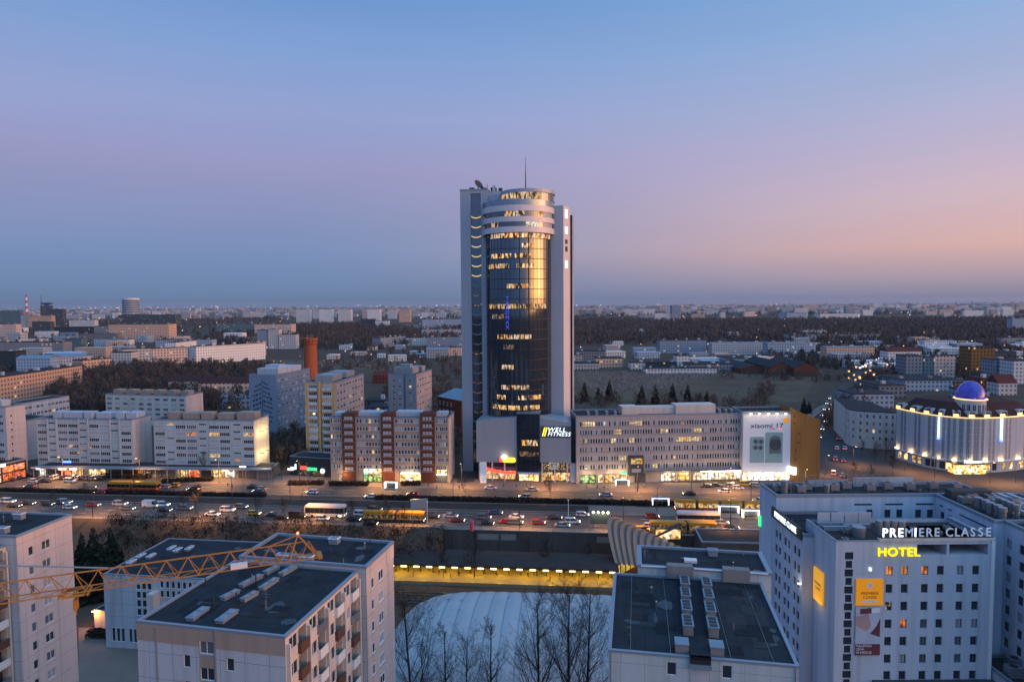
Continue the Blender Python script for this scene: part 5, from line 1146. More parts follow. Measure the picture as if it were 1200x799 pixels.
# left wing
lw_ = Part(49.9, 112.6, 12, 12.6, 28.0)
for r in range(9):
    for j in range(6):
        x = (.9, 2.5, 5.0, 6.6, 9.1, 10.7)[j]; lw_.win('L', x + .4, lw_.H - 4.6 - r * 2.8, 1.0, 1.5, pick(0, .1, ()), 1, recess=.28, fr='dark_metal')
lw_.finish(); 
bd = put('side_sign', None, lw_.o); add(bd, 'sign_board', 'sign_dark', (-.5, -.2, -.2, 12.8, lw_.H - 1.0, lw_.H + 1.0)); text('PREMIERE CLASSE', 1.6, (-.55, 6.3, lw_.H + .0), LF, 'e_signwhite', bd, .05, bold=-.015, sx=.72, space=1.08)
plight('wall_lamp_glow', (-1.2, .6, lw_.H - 8.6), 55, (1, .85, .6), .15, lw_.o); add(lw_.o, 'wall_lamp', 'e_signwhite', (-.5, -.05, .2, .7, lw_.H - 9.0, lw_.H - 8.8))
# back wing and right wing
bw = Part(50.3, 125.2, 40, 8.5, 31.2, 'wall_hotel_back', roof='bitumen_brown')
for px_ in (1019, 1040, 1054, 1076, 1090):
    for r in range(3): bw.win('F', bw.fx(px_, 600)[0], bw.fx(px_, 606.5)[1] - r * 2.8, 1.15, 1.6, 'glass', 1, recess=.25, fr='dark_metal')
for p0, p1 in ((1001, 1022), (1037, 1058.5), (1073, 1094.5)): x = bw.fx(p0, 590)[0]; x2 = bw.fx(p1, 590)[0]; bw.win('F', (x + x2) / 2, bw.fx(1050, 592)[1], x2 - x, .38, 'glass', 1, recess=.3, fr='dark_metal', sill=False)
bw.finish()
hs = put('hotel_sign', None, bw.o); b = MB()
for i, ch in enumerate('HOTEL'): text(ch, 1.5, (AT(916, 620, 124.6)[0] - 50.3, -.5, AT(916, 619 + i * 9.5, 124.6)[1] + 6), (math.pi / 2, 0, -.6), 'e_hotelyellow', hs, .06, bold=.05)
add(hs, 'sign_bracket', 'dark_metal', (AT(916, 620, 124.6)[0] - 50.35, AT(916, 620, 124.6)[0] - 50.25, -.48, -.02, AT(916, 660, 124.6)[1] + 6, AT(916, 614, 124.6)[1] + 6))
add(bw.o, 'green_sign', 'e_green', (-.35, -.02, 7.5, 8.2, AT(894, 618, 132)[1] + 6, AT(894, 606, 132)[1] + 6))
b = MB(); b.tube((3.6, 2, bw.H - .5), (3.6, 2, bw.H + 2.6), .05); b.build('antenna', 'steel', bw.o)
for x_, y_ in ((1.8, 4), (4.2, 5.5), (6, 3.2), (8, 5), (13, 4.2), (16, 5.5), (20, 4), (24, 5), (28, 4.4), (33, 5), (37, 4)): hvac(bw.o, x_, y_, bw.H - .5, 1.7, 1.2, 1.4)
cyl(bw.o, 2.5, 2.5, bw.H - .5, .6, 2.6); cyl(bw.o, 11, 3, bw.H - .5, .5, 1.6)
add(bw.o, 'plant_screen', 'roof_pale', (18, 30, 6.5, 6.7, bw.H - .4, bw.H + 1.5), (9, 17, 6.8, 7.0, bw.H - .4, bw.H + 1.0)); add(bw.o, 'roof_rail', 'steel', *[(7 + i * 1.6, 7.08 + i * 1.6, 6.0, 6.08, bw.H - .4, bw.H + 2.2) for i in range(12)], (7, 25, 6.0, 6.06, bw.H + 2.15, bw.H + 2.22), (7, 25, 6.0, 6.06, bw.H + 1.2, bw.H + 1.26))
rw = Part(80.6, 109.6, 16, 15.6, 31.2, 'wall_hotel_back', roof='bitumen_brown')
rw2 = Part(82.3, 88, 16, 21.6, 31.2, 'wall_hotel_back', roof='bitumen_brown')
for r in range(8):
    for x in (2.2, 4.4): rw.win('L', x, rw.H - 4.4 - r * 2.8, 1.15, 1.6, 'glass', 1, recess=.25, fr='dark_metal')
    for x in (1.2, 4.0, 6.5, 9.5, 12.2, 15): rw2.win('L', x, rw2.H - 4.4 - r * 2.8, 1.15, 1.6, pick(.06, .2, ('lit_orange', 'lit_yellow')), 1, recess=.25, fr='dark_metal')
for x, w_ in ((1.8, 1.2), (4.2, 1.2), (10.6, 7.5)): rw.win('L', x, rw.H - 2.0, w_, .38, 'glass', 1, recess=.3, fr='dark_metal', sill=False)
rw.finish(); rw2.finish()
for i in range(5): cyl(rw.o, 3.2 + (i % 2) * .3, 2.5 + i * 1.5, rw.H - .5, .6, 1.9)
for i in range(4): cyl(rw.o, 6.0, 3 + i * 1.4, rw.H - .5, .5, 2.2, 'roof_tank')
for x_, y_ in ((2.5, 11), (5, 13), (8, 12), (11, 10), (9, 7), (12, 5)): hvac(rw.o, x_, y_, rw.H - .5, 1.9, 1.4, 1.3)
for i in range(4): add(rw.o, 'duct', 'roof_pale', (7.5 + i * 1.8, 8.2 + i * 1.8, .5, 15, rw.H - .4, rw.H + .3))
for i in range(3): add(rw2.o, 'duct', 'roof_pale', (4 + i * 3, 4.8 + i * 3, 2, 21, rw2.H - .4, rw2.H + .3))
add(rw.o, 'plant_house', 'concrete_dark', (1.5, 9, 13.2, 15.2, rw.H - .4, rw.H + 1.2))
lr = Part(77.6, 97, 18, 12, 8.5, 'wall_hotel', roof='bitumen_brown'); lr.finish()
for x_, y_ in ((2, 6), (5, 5), (8, 6.5), (4, 8.5)): hvac(lr.o, x_, y_, lr.H - .5, 2.2, 1.6, 1.8)
# glowing passage between block D and the hotel
ps_ = thing('lit_walkway', 'amber lit glazed walkway at the foot of the hotel side wall', 'walkway', (48.2, 84, GZ), 0)
b = MB(); b.box(0, 1.4, 0, 26, 0, .2); b.build('walkway_floor', 'concrete', ps_)
for i in range(9): add(ps_, 'post', 'dark_metal', (0, .12, i * 3.2, i * 3.2 + .12, .2, 3.2)); add(ps_, 'lamp_bar', 'e_gold', (.02, .12, i * 3.2 + .2, i * 3.2 + .32, .4, 3.0))
add(ps_, 'roof_edge', 'e_gold', (-.05, .05, 0, 26, 3.2, 3.35)); add(ps_, 'walkway_roof', 'dark_metal', (.05, 1.4, 0, 26, 3.2, 3.35))
for i in range(3): plight('walkway_glow', (-.6, 4 + i * 9, 2.6), 160, (1, .5, .12), .3, ps_)

# school-like building behind C
sA, sB = G(121, 735, GZ), G(163, 745, GZ)
p0 = Vector(AT(132, 664, 150)[:1] + (150,)); zs_ = AT(121, 672, 141)[1]
sc_ = Bld('school_building', 'low dark-roofed building with white walls and gridded windows behind the crane jib', 'school', AT(121, 672, 141)[:1] + (141,), AT(275, 650, 137)[:1] + (137,), 22, zs_, 'wall_white', z0=GZ, roof='bitumen', par=.15)
for i in range(3):
    for j in range(6): sc_.win('F', sc_.W * .27 + i * 1.3, sc_.H - 3 - j * 1.9, 1.0, 1.5, 'glass', 1) if j < 4 else None
for i in range(11):
    for j in range(2): sc_.win('F', sc_.W * .45 + i * 1.3, sc_.H - 2.4 - j * 2.0, .8, 1.5, 'glass', 1)
for i in range(2): 
    for j in range(3): sc_.win('F', 2 + i * 4 + j * 1.1, 1.5, .8, 3, 'glass', 1, name='tall_window')
add(sc_.o, 'stair_tower', 'wall_cream', (sc_.W * .38, sc_.W * .43, -2.2, -.01, 0, sc_.H - 3)); add(sc_.o, 'white_gable', 'trim_white', (sc_.W - 2, sc_.W + .4, -.3, 20, sc_.H - 1, sc_.H + .8))
for px_, py_ in ((201, 643), (208, 645), (222, 643), (165, 652), (177, 652), (154, 659)):
    p = sc_.P(px_, py_, zs_); vent_box(sc_.o, p[0], min(max(p[1], 1), 21), 2.4, .9, .5, sc_.H - .15)
an = Bld('annexe', 'small one-storey annexe with an orange lamp beside the hedge', 'annexe', G(111, 735, GZ), G(160, 742, GZ), 6, 0.0 + AT(111, 714, G(111, 735, GZ)[1])[1], 'wall_cream', z0=GZ, roof='bitumen', par=.1)
for i in range(6): an.win('F', 3.5 + i * .9 + (i > 2) * 1.5, 1.6, .6, 1.8, 'glass', 1)
b = MB(); b.lathe([(0, -.15), (.2, 0), (0, .15)], 0, 0, 8); b.build('wall_lamp', 'e_lamp', an.o, (.1, -.5, an.H - .2)); plight('wall_lamp_glow', (.4, -.9, an.H - .3), 1100, (1, .36, .06), .15, an.o)
an.finish(); sc_.finish()
sheet('courtyard', [G(92, 790, GZ), (G(92, 735, GZ)[0], G(92, 735, GZ)[1]), G(165, 735, GZ), G(178, 830, GZ), G(92, 830, GZ)], GZ + .03, 'paving', False)

# ------------------------------------------------------------------ air dome, sunken platform, ribbed shell
td = thing('sports_dome', 'white inflated sports hall with curved seams behind the bare trees', 'sports hall', (7.5, 129, GZ), math.radians(-5))
b = MB(); nu, nv = 132, 28; Lx, Ly, Hz = 34.0, 21.0, 13.0
def tp(i, j):
    a = -1 + 2 * i / nu; x = Lx * a; e = (1 - abs(a) ** 5) ** (1 / 2.4) if abs(a) < 1 else 0
    t = math.pi * j / nv; y = -Ly * math.cos(t); z = Hz * math.sin(t) ** .8 if 0 < j < nv else 0
    return (x, y * (e ** .5 if e > 0 else 0), z * e + (.20 * abs(math.sin(a * 11 * math.pi)) * math.sin(t) if abs(a) < .93 else 0))
V_ = [[tp(i, j) for j in range(nv + 1)] for i in range(nu + 1)]
for i in range(nu):
    for j in range(nv): b.face([V_[i][j], V_[i + 1][j], V_[i + 1][j + 1], V_[i][j + 1]])
me = b.mesh('membrane', ['tent'], True); o = put('membrane', me, td)
import bmesh
bm = bmesh.new(); bm.from_mesh(me); bmesh.ops.remove_doubles(bm, verts=bm.verts, dist=1e-3); bmesh.ops.recalc_face_normals(bm, faces=bm.faces); bm.to_mesh(me); bm.free()
for q in range(-9, 10):
    a = q / 11; b = MB(); pr = None; w = .22 if q == -7 else .11
    for j in range(nv + 1):
        t = math.pi * j / nv; e = (1 - abs(a) ** 5) ** (1 / 2.4); p = (Lx * a, -Ly * math.cos(t) * e ** .5, (Hz * math.sin(t) ** .8 if 0 < j < nv else 0) * e + .02)
        if pr: b.face([(pr[0] - w, pr[1], pr[2] + .04), (pr[0] + w, pr[1], pr[2] + .04), (p[0] + w, p[1], p[2] + .04), (p[0] - w, p[1], p[2] + .04)])
        pr = p
    b.build('seam', 'tent_seam' if w > .1 else 'tent_seam', td)
for i in range(10):
    a = rnd.uniform(-.85, .5); t = rnd.uniform(.9, 2.2); e = (1 - abs(a) ** 5) ** (1 / 2.4); p = (Lx * a, -Ly * math.cos(t) * e ** .5, Hz * math.sin(t) ** .8 * e + .12)
    b = MB(); b.lathe([(0, .05), (.4, .0)], 0, 0, 10); o = b.build('patch', 'tent_seam', td, p); o.rotation_euler = (-(math.pi / 2 - t) * .6 * -1, 0, 0)
pf = thing('railway_platform', 'sunken platform glowing yellow under a long dark canopy', 'platform', (*RD(-58, 169), Zr), RA)
PL = 69
mat('platform_paving', (.24, .20, .12), .7, .15, .5); add(pf, 'platform_deck', 'platform_paving', (0, PL, 0, 11, 0, .9)); add(pf, 'platform_edge', 'e_gold' if 0 else 'bus_yellow', (0, PL, -.04, .5, .9, .93))
add(pf, 'back_wall', 'station', (0, PL, 10.4, 10.6, .9, 4.6)); add(pf, 'canopy_roof', 'bitumen_brown', (-.5, PL, 1.7, 12.4, 4.6, 4.9)); add(pf, 'canopy_fascia', 'bitumen_brown', (-.5, PL, 1.55, 1.7, 4.3, 4.95))  # back wall glows by itself, the canopy lamps' yellow light put into its colour
for i in range(20): add(pf, 'lamp_bar', 'e_strip', (1 + i * 3.45, 2.5 + i * 3.45, 1.3, 1.9, 4.1, 4.4)); add(pf, 'canopy_post', 'dark_metal', (1.7 + i * 3.45, 1.9 + i * 3.45, 6, 6.2, .9, 4.6))
for i in range(10): add(pf, 'poster_board', rnd.choice(['dark_metal', 'sign_panel', 'brick_red']), (2 + i * 6.8, 3.6 + i * 6.8, 10.2, 10.35, 1.6, 3.2)); plight('lamp_glow', (3 + i * 6.9, 4.4, 3.9), 950, (1, .56, .03), .3, pf)
sh = thing('ribbed_shell', 'bronze ribbed shell roof rising over the station stairs', 'shell roof', (0, 0, 0))
c00, c01 = Vector((*G(720.5, 660, -1.0), -1.0)), Vector((AT(721, 606, 190)[0], 190, AT(721, 606, 190)[1])); c11 = Vector((AT(802, 641, 184)[0], 184, AT(802, 641, 184)[1] - .3)); c10 = Vector((*G(800, 668, -3), -3))
def sp_(a, t):
    l = c00.lerp(c01, t); r = c10.lerp(c11, t); p = l.lerp(r, a); p.z += 4.2 * math.sin(math.pi * t) * (1 - a * .6); p.x -= 2.2 * math.sin(math.pi * t) * (1 - a) + 1.0 * math.sin(math.pi * a) * (1 - t); return p
n = 11
b = MB()
for k_ in range(n):
    a0, a1, a2 = k_ / n, (k_ + .58) / n, (k_ + 1) / n
    for j in range(14):
        t0, t1 = j / 14, (j + 1) / 14
        U = lambda a, t, d: tuple(sp_(a, t) + Vector((0, 0, d)))
        b.face([U(a0, t0, .12), U(a1, t0, .12), U(a1, t1, .12), U(a0, t1, .12)]); b.face([U(a1, t0, -.08), U(a2, t0, -.08), U(a2, t1, -.08), U(a1, t1, -.08)], 1); b.face([U(a1, t0, .12), U(a1, t0, -.08), U(a1, t1, -.08), U(a1, t1, .12)], 1); b.face([U(a0, t0, -.08), U(a0, t0, .12), U(a0, t1, .12), U(a0, t1, -.08)], 1)
mat('bronze', (.23, .145, .10), .45, .12, .4, metal=.35); mat('bronze_dark', (.07, .062, .06), .6, .1, 1)
b.build('shell', ['bronze', 'bronze_dark'], sh)
b = MB(); q0, q1 = Vector((*G(722, 664, -1.5), -1.5)), Vector((*G(745, 652, -.5), -.5))
for i in range(4): t = i / 4; p = q0.lerp(q1, t); r = q0.lerp(q1, t + .2); o = MB(); o.face([tuple(p), tuple(r), (r.x, r.y, r.z - 2.6), (p.x, p.y, p.z - 2.6)]); o.build('stair_glazing', 'station', sh)
plight('stair_glow', tuple(q0.lerp(q1, .5) + Vector((0, -1.2, -.5))), 160, (1, .6, .08), .3, sh)
st = thing('station_pavilion', 'small glazed pavilion with warm light under an oblique dark beam', 'pavilion', (*G(786, 634), 0), 0)
b = MB(); b.tube((-8.5, -2, .3), (3.5, 2, 4.2), .35, n=4); b.build('beam', 'dark_metal', st); add(st, 'glazing', 'shop_warm', (-4, 3, 1, 1.2, .3, 3.0)); b = MB(); b.face([(-6, 1, .5), (3.5, 1.5, 4.1), (3.5, 4, 4.1), (-6, 4, .5)]); b.build('roof', 'dark_metal', st)
kz = Bld('dark_pavilion', 'dark flat-roofed pavilion between the yellow buses and the pale block', 'pavilion', RD(34, 182), RD(58, 182), 11, 3.0, 'concrete_dark', roof='bitumen_brown', par=.3, z0=-6); kz.finish()

# ------------------------------------------------------------------ tower crane
zj = 44.5; jt = Vector((*G(373, 650, zj), zj)); jl = Vector((*G(0, 704, zj), zj)); dj = (jl - jt).normalized(); JL = 78.0
cr = thing('tower_crane', 'orange lattice crane jib reaching in from the left', 'crane', tuple(jt), math.atan2(dj.y, dj.x))
def truss(b, L, w, h, n, x0=0, r=.062):
    for y in (-w / 2, w / 2): b.tube((x0, y, 0), (x0 + L, y, 0), r, n=4)
    b.tube((x0 + 1.2, 0, h), (x0 + L, 0, h), r * 1.2, n=4)
    s = L / n
    for i in range(n):
        a = x0 + i * s; m_ = a + s / 2; e = a + s
        for y in (-w / 2, w / 2): b.tube((a, y, 0), (m_, 0, h), r * .62, n=4); b.tube((m_, 0, h), (e, y, 0), r * .62, n=4)
        b.tube((a, -w / 2, 0), (a, w / 2, 0), r * .6, n=4); b.tube((a, -w / 2, 0), (e, w / 2, 0), r * .5, n=4)
b = MB(); truss(b, JL, 1.25, 1.45, 46); b.build('jib', 'crane_yellow', cr)
b = MB(); b.tube((.1, -.6, 0), (1.8, 0, 2.15), .07, n=4); b.tube((.1, .6, 0), (1.8, 0, 2.15), .07, n=4); b.tube((2.6, -.6, 0), (1.8, 0, 2.15), .07, n=4); b.tube((2.6, .6, 0), (1.8, 0, 2.15), .07, n=4); b.tube((1.8, 0, 2.15), (4.4, 0, 1.45), .06, n=4); b.box(-.3, .1, -.7, .7, -.15, .15); b.build('jib_head', 'crane_yellow', cr)
b = MB(); b.lathe([(0, -.14), (.13, 0), (0, .14)], 0, 0, 8); em('e_crane', (1, .18, .05), 7, True); b.build('warning_lamp', 'e_crane', cr, (1.8, 0, 2.35))
xt = 19.5; b = MB(); b.box(xt - .8, xt + .8, -.8, -.7, -.3, -.1); b.box(xt - .8, xt + .8, .7, .8, -.3, -.1); b.box(xt - .8, xt - .7, -.7, .7, -.28, -.12); b.box(xt + .7, xt + .8, -.7, .7, -.28, -.12); b.box(xt - .15, xt + .15, -.3, .3, -.45, -.1)
for s_ in (-1, 1): b.tube((xt + s_, -.8, -.2), (xt + s_, .8, -.2), .12, n=8)
b.build('trolley', 'crane_yellow', cr)
b = MB(); b.box(xt - .15, xt + .15, -.3, .3, -1.6, -.75); b.tube((xt, 0, -1.6), (xt, 0, -2.1), .05); b.build('hook_block', 'crane_yellow', cr)
b = MB(); b.box(6.2, 7.6, .35, .75, .05, .5); b.build('winch_box', 'trim_white', cr)
xp = (Vector((*G(133, 676, zj), zj)) - jt).length; b = MB(); b.tube((xp, 0, 1.5), (JL + 1, 0, 13), .07, n=5); b.build('tie_bar', 'steel', cr)
b = MB()
for x_ in (-1, 1):
    for y_ in (-1, 1): b.tube((JL + 2 + x_, y_, -50.5), (JL + 2 + x_, y_, 4), .13, n=4)
for i in range(27):
    z_ = -50.5 + i * 2
    for (p_, q_) in (((-1, -1), (1, -1)), ((1, -1), (1, 1)), ((1, 1), (-1, 1)), ((-1, 1), (-1, -1))): b.tube((JL + 2 + p_[0], p_[1], z_), (JL + 2 + q_[0], q_[1], z_ + 2), .06, n=4)
b.tube((JL + 2, 0, 4), (JL + 2, 0, 13.5), .3); b.build('mast', 'crane_yellow', cr)
b = MB(); b.box(JL + 3.4, JL + 5.4, -1.6, .4, 0, 2.3); b.build('cab', 'trim_white', cr)
b = MB(); truss(b, 16, 1.3, 1.4, 8, JL + 4); b.build('counter_jib', 'crane_yellow', cr); add(cr, 'counterweight', 'concrete', (JL + 16, JL + 19.5, -.7, .7, -2.2, .1))

# ------------------------------------------------------------------ trees
def np_mesh(name, verts, faces, m):
    """verts (n,3), faces (k,3) arrays of triangles"""
    me = bpy.data.meshes.new(name); me.vertices.add(len(verts)); me.vertices.foreach_set('co', np.asarray(verts, 'f').ravel())
    k = len(faces); me.loops.add(k * 3); me.loops.foreach_set('vertex_index', np.asarray(faces, 'i').ravel())
    me.polygons.add(k); me.polygons.foreach_set('loop_start', np.arange(0, 3 * k, 3, dtype='i')); me.polygons.foreach_set('loop_total', np.full(k, 3, 'i'))
    me.materials.append(MT[m]); me.update(calc_edges=True); me.validate(); return me
def bare_tree(seed, H_, spread, levels, nb, upright=.6, low=.22, tw=.010):
    """trunk and limbs in one mesh, twigs in another"""
    r = random.Random(seed); T = MB(); K = MB()
    def grow(p, d, L, rad, lev):
        seg = 4 if lev < 3 else 2; q = p; dd = d.copy(); B = T if lev < 2 else K
        for i in range(seg):
            f = i / seg; wb = .022 if lev == 0 else .10; dd = (dd + Vector((r.gauss(0, wb), r.gauss(0, wb), r.gauss(0, .05) + (.05 if lev else .06)))).normalized()
            e = q + dd * (L / seg); r0 = rad * (1 - .75 * f); r1 = rad * (1 - .75 * (f + 1 / seg))
            B.tube(q, e, max(r0, tw), max(r1, tw * .7), 6 if lev == 0 else (4 if lev < 2 else 3), caps=False)
            if lev < levels:
                k = nb[lev] / seg
                k = int(k) + (1 if r.random() < k - int(k) else 0)
                if lev == 0 and f < low: k = 0
                for _ in range(k):
                    t = r.random(); s = q.lerp(e, t); a = r.uniform(0, 2 * math.pi)
                    ax = dd.orthogonal().normalized(); ax.rotate(Matrix.Rotation(a, 3, dd)); tilt = r.uniform(.45, .95) * (1.15 - upright * .6)
                    nd = (dd * math.cos(tilt) + ax * math.sin(tilt)).normalized(); nd = (nd + Vector((0, 0, .25 * upright))).normalized()
                    top = (f + t / seg)
                    LL = L * (spread if lev == 0 else .52) * (max(.28, 1.05 - abs(top - .38) * 1.25) if lev == 0 else 1 - .35 * top) * r.uniform(.75, 1.15)
                    grow(s, nd, LL, max(rad * (1 - .7 * top) * .42, tw), lev + 1)
            q = e
    grow(Vector((0, 0, 0)), Vector((0, 0, 1)), H_, H_ * .0115, 0)
    return T.mesh('trunk', ['bark']), K.mesh('crown', ['twig'])
def conifer(seed, H_, R_):
    r = random.Random(seed); T = MB(); T.tube((0, 0, 0), (0, 0, H_), H_ * .016, .02, 6); K = MB()
    lay = int(H_ * 2.2)
    for i in range(lay):
        f = i / lay; z = H_ * (.07 + .92 * f); rr = R_ * (1 - f) ** .85 * r.uniform(.8, 1.12) + .12
        for j in range(max(5, int(15 * (1 - f * .6)))):
            a = r.uniform(0, 2 * math.pi); L = rr * r.uniform(.65, 1.1); d = Vector((math.cos(a), math.sin(a), 0)); n = Vector((-d.y, d.x, 0)); dz = -L * r.uniform(.12, .4)
            w = .18 + L * .20
            p0 = Vector((0, 0, z)); pm = d * L * .6 + Vector((0, 0, z + dz * .4)); pe = d * L + Vector((0, 0, z + dz))
            K.face([p0, pm - n * w, pe, pm + n * w]); K.face([pm - n * w, pe - n * w * .3 + Vector((0, 0, -.5 * w)), pm + Vector((0, 0, -w * 1.3))]); K.face([pm + n * w, pm + Vector((0, 0, -w * 1.3)), pe + n * w * .3 + Vector((0, 0, -.5 * w))])
    return T.mesh('trunk', ['bark']), K.mesh('crown', ['conifer'])
def plant(pair, name, label, loc, rz=0, sc=1.0, group=None):
    o = thing(name, label, 'tree', loc, rz, group); o.scale = (sc, sc, sc); put('trunk', pair[0], o); put('crown', pair[1], o); return o
BIG = [bare_tree(11, 25, .50, 4, (24, 9, 6, 4), .2, .2, .0085), bare_tree(23, 25, .42, 4, (26, 9, 6, 4), .55, .12, .0085), bare_tree(35, 22, .30, 4, (26, 7, 5, 4), .5, .12, .008)]
SM = [bare_tree(s_, 10, .5, 3, (16, 8, 5), .5, .25, .022) for s_ in (41, 42, 43)]
CN = [conifer(s_, 12, 3.4) for s_ in (51, 52)] + [conifer(53, 15, 5.2)]
def topz(px, py, Y): return AT(px, py, Y)[1]
near = [(482, 703, 103, 0, 'broad bare tree against the left end of the white dome'), (521, 735, 106, 2, 'faint slender bare tree just right of the broadest one before the dome'), (545, 752, 104, 0, 'small bushy bare tree low before the dome middle'), (573, 728, 104, 2, 'narrow spire-like bare tree before the middle of the dome'),
        (630, 703, 102, 1, 'tall oval bare tree before the right half of the dome'), (668, 700, 102, 1, 'left stem of the twin tall bare trees beside the pale block'), (688, 699, 103, 0, 'right stem of the twin tall bare trees, close to the pale block'), (500, 765, 104, 2, 'lowest thin bare tree before the left part of the dome')]
for px, py, Y, k, lab in near:
    x, z = AT(px, py, Y); hh = z - GZ; base = (25, 25, 22)[k]
    plant(BIG[k], 'bare_tree', lab, (x, Y, GZ), rnd.uniform(0, 6), hh / base, 'bare trees before the white dome')
x, y = G(113, 690, GZ); plant(CN[2], 'conifer', 'big dark conifer between the left block and the school roof', (*G(112, 700, GZ), GZ), 0, 1.25)
plant(CN[2], 'conifer', 'second dark conifer close behind the big one left of the school roof', (*G(132, 678, GZ), GZ), 2, .95)
plant(CN[0], 'conifer', 'narrower dark conifer just beyond the left block edge', (*G(97, 668, GZ), GZ), 1, .95)
street = [(232, 603, 9, 'large spreading bare tree on the road verge above the school roof'), (215, 600, 7, 'smaller bare tree left of the spreading one on the verge'), (645, 588, 8.5, 'round bare tree on the central strip before the tower'), (240, 558, 9, 'dark bare tree before the floodlit pale slab'), (330, 563, 8, 'bare tree left of the bar with lit signs'), (320, 566, 6.5, 'thin pale birch beside the bar hedge'),
          (100, 588, 6, 'bare tree on the verge above the left parking'), (144, 596, 5, 'small bare tree over the left traffic queue'), (60, 592, 5, 'small bare tree near the left end of the queue'), (300, 607, 7, 'bare tree left of the white coach'), (332, 611, 7, 'bare tree before the dark vans by the coach'), (410, 613, 7, 'bare tree right of the white coach'), (452, 616, 8, 'bare tree before the articulated bus'), (474, 618, 7, 'bare tree at the right end of the articulated bus'),
          (505, 640, 9, 'bare tree on the slope left of the retaining wall'), (556, 680, 12, 'bare tree rising from the track side before the platform middle'), (640, 672, 9, 'bare tree before the right part of the platform'), (620, 660, 7, 'small bare tree before the dark wall'), (690, 668, 7, 'bare tree at the right end of the dark wall'), (520, 680, 8, 'bare tree at the track side before the platform left'),
          (150, 640, 8, 'bare tree on the ramp above the school roof'), (180, 632, 7, 'bare tree in the middle of the ramp'), (205, 625, 7, 'bare tree at the top of the ramp'), (270, 625, 7, 'bare tree on the dark slope behind the school'), (300, 622, 7, 'bare tree on the dark slope right of the school'), (360, 618, 6, 'bare tree on the slope behind the two-level roof'),
          (1025, 545, 9, 'bare tree before the white rounded corner house'), (1038, 540, 9, 'bare tree between the corner house and the dome hotel'), (1010, 535, 7, 'small bare tree at the corner house door'), (1000, 560, 6, 'bare tree on the traffic island'), (1020, 565, 6, 'bare tree on the near side of the traffic island'), (1046, 556, 7, 'bare tree at the left end of the dome hotel')]
for i, (px, py, h, lab) in enumerate(street):
    x, y = G(px, py); z = 0.0
    c, s_ = math.cos(-RA), math.sin(-RA); ss = x * c - y * s_; dd = x * s_ + y * c
    z = ground_z(ss, dd)
    if z < -.1:
        for _ in range(6): x, y = G(px, py, z); ss = x * c - y * s_; dd = x * s_ + y * c; z = ground_z(ss, dd)
    plant(SM[i % 3], 'bare_tree', lab, (x, y, z), i * 1.7, h / 10, 'bare street trees')
cons = [(685, 470, 24, 'dark conifer nearest the tower beyond the long office'), (701, 468, 16, 'slim small conifer second from the tower'), (714, 469, 26, 'tall conifer third from the tower in the cemetery'), (752, 473, 24, 'left of a close pair of conifers in the cemetery'), (768, 473, 24, 'right of a close pair of conifers in the cemetery'), (788, 473, 26, 'pointed lone conifer in the middle of the cemetery row'), (806, 475, 27, 'broadest conifer of the cemetery row'), (828, 474, 18, 'slim dark conifer at the right end of the cemetery row'), (820, 475, 17, 'small conifer right beside the broadest one'),
        (942, 484, 20, 'dark conifer above the ochre wall'), (948, 484, 16, 'smaller conifer beside the one above the ochre wall'), (158, 433, 13, 'leftmost conifer before the long white building'), (166, 433, 12, 'second conifer before the long white building'), (175, 432, 11, 'third conifer before the long white building'), (251, 434, 15, 'tallest conifer right of the long white building'), (268, 434, 10, 'conifer left of the water tower row'), (275, 434, 12, 'conifer in the row left of the water tower'), (235, 434, 11, 'small conifer beside the tallest one'), (295, 434, 10, 'last conifer before the blue block'), (492, 418, 12, 'lone conifer among the far garden houses')]
for i, (px, py, hp_, lab) in enumerate(cons):
    x, y = G(px, py); plant(CN[i % 2], 'conifer', lab, (x, y, 0), i, hp_ * y / F / 12, 'conifers beyond the buildings')

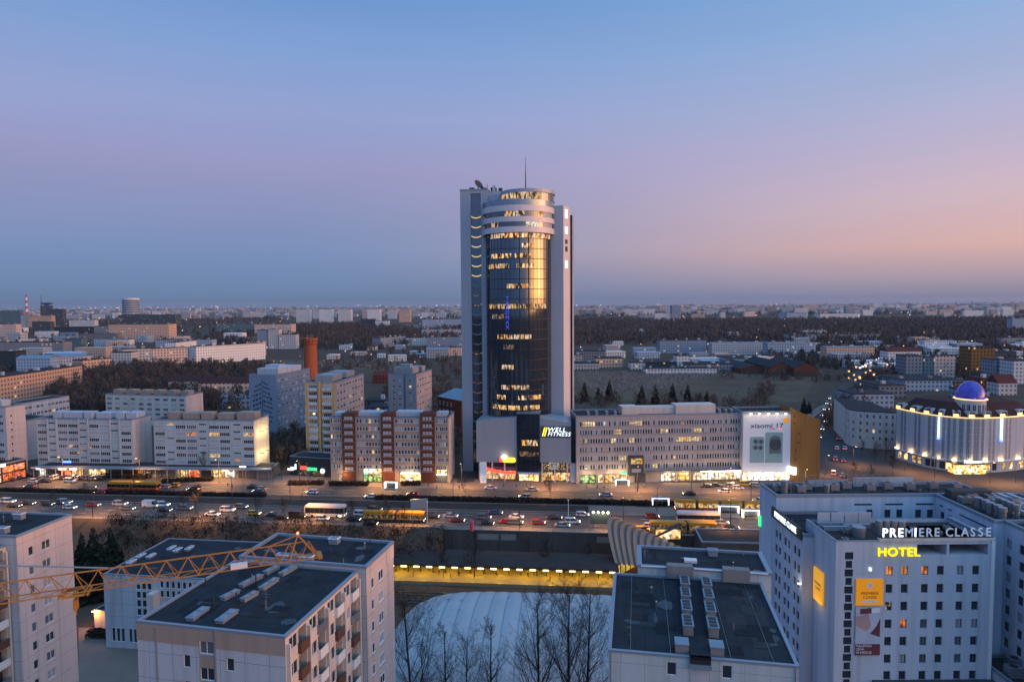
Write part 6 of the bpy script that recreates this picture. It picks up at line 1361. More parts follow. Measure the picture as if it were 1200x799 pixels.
def wood(name, label, polys, n, h, w, m='wood_far', blades=14, seed=1, bl=1.6):
    """leafless wood: a cloud of thin upright blades over each tree's spot"""
    g = np.random.default_rng(seed); V = []
    pts = []
    for poly in polys:
        P_ = np.array([G(*q) for q in poly]); lo, hi = P_.min(0), P_.max(0); k = 0; tgt = n * 1.0 / len(polys); got = 0
        while got < tgt and k < 60:
            c = g.uniform(lo, hi, (2000, 2)); ins = np.zeros(len(c), bool); j = len(P_) - 1
            for i in range(len(P_)):
                a = (P_[i, 1] > c[:, 1]) != (P_[j, 1] > c[:, 1]); xx = (P_[j, 0] - P_[i, 0]) * (c[:, 1] - P_[i, 1]) / (P_[j, 1] - P_[i, 1] + 1e-9) + P_[i, 0]
                ins ^= a & (c[:, 0] < xx); j = i
            q = c[ins]; pts.append(q); got += len(q); k += 1
    pts = np.concatenate(pts); g.shuffle(pts); pts = pts[:n]
    H_ = h * g.uniform(.55, 1.2, len(pts)); Wd = w * g.uniform(.7, 1.3, len(pts))
    N_ = len(pts) * blades; idx = np.repeat(np.arange(len(pts)), blades)
    th = g.uniform(0, 2 * np.pi, N_); rr = np.sqrt(g.uniform(0, 1, N_)); zz_ = g.uniform(.12, 1, N_); rr = rr * np.sqrt(np.clip(1 - ((zz_ - .5) / .55) ** 2, .02, 1))
    c = np.stack([pts[idx, 0] + np.cos(th) * rr * Wd[idx], pts[idx, 1] + np.sin(th) * rr * Wd[idx], zz_ * H_[idx]], 1)
    L = bl * Wd[idx] * .55; d = np.stack([np.cos(th) * .45 + g.normal(0, .3, N_), np.sin(th) * .45 + g.normal(0, .3, N_), np.ones(N_)], 1); d /= np.linalg.norm(d, axis=1)[:, None]
    s = np.stack([-np.sin(th), np.cos(th), g.normal(0, .3, N_)], 1); ww = L * .22
    a = c - d * (L * .5)[:, None] - s * ww[:, None]; b_ = c - d * (L * .5)[:, None] + s * ww[:, None]; t = c + d * (L * .6)[:, None]
    V = np.stack([a, b_, t], 1).reshape(-1, 3); F_ = np.arange(len(V)).reshape(-1, 3)
    o = put(name, np_mesh(name, V, F_, m)); tag(o, label, 'woodland', kind='stuff'); return o
wood('woodland', 'wide dark leafless wood across the right half below the far city', [[(660, 408), (672, 376), (900, 376), (1210, 374), (1210, 398), (1060, 405), (900, 402), (780, 402)]], 6500, 14, 7, blades=11, seed=2)
wood('park_trees', 'dense dark park trees behind the pale slabs', [[(45, 487), (60, 462), (110, 436), (200, 432), (330, 436), (330, 470), (290, 482), (120, 490)]], 1100, 12, 4.2, blades=60, seed=3, bl=1.0)
wood('woodland', 'dark wooded band left of the tower below the far housing', [[(240, 398), (260, 384), (420, 380), (500, 388), (545, 384), (545, 397), (430, 412), (350, 408), (250, 404)]], 2400, 13, 6.5, blades=14, seed=4)
wood('garden_trees', 'bare garden trees among the low houses left of the tower', [[(380, 440), (360, 425), (430, 415), (545, 408), (545, 470), (500, 450), (440, 436)], [(425, 520), (455, 450), (560, 470), (545, 540), (440, 545)], [(320, 545), (300, 520), (330, 500), (360, 520), (357, 548)]], 520, 8, 3.4, blades=50, seed=5, bl=.9)
wood('track_bushes', 'dark bare scrub on the slope below the road', [[(95, 660), (130, 605), (330, 610), (520, 622), (520, 650), (450, 655), (330, 640), (250, 640)]], 850, 2.0, 1.6, m='scrub', blades=20, seed=6, bl=.5)
wood('avenue_trees', 'dark bare trees lining the avenue and the railway on the right', [[(960, 505), (985, 470), (1030, 437), (1048, 440), (1030, 470), (1000, 500)]], 200, 8, 3.0, blades=46, seed=7, bl=.9)
wood('city_trees', 'dark bare trees between the far buildings', [[(-200, 460), (0, 380), (330, 372), (330, 405), (100, 430)], [(880, 410), (1200, 402), (1210, 455), (1040, 440), (900, 425)]], 1700, 10, 5, blades=22, seed=8)
wood('far_trees', 'dark tree belts threading the distant city', [[(200, 374), (540, 372), (540, 361.5), (0, 364), (0, 372)], [(672, 372), (1210, 368), (1210, 358), (672, 361)]], 5500, 16, 16, blades=9, seed=9)
wood('field_trees', 'thin bare trees scattered along the edges of the open field', [[(672, 478), (672, 470), (900, 474), (900, 482)], [(860, 476), (905, 452), (915, 462), (880, 482)], [(840, 440), (1000, 444), (1000, 449), (840, 444)]], 150, 8, 3.2, blades=34, seed=12, bl=.9)
hedges = [(120, 559, 172, 561, 1.6, 'long clipped hedge before the shop arcade'), (190, 566, 250, 563, 1.4, 'low hedge in front of the orange shops'), (338, 568, 379, 568, 1.5, 'dark hedge before the bar with lit signs'), (385, 569, 432, 569, 1.5, 'dark hedge before the brick slab left half'), (470, 569, 493, 568, 1.5, 'short hedge before the orange lit restaurant')]
def hedge(A, B_, w, h, label, grp='clipped hedges'):
    L = math.hypot(B_[0] - A[0], B_[1] - A[1]); g = np.random.default_rng(int(L * 7)); n = int(L * w * 70)
    c = np.stack([g.uniform(0, L, n), g.uniform(-w / 2, w / 2, n), g.uniform(0, 1, n) ** .6 * h], 1); d = g.normal(0, .22, (n, 3, 3)); V = (c[:, None, :] + d).reshape(-1, 3); V[:, 2] = np.maximum(V[:, 2], 0)
    o = put('hedge', np_mesh('hedge', V, np.arange(len(V)).reshape(-1, 3), 'hedge')); o.location = (*A, A[2] if len(A) > 2 else .03) if len(A) == 2 else A; o.rotation_euler = (0, 0, math.atan2(B_[1] - A[1], B_[0] - A[0])); return tag(o, label, 'hedge', grp)
for x0, y0, x1, y1, h, lab in hedges: hedge(G(x0, y0), G(x1, y1), 2.6, h, lab)
hedge(RD(-70, 223.8), RD(76, 223.8), 2.4, 1.3, 'long dark hedge on the strip between tram tracks and northern road'); hedge(RD(-260, 223.8), RD(-110, 223.8), 2.0, 1.0, 'left stretch of hedge along the central strip')
a_ = G(104, 745, GZ); c_ = G(146, 747, GZ); hedge((a_[0], a_[1], GZ), (c_[0], c_[1], GZ), 2.2, 1.5, 'dark courtyard hedge beside the orange wall lamp')
# cemetery
g = np.random.default_rng(4); V = []; Fc = []
P_ = [G(676, 446), G(676, 436), G(815, 436), G(836, 440), G(800, 452), G(700, 462)]
P2 = [G(330, 432), G(300, 425), G(470, 422), G(465, 434)]
def cem(poly, n, name, label):
    b = MB(); xs = [p[0] for p in poly]; ys = [p[1] for p in poly]; k = 0
    while k < n:
        x, y = rnd.uniform(min(xs), max(xs)), round(rnd.uniform(min(ys), max(ys)) / 3.2) * 3.2; ins = False; j = len(poly) - 1
        for i in range(len(poly)):
            if (poly[i][1] > y) != (poly[j][1] > y) and x < (poly[j][0] - poly[i][0]) * (y - poly[i][1]) / (poly[j][1] - poly[i][1]) + poly[i][0]: ins = not ins
            j = i
        if ins: h = rnd.uniform(.7, 1.5); w = rnd.uniform(.3, .6); b.box(x - w, x + w, y, y + .35, 0, h, skip='b'); b.box(x - w, x + w, y - 2, y, 0, .35, skip='b') if rnd.random() < .5 else None
        k += 1 if ins else 0
    tag(b.build(name, 'stone'), label, 'graves', kind='stuff')
cem(P_, 1600, 'gravestones', 'rows of small pale gravestones right of the tower'); cem(P2, 900, 'gravestones', 'small pale gravestones right of the brick water tower')
sheet('park_ground', [G(672, 436), G(960, 436), G(940, 470), G(860, 485), G(672, 488)], .05, 'park_ground', False)
sheet('park_ground', [G(300, 438), G(290, 422), G(480, 420), G(480, 438)], .05, 'park_ground', False)

# ------------------------------------------------------------------ farther buildings
def farb(p0, p1, yt, yb, col, label, D=16, name='building', cat='building', rise=0, roof='bitumen', gable=0, group=None, extra=None):
    pm = (p0 + p1) / 2; Y = G(pm, yb)[1]; Y0, Y1 = Y * (1 - rise), Y * (1 + rise); a = xy(p0, Y0); c = xy(p1, Y1); z = AT(pm, yt, Y)[1]
    L = math.hypot(c[0] - a[0], c[1] - a[1]); o = thing(name, label, cat, (*a, 0), math.atan2(c[1] - a[1], c[0] - a[0]), group)
    b = MB(); b.box(0, L, 0, D, 0, z, 0, skip='b'); b.build('wall', 'far_' + col, o)
    b = MB()
    if gable:
        b.face([(-.4, -.4, z), (L + .4, -.4, z), (L + .4, D / 2, z + gable), (-.4, D / 2, z + gable)]); b.face([(L + .4, D + .4, z), (-.4, D + .4, z), (-.4, D / 2, z + gable), (L + .4, D / 2, z + gable)]); b.face([(L, 0, z), (L, D, z), (L, D / 2, z + gable)]); b.face([(0, D, z), (0, 0, z), (0, D / 2, z + gable)])
    else:
        b.box(-.2, L + .2, -.2, D + .2, z + .01, z + .5)
    b.build('roof', roof, o)
    if not gable:
        r = random.Random(int(p0 * 7 + yt)); n = max(1, min(7, int(L / 14)))
        for i in range(n): x = L * (i + r.uniform(.2, .7)) / n; w = r.uniform(1.5, 4); add(o, 'roof_house', r.choice(['roof_pale', 'concrete', 'wall_cream', 'steel']), (x, min(x + w, L), D * .3, D * .3 + w, z + .52, z + .5 + r.uniform(1, 2.6)))
    return o, L, z, D
FB_ = [
 (-30, 22, 380, 398, 'pink', 'pinkish block at the far left below the stack', {}), (0, 28, 364, 382, 'teal', 'dark teal office at the far left horizon', {}), (28, 40, 369, 386, 'pale', 'narrow pale block beside the dark teal office', {}),
 (36, 64, 370, 386, 'peach', 'striped peach office left of the dish tower', {}), (41, 62, 377, 392, 'dark', 'dark block below the striped office', {}), (61, 78, 362, 381, 'dark', 'dark glass block with a teal top at the left horizon', {}),
 (84, 114, 375, 388, 'pale', 'grey hall with a rounded roof left of the peach office', {}), (66, 130, 383, 394, 'dark', 'long dark flat building left of the peach office', {}), (113, 131, 382, 396, 'grey', 'grey block touching the peach office', {}),
 (130, 200, 380, 400, 'peach', 'broad peach office with striped floors at left', dict(D=30)), (142, 208, 369, 384, 'dark', 'wide dark block below the round tower', dict(D=40)), (172, 206, 368.5, 378, 'pale', 'pale roofed block right of the round tower', {}),
 (0, 76, 401, 414, 'grey', 'long grey slab low at the far left', dict(D=20)), (76, 97, 397, 410, 'teal', 'teal-grey block beside the long grey slab', {}), (96, 140, 391, 403, 'grey', 'grey building below the dark flat one', {}), (112, 139, 397, 407, 'blue', 'blue-grey block left of the small white one', {}), (139, 153, 398, 407, 'white', 'small bright white block at centre left', {}),
 (184, 250, 398, 411, 'blue', 'pale blue roofed block behind the long white one', {}), (208, 232, 400, 414, 'white', 'white block between the long white buildings', dict(rise=.03)), (231, 312, 404, 424, 'white', 'long white four-storey block left of the water tower', dict(rise=.045, D=14)),
 (131, 155, 413, 434, 'white', 'left lower wing of the long white building', dict(D=14)), (143, 180, 409, 432, 'white', 'pedimented middle of the long white building', dict(rise=.01, D=14)), (180, 221, 408, 430, 'pink', 'right wing of the long white building', dict(rise=.015, D=14)),
 (255, 300, 379, 392, 'teal', 'wide grey-green hall in the middle distance at left', {}), (300, 343, 380, 395, 'pink', 'pale pink office behind the water tower', dict(D=30)), (303, 316, 387, 409, 'blue', 'pale blue half of a block pair by the water tower', {}), (316, 328, 386, 409, 'white', 'white half of a block pair by the water tower', {}), (328, 348, 392, 409, 'pale', 'pale block with a dark opening by the water tower', {}), (290, 308, 400, 417, 'pink', 'pink block end left of the block pair', {}),
 (98, 132, 421, 440, 'peach', 'cream building with tall windows above the dark park', dict(rise=.02)), (60, 99, 418, 434, 'pink', 'pink building with a blue-grey roof at left', dict(roof='roof_metal', gable=3)), (52, 96, 414, 424, 'blue', 'blue-grey roofed row behind the pink building', dict(roof='roof_pale', gable=2)), (20, 60, 420, 436, 'blue', 'low blue-grey roofed building left of the pink one', dict(roof='roof_metal', gable=3)), (0, 20, 412, 434, 'dark', 'dark block at the left edge above the colonnade', {}),
 (-40, 97, 437, 466, 'peach', 'long peach building with a tall colonnade at the left edge', dict(rise=.12, D=18)),
 (197, 232, 447, 466, 'pink', 'low building with a maroon pitched roof behind the slabs', dict(roof='roof_maroon', gable=4, D=12)), (232, 300, 449, 470, 'peach', 'long cream building with a maroon roof left of the blue block', dict(roof='roof_maroon', gable=4, D=12)), (252, 292, 466, 478, 'blue', 'blue-grey sports cover left of the blue block', dict(roof='roof_metal')),
 (424, 441, 374, 384, 'dark', 'dark low block with a pale roof among far trees', {}), (441, 457, 376, 384, 'white', 'white low block among far trees', {}), (496, 542, 374, 386, 'blue', 'big pale hall left of the tower with a lit strip', dict(D=60)), (474, 496, 380, 386, 'pale', 'thin pale roof left of the big hall', {}), (447, 476, 395, 406, 'blue', 'grey-blue school in front of the far trees', dict(rise=.03)), (476, 502, 396, 405, 'white', 'white school wing left of the tower', {}), (501, 542, 395, 406, 'blue', 'blue-grey school wing touching the tower', {}), (495, 540, 386, 394, 'pale', 'pale flat roofed row below the big hall', {}), (526, 541, 407, 417, 'peach', 'small lit peach house beside the tower', {}), (500, 526, 409, 420, 'pale', 'small grey house near the lit peach one', dict(roof='roof_metal', gable=2)), (437, 455, 440, 449, 'brick', 'brown roofed low house between the tower blocks', dict(roof='roof_redtile', gable=3)), (426, 455, 470, 492, 'dark', 'dark low roof between the yellow and the grey blocks', {}), (430, 460, 478, 500, 'blue', 'blue-grey low hall between the yellow and the grey blocks', {}),
 (673, 683, 416, 428, 'pink', 'small pink wall right beside the tower', {}), (676, 710, 412, 424, 'grey', 'grey warehouse right of the tower', dict(D=30)), (672, 702, 426, 433, 'pale', 'low pale roof right of the tower', dict(D=25)), (698, 730, 420, 431, 'peach', 'lit peach warehouse right of the tower', dict(D=20)), (739, 758, 425, 433, 'pale', 'low white shed left of the white cube', {}), (757, 793, 425, 433, 'dark', 'dark roofed shed beside the white cube', {}), (793, 808, 417, 432, 'white', 'white cube house in the cemetery works', {}), (757, 840, 432, 438, 'pale', 'long low lit wall at the cemetery edge', {}), (808, 860, 427, 435, 'grey', 'low grey sheds right of the white cube', dict(D=30)), (852, 930, 420, 427, 'blue', 'long low pale roofs behind the sheds', dict(D=40)),
 (773, 827, 399, 414, 'blue', 'blue-white block behind the sheds', {}), (834, 896, 402, 416, 'pale', 'pale mansard-roofed block right of the blue-white one', dict(roof='roof_metal')), (899, 955, 402, 419, 'blue', 'blue-grey mansard block with tall windows', dict(roof='roof_metal')), (926, 1033, 392, 400, 'pale', 'long low white building at the wood edge', dict(D=30)), (940, 968, 387, 394, 'white', 'white upper block of the long building at the wood edge', {}), (968, 1024, 407, 424, 'peach', 'peach-grey mansard block near the avenue', dict(roof='roof_metal')),
 (1040, 1079, 412, 429, 'white', 'white gabled house at the end of the avenue', dict(roof='roof_redtile', gable=4)), (1061, 1082, 417, 443, 'grey', 'grey block end left of the pale block with balconies', {}), (1082, 1094, 419, 443, 'teal', 'recessed grey middle of the pale block pair', {}), (1094, 1119, 417, 443, 'pink', 'pale pink block with dark balconies right of the avenue', {}), (1137, 1164, 407, 441, 'ochre', 'ochre-brown tower block at right', {}), (1164, 1187, 422, 447, 'grey', 'grey block end left of the right edge', {}), (1187, 1220, 423, 450, 'pale', 'pale block at the right edge with ribbon windows', {}),
 (1170, 1192, 449, 463, 'white', 'white gabled house with a red roof at the right edge', dict(roof='roof_redtile', gable=6, D=12)), (1118, 1140, 448, 458, 'ochre', 'small yellow lit house behind the dome', {}), (1150, 1164, 444, 458, 'brick', 'orange-brown narrow house behind the dome', {}), (1060, 1130, 446, 458, 'blue', 'low grey-blue roofs behind the maroon hotel roof', dict(D=40)), (1030, 1062, 452, 466, 'grey', 'grey flat-roofed sheds behind the corner house', dict(D=30)), (1000, 1048, 462, 478, 'blue', 'jumble of pale roofs right behind the corner house', dict(D=20)), (1135, 1160, 458, 470, 'blue', 'pale blue hall right of the dome', dict(D=20)),
 (1082, 1120, 400, 412, 'white', 'snow-pale roofs right of the avenue end', dict(roof='roof_pale')), (1120, 1150, 403, 414, 'blue', 'pale blue row behind the balconied block', dict(roof='roof_pale')), (1175, 1215, 396, 406, 'pale', 'pale roofs at the right edge below the wood', {}), (1160, 1190, 412, 424, 'dark', 'dark roof behind the grey block end', {}), (1184, 1210, 373, 390, 'blue', 'blue-grey tower at the right edge of the wood', {}), (1050, 1100, 396, 403, 'grey', 'grey row at the edge of the wood', {}),
 (660, 745, 462, 470, 'dark', 'x', None),
 (349, 365, 362.5, 378.5, 'white', 'leftmost of the five white high-rises left of the tower', dict(D=24)), (376, 391, 362.5, 378.5, 'white', 'second from left of the five white high-rises', dict(D=24)), (398, 413, 362.5, 378.5, 'white', 'middle one of the five white high-rises', dict(D=24)), (432, 447, 362.5, 377.5, 'white', 'fourth from left of the five white high-rises', dict(D=24)), (469, 482, 362.5, 377.5, 'peach', 'rightmost, pinkish one of the five high-rises', dict(D=24)),
 (767, 790, 367, 377, 'white', 'long white block left of the tower with an orange crown', {}), (787, 797, 358, 377, 'blue', 'slim pale tower with an orange lit crown on the horizon', dict(D=30)), (749, 767, 369, 376, 'pale', 'low pale block left of the long white one on the horizon', {}), (921, 944, 366.5, 374, 'blue', 'pale blue hall at the right horizon', dict(D=80)), (960, 1006, 367.5, 373, 'white', 'long white hall at the right horizon', dict(D=60))]
for p0, p1, yt, yb, col, lab, kw in FB_:
    if kw is None: continue
    farb(p0, p1, yt, yb, col, lab, **kw)
# landmarks
wt = thing('water_tower', 'round orange brick water tower with a corbelled rim', 'water tower', (xy(364.5, 600)[0], 600, 0)); z1 = AT(364, 396, 600)[1]; b = MB(); b.lathe([(6.6, 0), (5.9, z1 * .25), (5.7, z1 - 6), (6.7, z1 - 4.5), (6.7, z1), (6.2, z1), (6.2, z1 - .8), (0, z1 - .8)], 0, 0, 28); b.build('shaft', 'brick_orange', wt)
for i in range(14): t = 2 * math.pi * i / 14; add(wt, 'window', 'dark_metal', (6.7 * math.cos(t) - .4, 6.7 * math.cos(t) + .4, 6.7 * math.sin(t) - .4, 6.7 * math.sin(t) + .4, z1 - 3.4, z1 - 1.6))
for x_ in (-2.5, 0.5, 2): b = MB(); b.tube((x_, 0, z1 - .8), (x_, 0, z1 + 3), .15); b.build('antenna', 'steel', wt)
Yr = 2600; x_ = xy(157, Yr)[0]; zr1 = AT(157, 349.5, Yr)[1]; rt = thing('round_tower', 'round grey-blue tower standing above the left horizon', 'tower', (x_, Yr, 0)); b = MB(); b.lathe([(30, 0), (30, zr1), (0, zr1)], 0, 0, 28); b.build('wall', 'far_blue', rt); b = MB(); b.lathe([(31, zr1 - 6), (31, zr1 + .5), (29, zr1 + .5)], 0, 0, 28); b.build('crown_ring', 'trim_white', rt)
for i in range(7): z_ = zr1 * .35 + i * zr1 * .09; b = MB(); b.lathe([(30.3, z_), (30.3, z_ + 3.5)], 0, 0, 28); b.build('window_ring', 'dark_metal', rt)
Ys = 4200; sx_ = xy(35.5, Ys)[0]; zs1 = AT(35.5, 345, Ys)[1]; st_ = thing('smokestack', 'red and white banded smokestack at the left horizon', 'chimney', (sx_, Ys, 0))
mat('stack_red', (.5, .06, .05), .8, 0)
for i in range(8): b = MB(); r0 = 9 - i * .55; b.lathe([(r0, zs1 * i / 8), (r0 - .5, zs1 * (i + 1) / 8)], 0, 0, 12); b.build('band', 'stack_red' if i % 2 else 'trim_white', st_)
Yd = 3000; dt = thing('dish_tower', 'dark mast building with a dish beside the smokestack', 'tower', (xy(57, Yd)[0], Yd, 0)); zz0 = AT(57, 358, Yd)[1]
b = MB(); b.box(-22, 22, 0, 20, 0, zz0); b.build('wall', 'far_dark', dt); b = MB(); b.lathe([(0, zz0), (16, zz0 + 6), (30, zz0 + 9), (18, zz0 + 13), (0, zz0 + 14)], 2, 8, 16); b.build('dish', 'dark_metal', dt); b = MB(); b.tube((-20, 5, zz0), (-20, 5, zz0 + 50), 1.5, .6); b.build('mast', 'dark_metal', dt)
# brick halls
for i, (p0, p1, py, pk) in enumerate(((903, 928, 440, 424), (930, 960, 441, 425), (868, 902, 438, 428))):
    a, c = G(p0, py), G(p1, py); L = c[0] - a[0]; lab = ('left brick hall with a gabled front and arched doors', 'right brick hall with a gabled front and arched doors', 'low dark brick hall left of the gabled pair')[i]
    o = thing('brick_hall', lab, 'hall', (*a, 0)); zt = AT((p0 + p1) / 2, pk, a[1])[1]; ze = zt * .6; D = 70
    b = MB(); f = [(0, 0, 0), (L, 0, 0), (L, 0, ze), (L / 2, 0, zt), (0, 0, ze)]; b.face(f); b.face([(x, D, z) for x, y, z in f[::-1]]); b.face([(0, D, 0), (0, 0, 0), (0, 0, ze), (0, D, ze)]); b.face([(L, 0, 0), (L, D, 0), (L, D, ze), (L, 0, ze)]); b.build('wall', 'brick_red', o)
    b = MB(); b.face([(-.5, -.5, ze + .1), (L / 2, -.5, zt + .2), (L / 2, D, zt + .2), (-.5, D, ze + .1)]); b.face([(L / 2, -.5, zt + .2), (L + .5, -.5, ze + .1), (L + .5, D, ze + .1), (L / 2, D, zt + .2)]); b.build('roof', 'bitumen', o)
    for k_ in range(4):
        x = L * (k_ + .6) / 4.4; pts = [(x - 1.3, -.06, .2), (x + 1.3, -.06, .2)] + [(x + 1.3 * math.cos(t), -.06, ze * .5 + 1.3 * math.sin(t)) for t in (0, .6, 1.2, 1.9, 2.5, 3.14)]; b = MB(); b.face(pts); b.build('arched_door', 'dark_metal', o)
# orange crown
em('e_crownorange', (1, .30, .06), 1.6, True); tw_ = [o for o in COL.objects if o.get('label', '').startswith('slim pale tower with an orange')][0]
b = MB(); b.box(-4, 34, -4, 30, 48, 53); L = tw_.children[0].dimensions; b = MB(); b.box(-3, L.x + 3, -3, L.y + 3, L.z + .6, L.z + 5); b.build('lit_crown', 'e_crownorange', tw_)

# the far city: the nearest few hundred blocks each stand alone, the rest read as one mass
r = random.Random(99); cols_f = ['white', 'white', 'pale', 'blue', 'pink', 'pale', 'grey', 'peach']
def farbox(px, py, w, h, D, ang, col):
    x, y = G(px, py); b = MB(); b.box(-w / 2, w / 2, 0, D, 0, h, 0, skip='b'); o = b.build('housing_block', 'far_' + col, None, (x, y, 0), ang); return o
zones = [((300, 540), (364, 374), 50, (20, 60), (14, 40)), ((672, 1200), (362, 373), 90, (20, 80), (12, 40)), ((0, 300), (366, 376), 40, (25, 70), (14, 36)), ((-60, 330), (384, 428), 64, (20, 60), (8, 18)), ((1030, 1240), (404, 440), 24, (14, 36), (6, 14)), ((380, 545), (402, 424), 16, (9, 22), (4, 8)), ((675, 1040), (385, 432), 30, (14, 40), (5, 11))]
glab = ['pale housing block in the far city left of the tower', 'pale housing block in the far city right of the tower', 'pale block in the far city behind the left offices', 'ordinary low grey block among the offices at far left', 'ordinary low roof among the houses beyond the dome hotel', 'small house among bare gardens left of the tower', 'ordinary low pale building between the open field and the wood']
for zi, ((x0, x1), (y0, y1), n, (w0, w1), (h0, h1)) in enumerate(zones):
    for i in range(n):
        px = r.uniform(x0, x1); py = r.uniform(y0, y1) if zi > 2 else y0 + (y1 - y0) * r.random() ** 1.5
        if zi > 2 and any(a + 2 < px < c - 2 and t_ + 3 < py < b_ + 1 for a, c, t_, b_, *_ in FB_): continue
        if zi == 4 and px < 1062 and py < 430: continue
        o = farbox(px, py, r.uniform(w0, w1), r.uniform(h0, h1), r.uniform(12, 18), r.choice([0, -.12, .1, .2]), r.choice(cols_f)); tag(o, glab[zi], 'housing block', glab[zi] + 's')
b = MB()
for i in range(4600):
    px = r.uniform(-150, 1350); u_ = r.random(); Y = 3600 / (.25 + .75 * u_); x = (px - 600) / 780 * Y; w = r.uniform(14, 70); h = r.uniform(8, 30) * (1.5 if r.random() < .1 else 1); b.box(x - w / 2, x + w / 2, Y, Y + 14, 0, h, r.randrange(5), skip='bk')
tag(b.build('distant_city', ['far_white', 'far_pale', 'far_blue', 'far_pink', 'far_grey']), 'mass of small pale blocks reaching the horizon', 'city', kind='stuff')
# small lights scattered over the city
b = MB(); bw_ = MB()
for i in range(900):
    px = r.uniform(-20, 1220); py = r.choice([r.uniform(357.5, 366), r.uniform(358, 368), r.uniform(360, 376), r.uniform(375, 430)]); x, y = G(px, py); s = y / 780 * r.uniform(.22, .5); z = r.uniform(3, 9)
    if 540 < px < 672: continue
    (b if r.random() < .72 else bw_).box(x - s, x + s, y, y + s, z, z + 2 * s)
em('e_far', (1, .50, .16), 1.8, True); em('e_farwhite', (.9, .9, 1), 1.5, True)
tag(b.build('city_lights', 'e_far'), 'scattered tiny amber lights of the distant city', 'lights', kind='stuff'); tag(bw_.build('city_lights', 'e_farwhite'), 'scattered tiny white lights of the distant city', 'lights', kind='stuff')

# ------------------------------------------------------------------ street lamps and poles
def lamp(x, y, z, h, rz, label, power=900, col=(1, .44, .13), emm='e_lamp', double=False, group='lit street lamps along the avenue'):
    o = thing('street_lamp', label, 'street lamp', (x, y, z), rz, group)
    b = MB(); b.tube((0, 0, 0), (0, 0, h), .13, .07, 6); b.build('pole', 'dark_metal', o)
    for s in ((1, -1) if double else (1,)):
        b = MB(); b.tube((0, 0, h), (0, -1.6 * s, h + .25), .05, n=5); b.box(-.22, .22, -2.2 * s if s > 0 else 1.6, -1.5 * s if s > 0 else 2.3, h + .16, h + .34); b.build('arm', 'dark_metal', o)
        b = MB(); b.box(-.15, .15, -2.1 if s > 0 else 1.65, -1.6 if s > 0 else 2.2, h + .10, h + .155); b.build('lamp_glass', emm, o)
        if power:
            l = bpy.data.lights.new('lamp_light', 'SPOT'); l.energy = power; l.color = col; l.shadow_soft_size = .25; l.spot_size = math.radians(136); l.spot_blend = .5
            q = bpy.data.objects.new('lamp_light', l); COL.objects.link(q); q.parent = o; q.location = (0, -1.85 * s, h)
    return o
places = [('before the left parking', 'by the small shops'), ('before the first pale slab', 'by the arcade'), ('before the yellow articulated bus', ''), ('before the floodlit slab', ''), ('by the bar with lit signs', ''), ('before the brick slab', ''), ('before the tower podium', ''), ('before the long office, left part', ''), ('before the long office, right part', ''), ('before the phone poster', '')]
for i, s_ in enumerate((-232, -200, -168, -136, -104, -72, -42, -10, 22, 54, 80)):
    lb = ('before the red shop at the left edge', 'before the left parking lot', 'before the first pale slab', 'before the yellow articulated bus', 'before the floodlit pale slab', 'beside the bar with lit signs', 'before the brick and pink slab', 'before the tower podium', 'before the long office, left part', 'before the long office, right part', 'before the floodlit phone poster')[i]
    x, y = RD(s_, 239.2); lamp(x, y, .13, 9.5, RA, 'pavement street lamp ' + lb, 17000)
for i, s_ in enumerate((-225, -190, -155, -120, -85, -50, -17, 14, 45, 72)):
    lb = ('farthest left along the near road', 'above the left block roof', 'by the ramp beside the road', 'above the school roof', 'left of the white coach', 'right of the white coach', 'above the left end of the dark wall', 'above the middle of the dark wall', 'left of the ribbed shell', 'beside the yellow buses')[i]
    x, y = RD(s_, 197.0); lamp(x, y, .14, 9.5, RA + math.pi, 'near road street lamp ' + lb, 15000)
for i, q in enumerate(((960, 590), (968, 556), (1000, 545), (1060, 552), (1095, 560), (1160, 566), (1190, 566))):
    lb = ('at the avenue mouth behind the hotel roof', 'between the ochre wall and the avenue', 'on the traffic island', 'at the left foot of the dome hotel', 'before the dome hotel middle', 'right of the dome hotel entrance', 'at the right edge before the dome hotel')[i]
    x, y = G(*q); lamp(x, y, .05, 8, 0, 'street lamp ' + lb, 9000)
# tall unlit poles
def pole(px, py, pt, label, m='dark_metal', r=.12, head=False):
    x, y = G(px, py); z = AT(px, pt, y)[1]; o = thing('street_pole', label, 'pole', (x, y, .02), RA, 'unlit poles along the avenue'); b = MB(); b.tube((0, 0, 0), (0, 0, z), r, r * .6, 6); b.build('pole', m, o)
    b = MB(); b.box(-.2, .2, -.25, .25, z - .05, z + .22) if not head else b.box(-1.2, 1.2, -.15, .15, z - .1, z + .25); b.build('pole_head', 'e_warmwhite' if head else m, o)
for q in ((340, 586, 566, 'dark pole on the far verge below the bar'), (272, 585, 552, 'dark pole beyond the crossing path left of centre', ), (197, 575, 540, 'pale lamp post before the gap between the slabs', 'steel'), (285, 573, 547, 'pale post with a lit double head before the floodlit slab', 'steel', .12, True), (360, 572, 543, 'pale post before the bar', 'steel'), (531, 585, 557, 'dark pole between the brick slab and the tower', ), (622, 592, 568, 'dark pole below the black entrance glazing', ), (666, 608, 586, 'white mast beside the tram tracks right of centre', 'trim_white'), (501, 616, 588, 'white mast right of the articulated bus', 'trim_white'), (545, 577, 560, 'thin pole before the tower\'s left podium', ), (810, 575, 552, 'thin pole before the long office right part', ), (880, 590, 562, 'thin pole before the phone poster', ), (158, 592, 560, 'thin pole before the parked cars left', ), (45, 578, 552, 'thin pole at the left end of the far road', ), (770, 600, 572, 'thin pole by the lit tram shelter', )): pole(*q)
